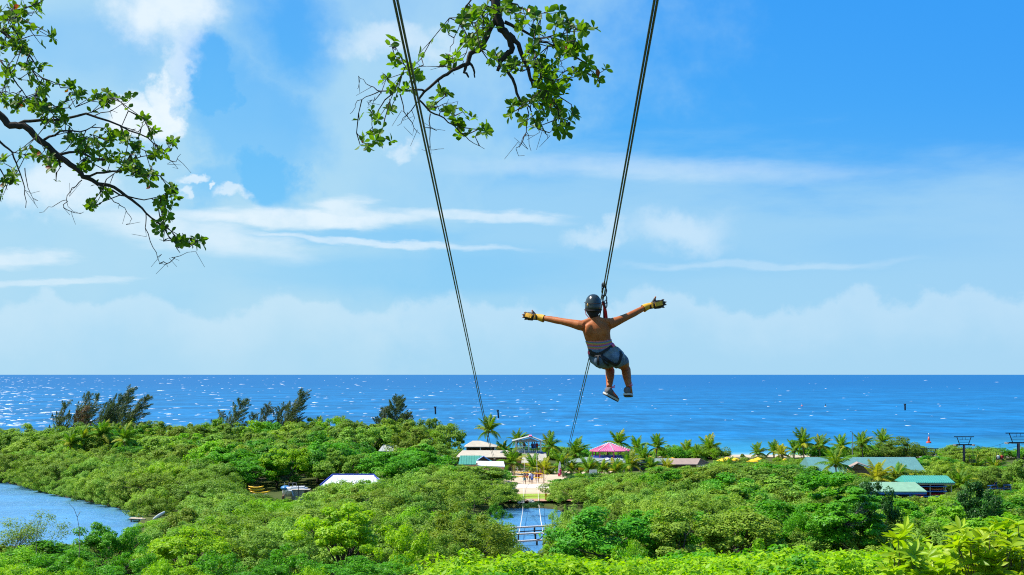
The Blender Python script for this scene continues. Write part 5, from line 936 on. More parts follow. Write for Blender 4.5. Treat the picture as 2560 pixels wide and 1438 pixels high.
# red line across the sand, yellow marker, stones, drift log
x0, d0 = pp(1291, 1242, GC); x1, d1 = pp(1366, 1240, GC); t = thing('court_line', 'thin red cord marking the near side of the sand court', 'cord', (x0, d0, GC)); MB().tube([(x0 - 6, d0, GC + .03), ((x0 + x1) / 2, (d0 + d1) / 2, GC + .03), (x1 + 6, d1, GC + .03)], .035, 5).build('cord', 'cloth_red', t)
x, y = pp(1365, 1250, .92); t = thing('marker_post', 'short yellow marker post at the right corner of the court', 'post', (x, y, .92)); MB().box((x, y, 1.3), (.3, .3, .8)).build('shaft', 'yellow_paint', t); MB().box((x, y, 1.74), (.36, .36, .08)).build('cap', 'yellow_paint', t)
rg3 = random.Random(8)
for k in range(9):
    x, y = pp(rg3.uniform(1295, 1335), rg3.uniform(1252, 1258), .92); o = MB().ball((0, 0, 0), (rg3.uniform(.15, .35), rg3.uniform(.12, .25), rg3.uniform(.08, .16)), 7, 5); me = o.mesh('rock')
    for v_ in me.vertices: v_.co *= rg3.uniform(.85, 1.15)
    r_ = obj('rock', me, 'stone'); r_.location = (x, y, 1.0); tag(r_, 'grey stone lying on the grass bank behind the channel', 'rock', 'stones on the grass bank')
for px, py, s, lab in ((1318, 1270, .35, 'small dark tuft on the earth bank'), (1338, 1272, .55, 'larger dark tuft on the earth bank')):
    x, y = pp(px, py, .93); plant('tuft', 'hillbrush', x, y, s, 'leaf_dark', lab, 'tuft', z=.9, rg=rg)
# jetty: rails on dark posts standing in the channel
mat('plank_white', (.68, .60, .55), .8, .2, 3)
def rail_fence(p0, p1, zr, label, mid=True):
    (xa, ya), (xb, yb) = p0, p1; t = thing('jetty_rail', label, 'railing', ((xa + xb) / 2, (ya + yb) / 2, 0)); a, c_ = Vector((xa, ya, zr)), Vector((xb, yb, zr + .06)); dr = (c_ - a).normalized(); M3 = Matrix((dr, Vector((dr.y, -dr.x, 0)).normalized(), Vector((0, 0, 1)))).transposed()
    MB().box((a + c_) / 2, ((c_ - a).length, .34, .07), M=M3).build('top_plank', 'plank_white', t); MB().box((a + c_) / 2 - Vector((0, 0, .085)), ((c_ - a).length, .2, .1), M=M3).build('beam', 'wall_salmon', t)
    for u in (.06, .60, .95):
        q_ = a.lerp(c_, u); MB().tube([(q_.x, q_.y, -1.2), (q_.x, q_.y, zr - .03)], .10, 8).build('post', 'net_black', t)
    if mid: MB().box((a + c_) / 2 - Vector((0, 0, .52)), ((c_ - a).length, .08, .1), M=M3).build('mid_rail', 'wood_dark', t)
def pz(px, py, z): return pp(px, py, z)
rail_fence(pz(1262, 1320, .95), pz(1385, 1314, .95), .95, 'far plank-topped rail of the jetty crossing the channel'); rail_fence(pz(1268, 1336, .75), pz(1385, 1331, .75), .75, 'middle plank-topped rail of the jetty crossing the channel', False); rail_fence(pz(1285, 1353, .5), pz(1380, 1349, .5), .5, 'near low plank of the jetty, beside the curled dead branch', False)
# curled dead branch, dead vines
t = thing('dead_branch', 'dark curled dead branch arching over the water at the jetty', 'branch', (*pz(1362, 1366, .3), 0)); dB = 147.0
MB().tube([PT(px, py, dB) for px, py in ((1356, 1362), (1361, 1358), (1364, 1351), (1367, 1344), (1362, 1341), (1355, 1342), (1349, 1348), (1340, 1350))], [.12, .11, .10, .10, .08, .07, .05, .03], 6).build('stem', 'bark_dark', t); MB().tube([PT(1358, 1362, dB), PT(1366, 1372, dB), PT(1372, 1385, dB)], [.11, .13, .15], 6).build('root', 'bark_dark', t)
def vine(pts, d, lab):
    t = thing('dead_vine', lab, 'vine', PT(*pts[-1], d)); n_ = len(pts); MB().tube([PT(px, py, d) for px, py in pts], [lerp(.008, .022, i / (n_ - 1)) for i in range(n_)], 5).build('stem', 'bark_grey', t); MB().tube([PT(*pts[2], d), PT(pts[2][0] + 8, pts[2][1] - 14, d)], .012, 4).build('twig', 'bark_grey', t)
vine([(172, 1258), (185, 1272), (193, 1293), (199, 1325), (200, 1360), (197, 1400), (195, 1470)], 66.0, 'long whip-like dead vine arching up before the lagoon'); vine([(106, 1282), (101, 1298), (95, 1314), (92, 1340), (90, 1400)], 100.0, 'short bare twig rising from the twiggy tree')
# landing stage and yellow frame at the lagoon
d = 181.0; t = thing('landing_stage', 'small weathered landing stage at the lagoon edge', 'dock', (GX(352, d), d, 0))
for k in range(9): MB().box((GX(328 + k * 5, 174), 174 - .1 * k, .42), (.22, 1.6, .06)).build('plank', 'wood_pale', t)
for px in (330, 350, 368): MB().tube([(GX(px, 174), 173.6, -1.3), (GX(px, 174), 173.6, .4)], .08, 6).build('pile', 'wood_dark', t)
MB().box((GX(348, 174), 173.7, .33), (2.2, .1, .12)).build('beam', 'wood_dark', t)
t = thing('gantry', 'yellow square frame beside the lagoon landing stage', 'gantry', (GX(370, d), d, gz(GX(370, d), d))); zt, zb = GZ(1278, d), GZ(1288, d)
for px in (365, 376): MB().box((GX(px, d), d, (zt + gz(GX(px, d), d)) / 2), (.08, .08, zt - gz(GX(px, d), d) + .3)).build('upright', 'yellow_paint', t)
for z_ in (zt, zb): MB().box((GX(370, d), d, z_), (GX(378, d) - GX(363, d), .07, .08)).build('bar', 'yellow_paint', t)
MB().box((GX(356, d), d, zt), (GX(366, d) - GX(344, d), .06, .06)).build('boom', 'yellow_paint', t)
d = 172; t = thing('dinghy', 'white dinghy tipped up on the bank by the landing stage', 'boat', (GX(397, d), d, gz(GX(397, d), d))); M_ = Matrix.Rotation(-.6, 3, 'Y'); c0 = Vector((GX(397, d), d, GZ(1290, d))); rings = []
for i in range(7): u = i / 6 * 2 - 1; k = max(.1, 1 - abs(u) ** 2.5); rings.append([c0 + M_ @ Vector((u * .9, yy * k * .4, zz * (.4 + .6 * k))) for yy, zz in ((-1, .2), (-.7, -.1), (0, -.22), (.7, -.1), (1, .2))])
MB().loft(rings).build('hull', 'white_gloss', t, True); MB().tube([c0 - Vector((0, 0, .1)), Vector((c0.x, d, gz(c0.x, d) - .1))], .05, 5).build('prop', 'wood_dark', t)
# beach parasols
def parasol(px, py, d, lab):
    x = GX(px, d); g = gz(x, d); z_ = GZ(py, d); t = thing('parasol', lab, 'parasol', (x, d, g), 'yellow beach parasols'); n_ = 8
    for k in range(n_):
        a0_, a1_ = k * 2 * PI / n_, (k + 1) * 2 * PI / n_; MB().add([(x, d, z_), (x + 1.25 * math.cos(a0_), d + 1.25 * math.sin(a0_), z_ - .5), (x + 1.25 * math.cos(a1_), d + 1.25 * math.sin(a1_), z_ - .5), (x, d, z_ - .05), (x + 1.25 * math.cos(a0_), d + 1.25 * math.sin(a0_), z_ - .6), (x + 1.25 * math.cos(a1_), d + 1.25 * math.sin(a1_), z_ - .6)], [(0, 1, 2), (3, 5, 4), (1, 4, 5, 2)]).build('panel', 'cloth_yellow', t)
    MB().tube([(x, d, g - .2), (x, d, z_)], .035, 6).build('pole', 'white_paint', t)
for px, py, d, lab in ((1622, 1139, 290, 'yellow parasol behind the beach palms right of the pink roof'), (1668, 1139, 290, 'bright yellow parasol between palms before the tan gabled hut'), (1680, 1143, 286, 'second yellow parasol between palms before the tan gabled hut'), (1728, 1140, 294, 'lone yellow parasol behind the tan gabled hut'), (1805, 1146, 280, 'yellow parasol at the left of the hedge'), (1818, 1142, 284, 'yellow parasol on the hedge, left pair'), (1838, 1144, 280, 'yellow parasol on the hedge, right of the left pair'), (1882, 1147, 282, 'yellow parasol under the loose beach palm'), (1895, 1143, 288, 'yellow parasol near the loose beach palm'), (1962, 1146, 284, 'yellow parasol beside the beach palm clump'), (2032, 1147, 278, 'yellow parasol at the end of the long teal roof'), (1255, 1112, 288, 'yellow parasol left of the lookout tower'), (1245, 1116, 286, 'yellow parasol beside the tan pavilion')): parasol(px, py, d, lab)
# thin lamp pole
d = 268.0; x = GX(2131, d); t = thing('lamp_pole', 'thin tall pole with a small hooked lamp above the teal roof', 'pole', (x, d, gz(x, d))); zt = GZ(1080, d); MB().tube([(x, d, .3), (x, d, zt)], [.10, .05], 7).build('shaft', 'steel_grey', t); MB().tube([(x, d, zt - .1), (x - .1, d, zt + .2), (x - .3, d, zt + .15)], .04, 5).build('arm', 'steel_grey', t); MB().ball((x - .32, d, zt + .08), (.12, .08, .06), 7, 5).build('lamp_head', 'steel_dark', t)
# sea marks
def pile(px, p0, p1, lab, lean=.05):
    d = CAMZ * F / (p1 - HOR); x = GX(px, d); t = thing('sea_pile', lab, 'pile', (x, d, 0), 'dark piles standing in the sea'); h = GZ(p0, d); r_ = 2.6 / F * d
    MB().tube([(x, d, -1.5), (x - lean * h * .6, d, h * .62), (x - lean * h, d, h * .86)], [r_ * .75, r_ * .8, r_ * .7], 9).build('shaft', 'steel_dark', t, True); c_ = Vector((x - lean * h, d, h * .86))
    MB().tube([c_ - Vector((0, 0, h * .08)), c_ + Vector((0, 0, h * .06))], r_ * 1.15, 9).build('collar', 'net_black', t)
    for k in range(4): a = k * PI / 2 + .5; MB().tube([c_ + Vector((math.cos(a) * r_ * .7, math.sin(a) * r_ * .7, h * .03)), c_ + Vector((math.cos(a) * r_ * 1.2, math.sin(a) * r_ * 1.2, h * rg3.uniform(.08, .16)))], r_ * .28, 5).build('stub', 'steel_dark', t)
pile(1089, 1016, 1036, 'dark pile in the sea near the spiky casuarina'); pile(1247, 1024, 1046, 'dark leaning pile in the sea above the lookout tower', .12); pile(2263, 1009, 1026, 'dark pile far out in the sea beyond the red buoy')
d = CAMZ * F / (1108 - HOR); x = GX(2322, d); t = thing('buoy', 'red navigation buoy with a white top floating off the beach', 'buoy', (x, d, 0)); s = d / F
MB().loft([[Vector((x + r_ * s * math.cos(a), d + r_ * s * math.sin(a), z_ * s)) for a in [k * PI / 6 for k in range(12)]] for r_, z_ in ((4, -4), (6.3, 0), (6.6, 2.2), (4.6, 4.2))]).build('float', 'buoy_red', t, True)
MB().loft([[Vector((x + r_ * s * math.cos(a), d + r_ * s * math.sin(a), z_ * s)) for a in [k * PI / 5 for k in range(10)]] for r_, z_ in ((3.2, 4), (2.4, 10), (1.6, 16))]).build('tower', 'buoy_red', t, True); MB().ball((x, d, 18.6 * s), (1.7 * s, 1.7 * s, 3.2 * s), 8, 6).build('topmark', 'hull_blue', t, True); MB().ball((x, d, 23.0 * s), (1.2 * s, 1.2 * s, 1.5 * s), 8, 6).build('lamp', 'white_paint', t, True)
for px, py, m_, lab in ((2005, 1016, 'buoy_red', 'small red-and-white float far out in the sea'), (2064, 1017, 'steel_dark', 'small dark sailing craft far out in the sea')):
    d = CAMZ * F / (py - HOR); x = GX(px, d); t = thing('float_mark' if px == 2005 else 'sailing_dinghy', lab, 'float' if px == 2005 else 'boat', (x, d, 0)); s = d / F
    MB().ball((x, d, .6 * s), (3 * s, 2 * s, 1.5 * s), 9, 6).build('hull', m_ if px == 2005 else 'white_gloss', t, True); MB().add([(x - 1.6 * s, d, 1.5 * s), (x + 1.8 * s, d, 1.5 * s), (x - .4 * s, d, 7.5 * s), (x - 1.6 * s, d + .2, 1.5 * s), (x + 1.8 * s, d + .2, 1.5 * s), (x - .4 * s, d + .2, 7.5 * s)], [(0, 1, 2), (3, 5, 4), (0, 3, 4, 1), (1, 4, 5, 2), (2, 5, 3, 0)]).build('sail', 'white_paint' if px == 2005 else 'steel_dark', t)
# lift chairs with riders
def chair(px, prow, d, lab, riders, ptop):
    x = GX(px, d); zs = GZ(prow, d); zt = GZ(ptop, d); t = thing('lift_chair', lab, 'chairlift chair', (x, d, zs), 'chairs on the chairlift')
    MB().tube([(x, d, zt), (x, d, zs + 1.15), (x - .55, d, zs + 1.1), (x - .6, d, zs + .15), (x - .55, d, zs)], .035, 5).build('hanger', 'steel_dark', t); MB().tube([(x, d, zs + 1.15), (x + .55, d, zs + 1.1), (x + .6, d, zs + .15), (x + .55, d, zs)], .035, 5).build('side_bar', 'steel_dark', t)
    for k in range(4): MB().box((x, d - .05 + .12 * k - .2, zs), (1.15, .09, .04)).build('seat_slat', 'steel_dark', t)
    for k in range(3): MB().box((x, d + .24, zs + .12 + k * .14), (1.15, .04, .09)).build('back_slat', 'steel_dark', t)
    for s, tp, l2 in riders: small_person(l2, x + s * .28, d - .1, zs - .02, PI, 'sit', 'skin', tp, 'cloth_black')
def cable_at(s, d):
    pts = cab[s]
    for a, c_ in zip(pts, pts[1:]):
        if min(a.y, c_.y) <= d <= max(a.y, c_.y): u = (d - a.y) / (c_.y - a.y); return a.lerp(c_, u)
for s, d, rid, lab in ((0, 218, ((-1, 'cloth_white', 'rider in white on the left seat of the lift chair by the thick mast'), (1, 'cloth_red', 'rider in red on the right seat of the lift chair by the thick mast')), 'lift chair carrying two riders beside the thick mast'), (1, 210, ((0, 'cloth_navy', 'rider in navy on the lift chair right of the thick mast'),), 'lift chair right of the thick mast'), (0, 236, (), 'empty lift chair between the two larger towers'), (1, 262, (), 'empty lift chair between the two farther towers')):
    c_ = cable_at(s, d); px = 1280 + c_.x / d * F; zseat = c_.z - 2.3; chair(px, HOR + (CAMZ - zseat) / d * F, d, lab, rid, HOR + (CAMZ - c_.z) / d * F)
# ------------------------------------------------------------------ zip-line cables
mat('cable_steel', (0.012, 0.010, 0.020), .45, .1, 4)
def zipline(lab, pts, off, gap_far):
    """two steel strands through the given points; they start off apart and drift gap_far apart"""
    t = thing('zip_line_cable', lab, 'cable', pts[0]); n_ = len(pts)
    for s in (-1, 1):
        P_ = []; Rr = []
        d0, d1 = pts[1].y, pts[-1].y
        for p_ in pts:
            u = max(0.0, (p_.y - d0) / (d1 - d0)); w_ = lerp(off, gap_far, u) * s; P_.append(p_ + Vector((w_, 0, 0))); Rr.append(lerp(.0058, .016, min(1, u * 3)))
        MB().tube(P_, Rr, 7).build('strand', 'cable_steel', t, True)
    return t
def path(ctrl, n=60):
    a, c_ = PT(*ctrl[0]), PT(*ctrl[1]); out = [(a - c_) * 15 + a]      # the strand goes on to its starting mast behind the camera
    for k in range(n + 1):
        u = k / n; d = ctrl[0][2] * (ctrl[-1][2] / ctrl[0][2]) ** u
        xs_ = [c[2] for c in ctrl]; out.append(Vector((interp(d, xs_, [GX(c[0], c[2]) for c in ctrl]), d, interp(d, xs_, [GZ(c[1], c[2]) for c in ctrl]))))
    return out
D0 = 15.6
zr_pts = [(1655, -85, 5.4), (1640, 0, 6.0), (1512, 716, D0), (1475, 895, 23.5), (1450, 1000, 36), (1424, 1110, 80), (1413, 1160, 150), (1408, 1196, 236)]
zl_pts = [(972, -85, 5.4), (989, 0, 6.0), (1072, 390, 9.6), (1150, 760, 17.8), (1192, 960, 30.5), (1210, 1044, 47), (1226, 1118, 100), (1237, 1152, 245)]
zipline('right pair of dark zip-line cables carrying the rider down to the beach', path(zr_pts, 90), .0062, .13); zipline('left pair of dark zip-line cables with no rider, ending at the tall palm', path(zl_pts, 70), .0072, .11)
# masts that hold the cables at both ends
mat('mast_wood', (0.20, 0.13, 0.08), .85, .3, 3)
def cable_mast(x, y, z0, zt, lab, r_=.16):
    t = thing('cable_mast', lab, 'mast', (x, y, z0)); MB().tube([(x, y, z0 - .4), (x, y, zt)], [r_ * 1.15, r_], 9).build('shaft', 'mast_wood', t, True); MB().tube([(x, y, zt - .35), (x, y, zt - .15)], r_ * 1.25, 9).build('clamp', 'steel_dark', t)
e = PT(*zr_pts[-1]); cable_mast(e.x, e.y + .1, gz(e.x, e.y), e.z + .4, 'wooden mast where the right cables end behind the sand court'); e = PT(*zl_pts[-1]); cable_mast(e.x, e.y + .1, gz(e.x, e.y), e.z + .4, 'wooden mast where the left cables end in the trees')
for px_, lab in ((1655, 'right starting mast of the zip line beside the camera'), (972, 'left starting mast of the zip line beside the camera')):
    a, c_ = PT(px_, -85, 5.4), PT(1640 if px_ > 1280 else 989, 0, 6.0); k = (a - c_) * 15 + a; zz = k.z
    cable_mast(k.x, k.y - .1, gz(k.x, k.y), k.z + .4, lab)
# white stay ropes from the lookout tower to the near bank
for pts, lab in (([(1312, 1127, 251.5), (1309, 1210, 214), (1307, 1276, 180), (1302, 1310, 165), (1296, 1338, 152)], 'left white stay rope slanting from the lookout tower over the channel'), ([(1341, 1127, 251.5), (1344, 1210, 214), (1347, 1260, 186), (1352, 1300, 168), (1359, 1338, 152)], 'right white stay rope slanting from the lookout tower over the channel')):
    t = thing('stay_rope', lab, 'rope', PT(*pts[-1])); MB().tube([PT(*q_) for q_ in pts], [.012, .02, .03, .045, .05], 5).build('strand', 'rope_white', t)
    e = PT(*pts[-1]); MB().tube([(e.x, e.y, -1), (e.x, e.y, e.z + .15)], .09, 7).build('anchor_post', 'net_black', t)
# ------------------------------------------------------------------ the zip-line rider, seen from behind
def bp(px, py, dy=0.0): return PT(px, py, D0 - .1 + dy)
m = bpy.data.materials.new('rider_skin'); m.use_nodes = True; p_ = m.node_tree.nodes['Principled BSDF']; q = NB(m.node_tree)
oc = q.n('ShaderNodeTexCoord').outputs['Object']; q.l(q.mix(q.step(q.noise(oc, 14, 5), .35, .7), (0.31, 0.085, 0.020, 1), (0.40, 0.125, 0.036, 1)), p_.inputs['Base Color']); p_.inputs['Roughness'].default_value = .55; p_.inputs['Specular IOR Level'].default_value = .2; p_.inputs['Subsurface Weight'].default_value = .12; p_.inputs['Subsurface Radius'].default_value = (.02, .008, .004); p_.inputs['Subsurface Scale'].default_value = .4; MATS['rider_skin'] = m
S1 = 15.5 / F
def ering(c, wx, dp, tilt=0.0, n=20):
    """elliptical slice; tilt rolls it in the picture plane"""
    ca, sa = math.cos(tilt), math.sin(tilt); r_ = []
    for k in range(n):
        a = 2 * PI * k / n; u = wx * math.cos(a); r_.append(Vector((c.x + u * ca, c.y + dp * math.sin(a), c.z + u * sa)))
    return r_
def torso():
    T = [((1487, 797, .005), 11, .047, 0), ((1488, 803, 0), 16, .055, .0), ((1489, 808, 0), 28, .068, .02), ((1490, 814, .005), 37, .085, .03), ((1491, 822, .008), 36, .098, .03), ((1492, 834, .012), 33.5, .105, .04), ((1495, 848, .02), 32, .10, .06), ((1499, 860, .03), 30.5, .096, .12), ((1504, 870, .045), 33, .105, .18), ((1510, 880, .06), 38, .122, .2), ((1516, 890, .075), 42, .135, .18), ((1520, 900, .085), 42, .135, .12), ((1522, 909, .10), 36, .115, .05), ((1523, 915, .12), 24, .08, 0)]
    return [ering(bp(*c), w * S1, d_, t_) for c, w, d_, t_ in T]
bd = MB(); bd.loft(torso())
# shoulder blades, spine groove neighbours, buttocks
for px, py, rx, rz_, dy in ((1473, 825, 11, 16, -.070), (1508, 824, 11, 16, -.070)): bd.ball(bp(px, py, dy), (rx * S1, .022, rz_ * S1), 12, 8)
for px, py in ((1503, 899), (1539, 897)): bd.ball(bp(px, py, .03), (.092, .105, .085), 14, 10)
# head, jaw, nose, ears, neck
hc = bp(1483, 768, .03); bd.ball(hc, (.075, .092, .108), 18, 12); bd.ball(hc + Vector((0, .045, -.07)), (.052, .05, .05), 12, 8); bd.ball(hc + Vector((0, .098, -.012)), (.012, .018, .022), 8, 6); bd.ball(hc + Vector((0, .085, -.055)), (.022, .014, .009), 8, 6)
for s in (-1, 1): bd.ball(hc + Vector((s * .077, -.005, -.022)), (.012, .022, .03), 9, 7); bd.ball(hc + Vector((s * .028, .085, .012)), (.013, .01, .008), 7, 5)
bd.tube([bp(1484, 783, .015), bp(1486, 793, .01), bp(1488, 805, .0)], [.050, .050, .058], 14); bd.tube([bp(1478, 800, 0), bp(1466, 806, 0), bp(1456, 811, 0)], [.035, .038, .045], 10); bd.tube([bp(1497, 800, 0), bp(1512, 804, 0), bp(1524, 805, 0)], [.035, .038, .045], 10)
# arms stretched wide: shoulder, elbow, wrist
armL = [(1459, 815, 0), (1447, 813, .01), (1428, 808.5, .04), (1404, 803.5, .09), (1390, 801, .13), (1372, 797.5, .17), (1354, 795, .22)]; radL = [.058, .056, .045, .0375, .038, .034, .0265]
armR = [(1522, 811, 0), (1533, 807, .01), (1550, 800, .04), (1573, 789.5, .09), (1584, 784, .13), (1599, 776, .17), (1614, 768.5, .22)]; radR = [.060, .056, .045, .0375, .038, .034, .0265]
bd.tube([bp(*a) for a in armL], radL, 14); bd.tube([bp(*a) for a in armR], radR, 14)
# legs: thighs reach away under the shorts, shins hang back
legL = [(1504, 899, .09), (1512, 906, .24), (1524, 915, .42), (1525, 926, .38), (1525, 940, .31), (1524, 955, .24), (1523, 968, .18)]; rdL = [.088, .080, .058, .053, .049, .040, .031]
legR = [(1541, 897, .09), (1552, 905, .22), (1561, 914, .36), (1565, 925, .33), (1567, 940, .27), (1570, 955, .21), (1573, 969, .16)]; rdR = [.088, .080, .060, .053, .049, .040, .031]
bd.tube([bp(*a) for a in legL], rdL, 14); bd.tube([bp(*a) for a in legR], rdR, 14)
for a, c_ in (((1523, 968, .18), (1540, 998, .30)), ((1573, 969, .16), (1577, 987, .34))): bd.tube([bp(*a), bp(a[0], a[1] + 7, a[2] + .02), bp(*c_)], [.032, .036, .025], 10)
# hands with five fingers
FIN = []
def hand(w, palm, tips, roots, thumb, mb, rs=1.0, cut=1.0, grow=0.0):
    mb.tube([bp(*w), bp(*palm), bp((roots[1][0] + roots[2][0]) / 2, (roots[1][1] + roots[2][1]) / 2, palm[2] + .02)], [.027 + grow, .034 + grow, .028 + grow], 12)
    cA, cB = bp(*palm), bp((roots[0][0] + roots[3][0]) / 2, (roots[0][1] + roots[3][1]) / 2, palm[2] + .01); mb.tube([bp(palm[0], palm[1] - 5, palm[2]), bp(*roots[0], palm[2] + .02)], [.022 + grow, .018 + grow], 9); mb.tube([bp(palm[0], palm[1] + 5, palm[2]), bp(*roots[3], palm[2] + .02)], [.022 + grow, .017 + grow], 9)
    for (rx, ry), (tx, ty) in zip(roots, tips):
        a, c_ = bp(rx, ry, palm[2] + .015), bp(tx, ty, palm[2] + .045); kn = a.lerp(c_, .5) + Vector((0, -.010, .002)); c_ = c_ + Vector((0, .012, -.002)); pts_ = [a, kn, c_]
        if cut < 1: pts_ = [a, kn, kn.lerp(c_, (cut - .5) * 2)] if cut > .5 else [a, a.lerp(kn, cut * 2)]
        mb.tube(pts_, [(.0100 + grow) * rs, (.0092 + grow) * rs, (.0080 + grow) * rs][:len(pts_)], 9)
    t0, t1, t2 = (bp(*q_) for q_ in thumb)
    if cut < 1: t2 = t1.lerp(t2, .45)
    mb.tube([t0, t1, t2], [.014 + grow, .0125 + grow, .010 + grow], 9)
HR = dict(w=(1614, 768.5, .22), palm=(1636, 762.5, .24), roots=[(1650, 754.5), (1653, 758.5), (1653, 762.8), (1651, 767)], tips=[(1661, 748.5), (1667, 754.5), (1667, 761.5), (1661.5, 768.5)], thumb=[(1630, 759, .24), (1636, 750, .24), (1639.5, 741, .245)])
HL = dict(w=(1354, 795, .22), palm=(1332, 791.5, .24), roots=[(1319, 785), (1316.5, 788.5), (1317, 792.5), (1319.5, 796.5)], tips=[(1310, 780.5), (1305, 786.5), (1305.5, 793.5), (1311, 799)], thumb=[(1338, 788, .24), (1333, 781.5, .24), (1329.5, 775, .245)])
hand(mb=bd, **HR); hand(mb=bd, **HL)
RL = bp(1505, 900, .1)
rider = thing('person', 'zip-line rider seen from behind with arms spread wide, helmet, yellow gloves and striped top', 'person', RL)
bm_ = remeshed('rider_body', bd, .0065, 5, RL); body = obj('body', bm_, 'rider_skin', rider, True)
# clothing cut from the body's own surface and pushed outwards
def garment(name, test, push, m, parent, thick=.006):
    vs = bm_.vertices; keep = [f for f in bm_.polygons if test(f.center + RL)]
    used = sorted({i for f in keep for i in f.vertices}); mp = {i: k for k, i in enumerate(used)}
    me = bpy.data.meshes.new(name); me.from_pydata([tuple(vs[i].co + vs[i].normal * push) for i in used], [], [tuple(mp[i] for i in f.vertices) for f in keep]); me.update()
    o = obj(name, me, m, parent, True); sm = o.modifiers.new('solid', 'SOLIDIFY'); sm.thickness = thick; sm.offset = -1; return o
def pxy(v): return 1280 + v.x / v.y * F, HOR + (CAMZ - v.z) / v.y * F
# striped tube top: bands run along the tilted waist line
m = bpy.data.materials.new('striped_knit'); m.use_nodes = True; p_ = m.node_tree.nodes['Principled BSDF']; q = NB(m.node_tree); p_.inputs['Roughness'].default_value = .85
oc = q.n('ShaderNodeTexCoord').outputs['Object']; sx_ = q.n('ShaderNodeSeparateXYZ'); q.l(oc, sx_.inputs[0])
h_ = q.m('ADD', sx_.outputs[2], q.m('MULTIPLY', sx_.outputs[0], -.16)); h_ = q.m('ADD', h_, q.m('MULTIPLY', q.m('MULTIPLY', sx_.outputs[0], sx_.outputs[0]), -1.2))
cr = q.n('ShaderNodeValToRGB'); cr.color_ramp.interpolation = 'CONSTANT'
q.l(q.m('FRACT', q.m('MULTIPLY', h_, 13.0)), cr.inputs[0]); e_ = cr.color_ramp.elements; cols = ((0, (.50, .10, .12)), (.2, (.40, .30, .05)), (.36, (.08, .17, .30)), (.52, (.55, .15, .14)), (.70, (.30, .26, .06)), (.84, (.20, .13, .34)))
e_[0].position = 0; e_[0].color = (*cols[0][1], 1); e_[1].position = cols[1][0]; e_[1].color = (*cols[1][1], 1)
for ps, c_ in cols[2:]: k_ = e_.new(ps); k_.color = (*c_, 1)
q.l(cr.outputs[0], p_.inputs['Base Color']); MATS['striped_knit'] = m
def in_torso(v): return abs(v.y - (D0 - .1)) < .26
def t_top(v):
    px, py = pxy(v); return in_torso(v) and 1440 < px < 1560 and py > 853 - max(0, (px - 1505)) * .22 - (v.y > 15.56) * 12 and py < 889 - (px - 1475) * .12 + 3
garment('striped_top', t_top, .007, 'striped_knit', rider)
# denim shorts
m = bpy.data.materials.new('denim'); m.use_nodes = True; p_ = m.node_tree.nodes['Principled BSDF']; q = NB(m.node_tree); p_.inputs['Roughness'].default_value = .9
oc = q.n('ShaderNodeTexCoord').outputs['Object']; c_ = q.mix(q.step(q.noise(oc, 9, 6, .65), .35, .7), (.045, .085, .15, 1), (.15, .21, .28, 1)); c_ = q.mix(q.step(q.noise(oc, 5, 3), .55, .75), c_, (.19, .18, .095, 1)); q.l(c_, p_.inputs['Base Color']); MATS['denim'] = m
def t_short(v):
    px, py = pxy(v)
    if not (1455 < px < 1585 and py > 877 - (px - 1475) * .115): return False
    dy = v.y - (D0 - .1); return py < 919 - max(0, px - 1542) * .45 and dy < .22
sh = garment('shorts', t_short, .012, 'denim', rider, .008)
# harness webbing wrapped over back and seat
dgp = bpy.context.evaluated_depsgraph_get(); allb = []
for o in (body, sh):
    vs_ = [v.co + RL for v in o.data.vertices]; allb.append(BVHTree.FromPolygons(vs_, [tuple(f.vertices) for f in o.data.polygons]))
def onskin(px, py, lift=.004):
    o_ = Vector((0, 0, CAMZ)); dr = (PT(px, py, 15.5) - o_).normalized(); best = None
    for bv in allb:
        h = bv.ray_cast(o_, dr)
        if h[0] is not None and (best is None or h[3] < best[0]): best = (h[3], h[0], h[1])
    return None if best is None else (best[1] + best[2].normalized() * lift, best[2].normalized())
def strap(pts, w, name, m, par, lift=.008):
    P_ = []
    for a, c_ in zip(pts, pts[1:]):
        for k in range(6): P_.append((lerp(a[0], c_[0], k / 6), lerp(a[1], c_[1], k / 6)))
    P_.append(pts[-1]); hits = [h for h in (onskin(x, y, lift) for x, y in P_) if h]; mb = MB(); rings = []
    if len(hits) < 3: return None
    for i, (c_, n_) in enumerate(hits):
        d_ = (hits[min(i + 1, len(hits) - 1)][0] - hits[max(i - 1, 0)][0]).normalized(); s_ = d_.cross(n_).normalized() * w / 2; th = n_ * .004
        rings.append([c_ - s_ + th, c_ + s_ + th, c_ + s_ - th * 2, c_ - s_ - th * 2])
    mb.loft(rings); return mb.build(name, m, par)
mat('webbing_black', (0.012, 0.012, 0.016), .7, .2, 30); mat('webbing_red', (0.62, 0.02, 0.025), .6, .15, 20); mat('lace_pink', (.9, .10, .2), .6)
hn = strap([(1474, 877), (1481, 882), (1492, 885.5), (1503, 883), (1516, 875), (1529, 866), (1533, 862)], .030, 'harness', 'webbing_black', rider); hn['label'] = 'black webbing climbing harness over the denim shorts'
strap([(1474, 885), (1484, 890), (1496, 890)], .022, 'side_strap', 'webbing_black', hn)
strap([(1497, 884), (1504, 891), (1517, 900), (1530, 907), (1540, 912.5)], .034, 'leg_loop', 'webbing_black', hn); strap([(1538, 913), (1546, 908), (1550, 899), (1552, 888), (1551, 880)], .026, 'leg_loop', 'webbing_black', hn); strap([(1497, 884), (1495.5, 898), (1496, 912)], .020, 'riser', 'webbing_black', hn); strap([(1504, 893), (1511, 906), (1521, 914)], .016, 'riser', 'webbing_black', hn); strap([(1554, 882), (1557, 888), (1558, 896)], .022, 'buckle_strap', 'steel_grey', hn)
strap([(1529, 866), (1536, 861)], .034, 'pad', 'lace_pink', hn, .010); strap([(1472, 880), (1476, 884)], .034, 'pad', 'lace_pink', hn, .010)
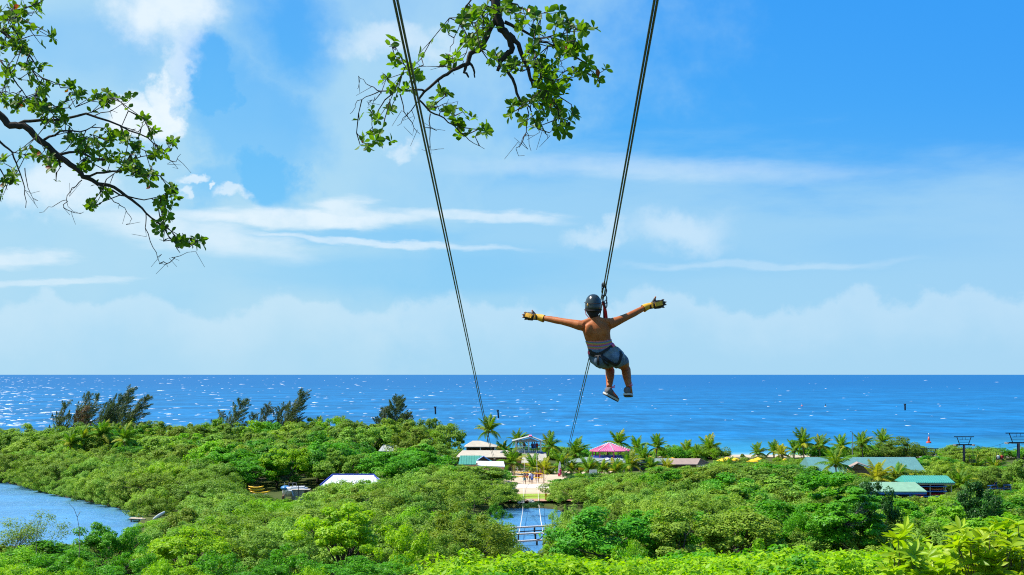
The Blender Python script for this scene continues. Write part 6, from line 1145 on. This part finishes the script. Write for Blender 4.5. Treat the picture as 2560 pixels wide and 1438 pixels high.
# gloves
mat('glove_dark', (0.035, 0.022, 0.014), .6, .3, 40); mat('glove_yellow', (0.80, 0.40, 0.015), .6, .2, 30)
for H_, cuff in ((HR, [(1608, 772, .205), (1615, 768, .22), (1622, 765.5, .23), (1628, 764, .235)]), (HL, [(1360, 797, .205), (1352, 794.8, .22), (1345, 793, .23), (1340, 792.4, .235)])):
    gm_ = MB(); H2 = dict(H_); hand(mb=gm_, cut=.72, grow=.0035, **H2)
    gl = obj('glove', remeshed('glove', gm_, .0045, 3, RL), 'glove_dark', rider, True); MB().tube([bp(*c_) for c_ in cuff], [.043, .040, .035, .034], 14, cap=False).build('cuff', 'glove_yellow', gl, True)
    px, py, dy = H_['palm']; sg = 1 if H_ is HR else -1
    allb.append(BVHTree.FromPolygons([v.co + RL for v in gl.data.vertices], [tuple(f.vertices) for f in gl.data.polygons]))
    strap([(px + sg * 2, py - .5), (px + sg * 8, py - 2.0), (px + sg * 14, py - 3.5), (px + sg * 19, py - 4.5)], .046, 'back_panel', 'glove_yellow', gl, .004); strap([(px - sg * 7, py + .5), (px - sg * 3, py)], .06, 'wrist_panel', 'glove_yellow', gl, .004); allb.pop()
# hair and helmet
hm = MB(); hm.ball(hc + Vector((0, -.012, -.012)), (.082, .092, .102), 18, 12); hm.ball(hc + Vector((0, -.045, -.075)), (.06, .045, .055), 12, 8); hm.ball(hc + Vector((.0, -.035, -.105)), (.042, .03, .03), 10, 7); obj('hair', remeshed('rider_hair', hm, .008, 3, RL), 'hair_dark', rider, True)
mat('helmet_shell', (0.030, 0.040, 0.040), .22, .1, 6, spec=.6)
rings = []; cH = hc + Vector((0, -.005, .022)); n_ = 24
for i in range(9):
    th = lerp(.06, 1.0, i / 8) * PI * .60; row = []
    for k in range(n_):
        a = 2 * PI * k / n_; back = .5 - .5 * math.sin(a); drop = .028 * back * (i / 8) ** 2; row.append(cH + Vector((.0915 * math.sin(th) ** .85 * math.cos(a), .112 * math.sin(th) ** .85 * math.sin(a), .120 * math.cos(th) - drop)))
    rings.append(row)
he = MB().loft(rings).build('helmet', 'helmet_shell', rider, True); he['label'] = 'dark glossy safety helmet'
MB().tube([cH + Vector((.094 * math.cos(a), .114 * math.sin(a), -.040 - .012 * (1 - math.sin(a)))) for a in [k * 2 * PI / 20 for k in range(21)]], .006, 6).build('rim', 'webbing_black', he, True)
rr_ = [cH + Vector((.0935 * math.cos(a), -.114 * math.sin(a) * .99, .028 + .03 * math.sin(a) * -.6)) for a in [k * PI / 12 for k in range(13)]]; MB().tube(rr_, .0045, 5).build('band', 'webbing_black', he); mat('sticker', (.75, .42, .10), .5); MB().ball(cH + Vector((-.062, -.084, -.002)), (.012, .006, .018), 8, 6).build('sticker', 'sticker', he, True)
for s in (-1, 1): MB().tube([cH + Vector((s * .086, .01, -.04)), cH + Vector((s * .078, .03, -.10)), cH + Vector((s * .03, .075, -.15))], .005, 5).build('chin_strap', 'lace_pink' if s < 0 else 'webbing_black', he)
# shoes
mat('shoe_grey', (0.13, 0.13, 0.14), .8, .2, 30); mat('shoe_sole', (0.55, 0.55, 0.53), .6, .1); mat('shoe_tread', (0.012, 0.012, 0.014), .7); mat('shoe_orange', (.75, .13, .06), .7)
def shoe(heel, toe, updir, lab):
    h, t_ = bp(*heel), bp(*toe); ax = (t_ - h).normalized(); up = Vector(updir); up = (up - ax * up.dot(ax)).normalized(); sd = ax.cross(up); L_ = (t_ - h).length
    def sec(u, w, z0, z1, n=12): c_ = h + ax * (u * L_); return [c_ + sd * (w * math.cos(a)) + up * (lerp(z0, z1, .5 + .5 * math.sin(a))) for a in [k * 2 * PI / n for k in range(n)]]
    prof = ((-.04, .018, .018, .06), (.0, .034, .016, .085), (.14, .038, .016, .098), (.30, .038, .016, .085), (.5, .041, .014, .066), (.72, .044, .014, .052), (.92, .034, .014, .040), (1.02, .014, .016, .030))
    o = MB().loft([sec(*p__) for p__ in prof]).build('shoe', 'shoe_grey', rider, True); o['label'] = lab
    def flat(z0, z1, k): return [[h + ax * (u * L_) + sd * (w * k * s) + up * z for s, z in ((-1, z0), (1, z0), (1, z1), (-1, z1))] for u, w, a_, b__ in prof]
    MB().loft(flat(.002, .022, 1.12)).build('midsole', 'shoe_sole', o); MB().loft(flat(-.007, .0015, 1.08)).build('tread', 'shoe_tread', o); MB().loft([sec(u, w * 1.04, z0 + .012, z1 + .003) for u, w, z0, z1 in prof[3:6]]).build('side_panel', 'shoe_orange', o, True)
    c_ = h + ax * (.08 * L_) + up * .10; MB().tube([c_ + sd * .03, c_ + sd * .07 + up * .01, c_ + sd * .06 + up * .035, c_ + sd * .03], .005, 5).build('lace_loop', 'lace_pink', o)
shoe((1512, 986, .13), (1543, 1003, .27), (.30, -.10, .92), 'grey shoe with pale midsole and black tread'); shoe((1567, 988, .11), (1574, 992, .33), (-.05, .05, 1), 'grey shoe with orange side seen from behind')
# trolley, carabiners, lanyard
tc_ = PT(1510, 716, D0); t = thing('pulley_trolley', 'dark steel pulley trolley clamped on the right cable pair above the rider', 'pulley', tc_); ax = Vector((0, 1, -.12)).normalized()
for s in (-1, 1):
    cpl = tc_ + Vector((s * .022, 0, 0)); MB().add([cpl + ax * y_ + Vector((o_, 0, z_)) for o_ in (-.003, .003) for y_, z_ in ((-.06, .03), (.06, .03), (.05, -.045), (0, -.085), (-.05, -.045))], [(0, 1, 2, 3, 4), (9, 8, 7, 6, 5)] + [(i, i + 5, (i + 1) % 5 + 5, (i + 1) % 5) for i in range(5)]).build('side_plate', 'steel_dark', t)
for s in (-1, 1): c_ = tc_ + ax * (s * .035) + Vector((0, 0, .022)); MB().tube([c_ - Vector((.014, 0, 0)), c_ + Vector((.014, 0, 0))], .022, 12).build('wheel', 'steel_grey', t)
def ringlink(name, c, rx, rz_, r_, m, lab, rot=0.0, cat='carabiner'):
    t = thing(name, lab, cat, c); pts_ = []
    for k in range(17): a = 2 * PI * k / 16; v_ = Vector((rx * math.cos(a) * (1 if math.sin(a) > 0 else .8), 0, rz_ * math.sin(a))); pts_.append(Vector(c) + Matrix.Rotation(rot, 3, 'Y') @ Matrix.Rotation(.35, 3, 'Z') @ v_)
    MB().tube(pts_, r_, 7, cap=False).build('ring', m, t, True); MB().tube([pts_[14], pts_[15], pts_[0], pts_[1]], r_ * 1.5, 7).build('gate', 'steel_grey', t, True)
ringlink('carabiner', PT(1510.5, 730, D0), .030, .052, .0055, 'steel_dark', 'upper dark carabiner hanging from the pulley trolley', .12); ringlink('carabiner', PT(1512, 748.5, D0), .027, .050, .0055, 'steel_dark', 'lower dark carabiner between trolley and red strap', -.1); ringlink('carabiner', PT(1514.5, 760, D0), .017, .042, .005, 'steel_dark', 'small dark carabiner beside the red strap', -.05)
t = thing('lanyard', 'red webbing strap running from the carabiners down past the rider\'s head', 'strap', PT(1508, 753, D0))
def web(pts_, w, th, nm, m): MB().loft([[p__ + Vector((sx * w / 2, sy * th / 2, 0)) for sx, sy in ((-1, -1), (1, -1), (1, 1), (-1, 1))] for p__ in pts_]).build(nm, m, t)
web([PT(1508, 754, D0), PT(1511, 766, D0 + .01), PT(1514, 780, D0 + .03), PT(1516, 797, D0 + .06), PT(1517, 830, D0 + .10), PT(1516, 868, D0 + .10)], .032, .006, 'red_web', 'webbing_red'); web([PT(1510, 766, D0 + .02), PT(1509.5, 780, D0 + .035), PT(1510, 795, D0 + .06), PT(1512, 830, D0 + .11), PT(1512, 868, D0 + .11)], .018, .006, 'black_web', 'webbing_black')
t2 = thing('safety_cord', 'thin dark cord loop between the rider\'s helmet and the red strap', 'cord', PT(1503, 767, D0 + .03)); MB().tube([PT(1503.5, 767, D0 + .05), PT(1500, 782, D0 + .06), PT(1497, 796, D0 + .05)], .0035, 5).build('strand', 'webbing_black', t2); MB().tube([PT(1497, 795, D0 + .05), PT(1508, 796, D0 + .06)], .0035, 5).build('strand', 'webbing_black', t2)
# ------------------------------------------------------------------ near trees whose branches hang into view, shrub with large leaves
leafmat('leaf_near', (0.045, 0.13, 0.006), (0.12, 0.25, 0.010), 0.55, 0.45, 0.5, 0.25); leafmat('leaf_near_dark', (0.014, 0.04, 0.006), (0.03, 0.075, 0.01), 0.25, 0.45, 0.4, 0.25); leafmat('leaf_near_red', (.20, .03, .015), (.26, .07, .02), .4, .4, .2); leafmat('leaf_shrub', (0.17, 0.33, 0.004), (0.36, 0.50, 0.010), 0.42, 0.45, 0.3, 0.25)
def leaf_mesh(name, L, W_, point, curl):
    """obovate or lance-shaped blade folded along the midrib; base at the origin, tip along +X"""
    n = 6; v = []; f = []
    for i in range(n + 1):
        u = i / n; w_ = W_ * 0.5 * (math.sin(math.pi * min(1, u ** (1.5 if not point else 1.0))) ** .8 if 0 < u < 1 else 0.02) ; z_ = -curl * L * u * u
        v += [(u * L, -w_, z_ + w_ * .35), (u * L, 0, z_), (u * L, w_, z_ + w_ * .35)]
    for i in range(n):
        for j in (0, 1): f.append((i*3+j, i*3+3+j, i*3+4+j, i*3+1+j))
    me = bpy.data.meshes.new(name); me.from_pydata(v, [], f); me.update(); return me
LM = [leaf_mesh('leaf', 1, .56, False, .10), leaf_mesh('leaf', 1, .50, False, .25), leaf_mesh('leaf', 1, .62, False, .02)]; LS = [leaf_mesh('leaf', 1, .34, True, .18), leaf_mesh('leaf', 1, .37, True, .35), leaf_mesh('leaf', 1, .31, True, .05)]
def set_leaves(root, items, meshes, mats, limit=300):
    """items: (matrix, weight); biggest 300 become leaf objects, the rest one joined mesh"""
    inv = Matrix.Translation(-root_loc(root)); items.sort(key=lambda t: -t[1]); rl = random.Random(5)
    for m_ in meshes:
        if not m_.materials: m_.materials.append(MATS[mats[0][0]])
    def pick():
        u = rl.random(); acc = 0
        for nm, w_ in mats:
            acc += w_
            if u < acc: return MATS[nm]
        return MATS[mats[0][0]]
    for M_, w_ in items[:limit]:
        o = bpy.data.objects.new('leaf', rl.choice(meshes)); COL.objects.link(o); o.parent = root; o.matrix_local = inv @ M_; o.material_slots[0].link = 'OBJECT'; o.material_slots[0].material = pick()
    rest = items[limit:]
    if rest:
        co = []; ix = []; n0 = 0
        for M_, w_ in rest:
            me = rl.choice(meshes); T = inv @ M_; c_ = np.empty(len(me.vertices) * 3, np.float32); me.vertices.foreach_get('co', c_); c_ = c_.reshape(-1, 3); A = np.array(T); co.append(c_ @ A[:3, :3].T + A[:3, 3]); li = np.empty(len(me.loops), np.int32); me.loops.foreach_get('vertex_index', li); ix.append(li + n0); n0 += len(c_)
        tag(obj('foliage', mesh_np('foliage', np.concatenate(co), 4, np.concatenate(ix)), mats[0][0], root), kind='stuff')
def frame(o_, x_, z_, s):
    x_ = x_.normalized(); y_ = z_.cross(x_).normalized(); z2_ = x_.cross(y_); M_ = Matrix((x_ * s, y_ * s, z2_ * s)).transposed().to_4x4(); M_.translation = o_; return M_
def rosette(c, axis, n, L, rl, out, w=1.0, spread=.9):
    axis = axis.normalized(); a0 = axis.orthogonal().normalized(); b0 = axis.cross(a0)
    for k in range(n):
        a = 2 * PI * k / n + rl.uniform(-.4, .4); dr = (a0 * math.cos(a) + b0 * math.sin(a)) * spread + axis * rl.uniform(.1, .75); out.append((frame(c, dr, axis + Vector((rl.gauss(0, .35), rl.gauss(0, .35), rl.gauss(0, .35))), L * rl.uniform(.65, 1.15)), w * rl.uniform(.8, 1.2)))
def wiggle(pts, rl, amp):
    out = [pts[0]]
    for a, c_ in zip(pts, pts[1:]):
        for k in (1, 2, 3):
            q_ = a.lerp(c_, k / 3)
            if k < 3: q_ = q_ + Vector((rl.gauss(0, amp), rl.gauss(0, amp), rl.gauss(0, amp)))
            out.append(q_)
    return out
def near_tree(label, D, limbs, clusters, bare, trunk_pts, trunk_r, seed, L, extra, dens=1.0):
    rl = random.Random(seed); t = thing('overhanging_tree', label, 'tree', trunk_pts[0]); K = D / F
    MB().tube(wiggle(trunk_pts, rl, .03), np.interp(np.linspace(0, 1, len(trunk_pts) * 3 - 2), np.linspace(0, 1, len(trunk_r)), trunk_r).tolist(), 10).build('trunk', 'bark_dark', t, True)
    node = []
    for pts, rad in limbs:
        P_ = wiggle([p__ if isinstance(p__, Vector) else PT(p__[0], p__[1], D + (p__[2] if len(p__) > 2 else 0)) for p__ in pts], rl, 1.6 * K); rr = np.interp(np.linspace(0, 1, len(P_)), np.linspace(0, 1, len(rad)), [r_ * K for r_ in rad]).tolist(); MB().tube(P_, rr, 7).build('branch', 'bark_dark', t, True); node += list(zip(P_, rr))
    node = [n_ for n_ in node if n_[1] < 9 * K]; tw = MB(); items = []
    for (cx_, cy_, rx, ry, n_) in clusters:
        for k in range(int(round(n_ * dens))):
            a = rl.uniform(0, 2 * PI); r_ = math.sqrt(rl.random()); c_ = PT(cx_ + rx * r_ * math.cos(a), cy_ + ry * r_ * math.sin(a), D + rl.uniform(-.45, .45)); nd = min(node, key=lambda q_: (q_[0] - c_).length + rl.uniform(0, .12))[0]
            mid = nd.lerp(c_, .5) + Vector((rl.gauss(0, .02), rl.gauss(0, .02), rl.gauss(0, .03))); tw.tube([nd, mid, c_], [.0042, .0032, .002], 4, cap=False); node.append((mid, .003))
            ax_ = (c_ - nd).normalized() * .6 + Vector((rl.gauss(0, .4), -.25 + rl.gauss(0, .4), .45 + rl.gauss(0, .4))); rosette(c_, ax_, rl.choice((4, 5, 5, 6)), L, rl, items, 1.0)
            if rl.random() < .5: rosette(mid, ax_, 2, L * .8, rl, items, .7)
    for pts in bare:
        P_ = wiggle([PT(x_, y_, D) for x_, y_ in pts], rl, 2.2 * K); tw.tube(P_, np.linspace(.0042, .0014, len(P_)).tolist(), 4, cap=False)
        for k in range(3): q_ = rl.choice(P_[2:]); tw.tube([q_, q_ + Vector((rl.uniform(-.05, .05), 0, rl.uniform(-.07, .03))), q_ + Vector((rl.uniform(-.11, .11), 0, rl.uniform(-.12, .04)))], [.0022, .0018, .0012], 4, cap=False)
    tag(tw.build('twigs', 'bark_dark', t), kind='stuff')
    hid = []
    for c_ in extra:
        for k in range(9): q_ = c_ + Vector((rl.gauss(0, .5), rl.gauss(0, .5), rl.gauss(0, .35))); rosette(q_, Vector((rl.gauss(0, .5), rl.gauss(0, .5), 1)), 6, L * 1.1, rl, hid, .01)
    set_leaves(t, items + hid, LM, [('leaf_near', .70), ('leaf_near_dark', .27), ('leaf_near_red', .03)], 300); return t
# left tree: trunk stands just outside the view on the left
D1 = 11.0; tb = Vector((-5.9, 10.6, gz(-5.9, 10.6) - .3)); tt = [tb, Vector((-5.8, 10.7, 17.6)), Vector((-5.6, 10.8, 19.6)), Vector((-5.9, 10.8, 22.2))]
near_tree('leafy tree at the left whose crooked limb droops with small glossy leaves against the sky', D1,
    [([tt[2], (-330, 150, -.1), (-150, 205), (-40, 255), (5, 292), (25, 314), (60, 314), (100, 352), (150, 393), (190, 420), (207, 442), (245, 460), (285, 468), (330, 500), (365, 533), (400, 560), (430, 600), (450, 632)], [24, 18, 14, 11, 9, 9, 8.5, 8, 7.5, 7, 6, 5, 4.2, 3.4, 2.4, 1.8, 1.3, .9]),
     ([(28, 312), (75, 303), (150, 300), (215, 284), (300, 314), (370, 345), (412, 384), (432, 370)], [4.5, 4, 3.5, 3, 2.2, 1.6, 1.1, .8]), ([(110, 350), (150, 328), (200, 330), (240, 310)], [3.5, 2.5, 1.8, 1]), ([(140, 385), (190, 380), (250, 398), (310, 405), (352, 392), (395, 382)], [3.6, 3, 2.3, 1.8, 1.2, .8]), ([(205, 440), (260, 432), (320, 424), (372, 440), (412, 440)], [3.2, 2.6, 2, 1.4, .8]), ([(250, 462), (300, 488), (360, 500), (420, 486)], [2.8, 2, 1.5, .8]), ([(145, 392), (150, 410), (153, 416)], [3.4, 2.6, 1.6]),
     ([tt[2], (-300, 60, .1), (-120, 40), (-30, 60), (40, 100), (75, 140), (105, 180)], [16, 11, 7, 4.5, 3, 2, 1]), ([(-30, 60), (30, 30), (80, 15), (110, 0)], [3.5, 2.5, 1.5, .8]), ([(0, 150), (30, 190), (55, 225), (75, 262), (70, 240)], [2.6, 2, 1.4, 1, .7]), ([(-120, 205), (-40, 300), (0, 355), (30, 380), (45, 420), (62, 470), (64, 520)], [6, 4, 3, 2.3, 1.8, 1.2, .8]), ([(-40, 300), (-20, 400), (10, 440), (18, 475)], [3, 2.2, 1.5, .8])],
    [(45, 45, 48, 48, 16), (60, 115, 42, 30, 9), (12, 95, 20, 45, 6), (100, 20, 14, 14, 3), (128, 90, 14, 9, 2), (18, 180, 18, 20, 4), (88, 168, 30, 10, 4), (78, 200, 9, 9, 2), (100, 225, 26, 12, 5), (10, 250, 14, 20, 4), (60, 265, 42, 15, 8), (130, 270, 42, 25, 11), (178, 214, 14, 9, 2), (195, 236, 9, 15, 3), (262, 246, 42, 14, 8), (325, 241, 12, 4, 1), (140, 310, 32, 16, 6), (190, 350, 26, 16, 6), (232, 366, 32, 18, 8), (355, 297, 10, 8, 2), (380, 330, 12, 8, 2), (290, 345, 36, 20, 8), (332, 370, 22, 12, 4), (395, 380, 22, 14, 4), (427, 350, 9, 10, 2), (75, 390, 32, 16, 5), (130, 410, 14, 18, 4), (215, 420, 26, 15, 5), (325, 420, 32, 18, 9), (370, 445, 24, 20, 8), (280, 395, 32, 15, 6), (430, 480, 18, 14, 4), (415, 506, 20, 15, 5), (265, 482, 14, 8, 2), (230, 515, 20, 12, 3), (420, 545, 8, 8, 2), (400, 570, 16, 10, 4), (450, 605, 10, 14, 3), (493, 608, 14, 12, 4), (20, 445, 18, 20, 5), (5, 405, 8, 10, 2), (4, 488, 6, 6, 1)],
    [[(205, 450), (180, 470), (166, 500), (130, 518), (98, 532)], [(166, 500), (160, 520), (185, 532), (210, 530)], [(365, 535), (363, 570), (382, 618), (398, 655), (420, 668)], [(398, 660), (425, 656), (450, 640), (478, 630)], [(260, 470), (285, 505), (312, 520), (330, 548), (318, 560)], [(62, 420), (70, 470), (88, 510)], [(400, 390), (440, 405), (452, 385)], [(20, 60), (45, 15), (60, -8)], [(0, 230), (25, 232), (20, 200)], [(300, 315), (345, 330), (380, 298)], [(235, 290), (290, 270), (330, 245)]],
    tt, [.26, .2, .17, .11], 11, .062, [Vector((-5.9, 10.8, 22.3)), Vector((-5.2, 10.6, 21.8)), Vector((-6.6, 11.0, 22.4)), Vector((-5.6, 11.5, 22.9))], 1.55)
# upper tree: trunk stands outside the view on the right, its limb arches over the top of the picture
D2 = 10.0; tb = Vector((5.6, 9.2, gz(5.6, 9.2) - .3)); tt = [tb, Vector((5.5, 9.3, 18.0)), Vector((5.2, 9.4, 20.8)), Vector((5.3, 9.4, 23.0))]
near_tree('overhanging branch with dark twisted forks and backlit green leaves hanging down between the cable pairs', D2,
    [([tt[2], Vector((3.6, 9.6, 22.0)), Vector((1.6, 9.9, 22.3)), (1215, -330), (1228, -150), (1235, -40), (1240, 20), (1250, 60), (1270, 92), (1281, 120), (1268, 135), (1250, 155), (1244, 178)], [34, 28, 24, 20, 16, 13, 12, 11.5, 9, 7.5, 7, 6, 4]),
     ([(1246, 35), (1232, 60), (1218, 90), (1205, 120), (1176, 134), (1170, 160), (1130, 176), (1095, 200), (1060, 230), (1048, 250), (1076, 280), (1110, 295), (1145, 325), (1172, 350), (1212, 373)], [8, 8, 7.5, 7, 6.5, 5.5, 4.2, 3.8, 3.2, 2.6, 2.2, 1.8, 1.5, 1, .5]), ([(1172, 150), (1160, 182), (1172, 194)], [4.5, 3.5, 2]), ([(1174, 158), (1186, 180), (1187, 194)], [3.5, 2.5, 1.6]), ([(1062, 228), (1035, 225), (990, 225), (950, 228), (915, 242), (888, 262), (875, 285)], [3, 2.6, 2, 1.5, 1, .8, .5]), ([(985, 226), (955, 262), (930, 300), (932, 338)], [1.8, 1.4, 1, .7]), ([(1035, 225), (1022, 180), (990, 120), (985, 100)], [1.6, 1.2, .9, .6]),
     ([(1272, 85), (1296, 110), (1310, 150), (1324, 190), (1332, 218)], [7, 6, 5.2, 4.2, 2.5]), ([(1258, 160), (1282, 198), (1300, 250), (1320, 264), (1330, 280)], [4.5, 4, 3.2, 2.4, 1.2]), ([(1262, 55), (1300, 72), (1342, 98), (1372, 92), (1410, 84), (1450, 78)], [5, 3.6, 2.6, 2, 1.4, .8]), ([(1342, 98), (1380, 112), (1425, 132), (1470, 160), (1496, 196)], [2.4, 1.9, 1.4, 1, .6]), ([(1325, 195), (1360, 225), (1395, 270), (1412, 315)], [2.6, 2.1, 1.5, .8]), ([(1312, 150), (1350, 165), (1390, 200), (1440, 192)], [2.4, 1.8, 1.3, .7]), ([(1238, 10), (1275, 0), (1300, 20), (1345, 34), (1400, 30)], [3, 2.2, 1.6, 1.1, .6]), ([(1236, 5), (1190, -10), (1165, 15), (1150, 60), (1135, 95), (1125, 130)], [3, 2.4, 1.8, 1.3, 1, .7])],
    [(1120, 70, 9, 9, 2), (985, 108, 12, 12, 2), (1047, 132, 8, 9, 1), (988, 157, 9, 9, 2), (1030, 180, 12, 14, 4), (1042, 192, 12, 8, 3), (964, 206, 9, 9, 2), (985, 219, 15, 5, 2), (1020, 223, 12, 5, 2), (1108, 230, 14, 10, 3), (1090, 247, 7, 8, 1), (943, 290, 12, 14, 3), (972, 278, 9, 8, 2), (903, 300, 8, 5, 1), (930, 350, 22, 16, 7), (975, 352, 5, 6, 1), (1078, 275, 10, 10, 2), (1136, 286, 12, 14, 3), (1180, 298, 10, 10, 2), (1140, 313, 14, 10, 3), (1208, 325, 14, 14, 4), (1145, 335, 9, 7, 1), (1172, 332, 7, 5, 1),
     (1200, 48, 26, 26, 10), (1178, 25, 14, 12, 3), (1155, 52, 12, 14, 3), (1190, 108, 36, 16, 8), (1216, 76, 26, 20, 6), (1140, 145, 26, 15, 6), (1230, 140, 16, 12, 3), (1270, 18, 20, 15, 5), (1290, 40, 12, 10, 3), (1320, 36, 12, 8, 2), (1347, 36, 8, 10, 2), (1367, 32, 6, 6, 1), (1400, 30, 8, 8, 1), (1300, 66, 14, 12, 3), (1402, 62, 26, 15, 7), (1455, 74, 15, 20, 6), (1484, 75, 7, 8, 1), (1345, 90, 15, 15, 4), (1330, 120, 20, 14, 5), (1400, 108, 32, 20, 10), (1440, 118, 16, 14, 4), (1430, 132, 20, 10, 3), (1470, 160, 12, 9, 3), (1514, 175, 5, 4, 1), (1490, 198, 12, 12, 3), (1446, 190, 18, 12, 6), (1402, 140, 20, 14, 4), (1340, 150, 22, 20, 8), (1366, 180, 26, 26, 11), (1392, 215, 28, 22, 12), (1372, 236, 26, 20, 10), (1346, 202, 20, 20, 5), (1300, 165, 26, 13, 5), (1270, 150, 15, 10, 4), (1290, 262, 14, 10, 4), (1279, 286, 10, 6, 2), (1346, 256, 20, 20, 7), (1380, 260, 17, 17, 6), (1402, 276, 14, 13, 4), (1306, 302, 8, 12, 2), (1340, 310, 15, 13, 4), (1425, 290, 12, 13, 4), (1406, 320, 20, 13, 7), (1262, 176, 8, 9, 2), (1230, 25, 12, 12, 2)],
    [[(950, 228), (925, 215), (900, 196)], [(985, 222), (965, 190), (955, 182)], [(1050, 250), (1020, 285), (993, 315)], [(1000, 235), (1010, 280), (1035, 320), (1050, 336)], [(1076, 284), (1075, 340), (1072, 375), (1110, 372)], [(1318, 268), (1316, 330), (1328, 378)], [(1316, 335), (1300, 365), (1290, 372)], [(1340, 285), (1362, 330), (1370, 348)], [(1376, 90), (1400, 150), (1412, 175)], [(1130, 172), (1100, 166), (1064, 166)], [(1075, 268), (1105, 262), (1130, 258)], [(950, 235), (930, 250), (918, 270)]],
    tt, [.28, .22, .19, .12], 23, .066, [Vector((5.3, 9.4, 23.1)), Vector((4.5, 9.4, 22.9)), Vector((6.0, 9.3, 23.2)), Vector((2.6, 9.8, 22.9))])
# shrub with whorls of long glossy leaves on the slope, lower right
D3 = 20.0; rl = random.Random(31)
def big_shrub(cx_, label, ws, seed, lim):
    rl = random.Random(seed); xb = GX(cx_, D3); g_ = gz(xb, D3); t = thing('glossy_shrub', label, 'shrub', (xb, D3, g_)); st = MB(); items = []
    for (px, py) in ws:
        d_ = D3 + rl.uniform(-1.0, 1.6); c_ = PT(px, py, d_); b0 = Vector((xb + rl.uniform(-.5, .5), D3 + rl.uniform(-.5, .5), g_ - .1)); mid = b0.lerp(c_, .55) + Vector((rl.uniform(-.15, .15), rl.uniform(-.1, .1), -.12)); st.tube([b0, mid, mid.lerp(c_, .6) + Vector((0, 0, .02)), c_], [.014, .010, .007, .005], 5, cap=False)
        ax_ = Vector((rl.gauss(0, .3), rl.gauss(0, .3) - .15, 1)); rosette(c_, ax_, rl.randint(9, 13), .225, rl, items, (1.4 - (py - 1300) / 300), 1.0)
    tag(st.build('stems', 'bark', t), kind='stuff'); set_leaves(t, items, LS, [('leaf_shrub', 1.0)], lim)
ws1 = [(2262, 1328), (2245, 1350), (2295, 1358), (2325, 1375), (2275, 1385), (2215, 1428), (2250, 1412), (2300, 1405), (2340, 1420), (2290, 1440), (2330, 1450), (2370, 1400), (2375, 1440)] + [(rl.uniform(2230, 2390), rl.uniform(1385, 1475)) for k in range(100)]
ws2 = [(2400, 1322), (2440, 1345), (2500, 1318), (2545, 1312), (2475, 1330), (2415, 1345), (2520, 1345), (2570, 1335), (2460, 1370), (2500, 1375), (2550, 1370), (2430, 1390), (2395, 1365), (2600, 1340)] + [(rl.uniform(2385, 2620), rl.uniform(1345, 1475)) for k in range(190)]
big_shrub(2300, 'shrub of long glossy yellow-green leaves in whorls, spreading low over the slope', ws1, 41, 300); big_shrub(2480, 'taller shrub of long glossy yellow-green leaves at the edge of the slope', ws2, 42, 300)
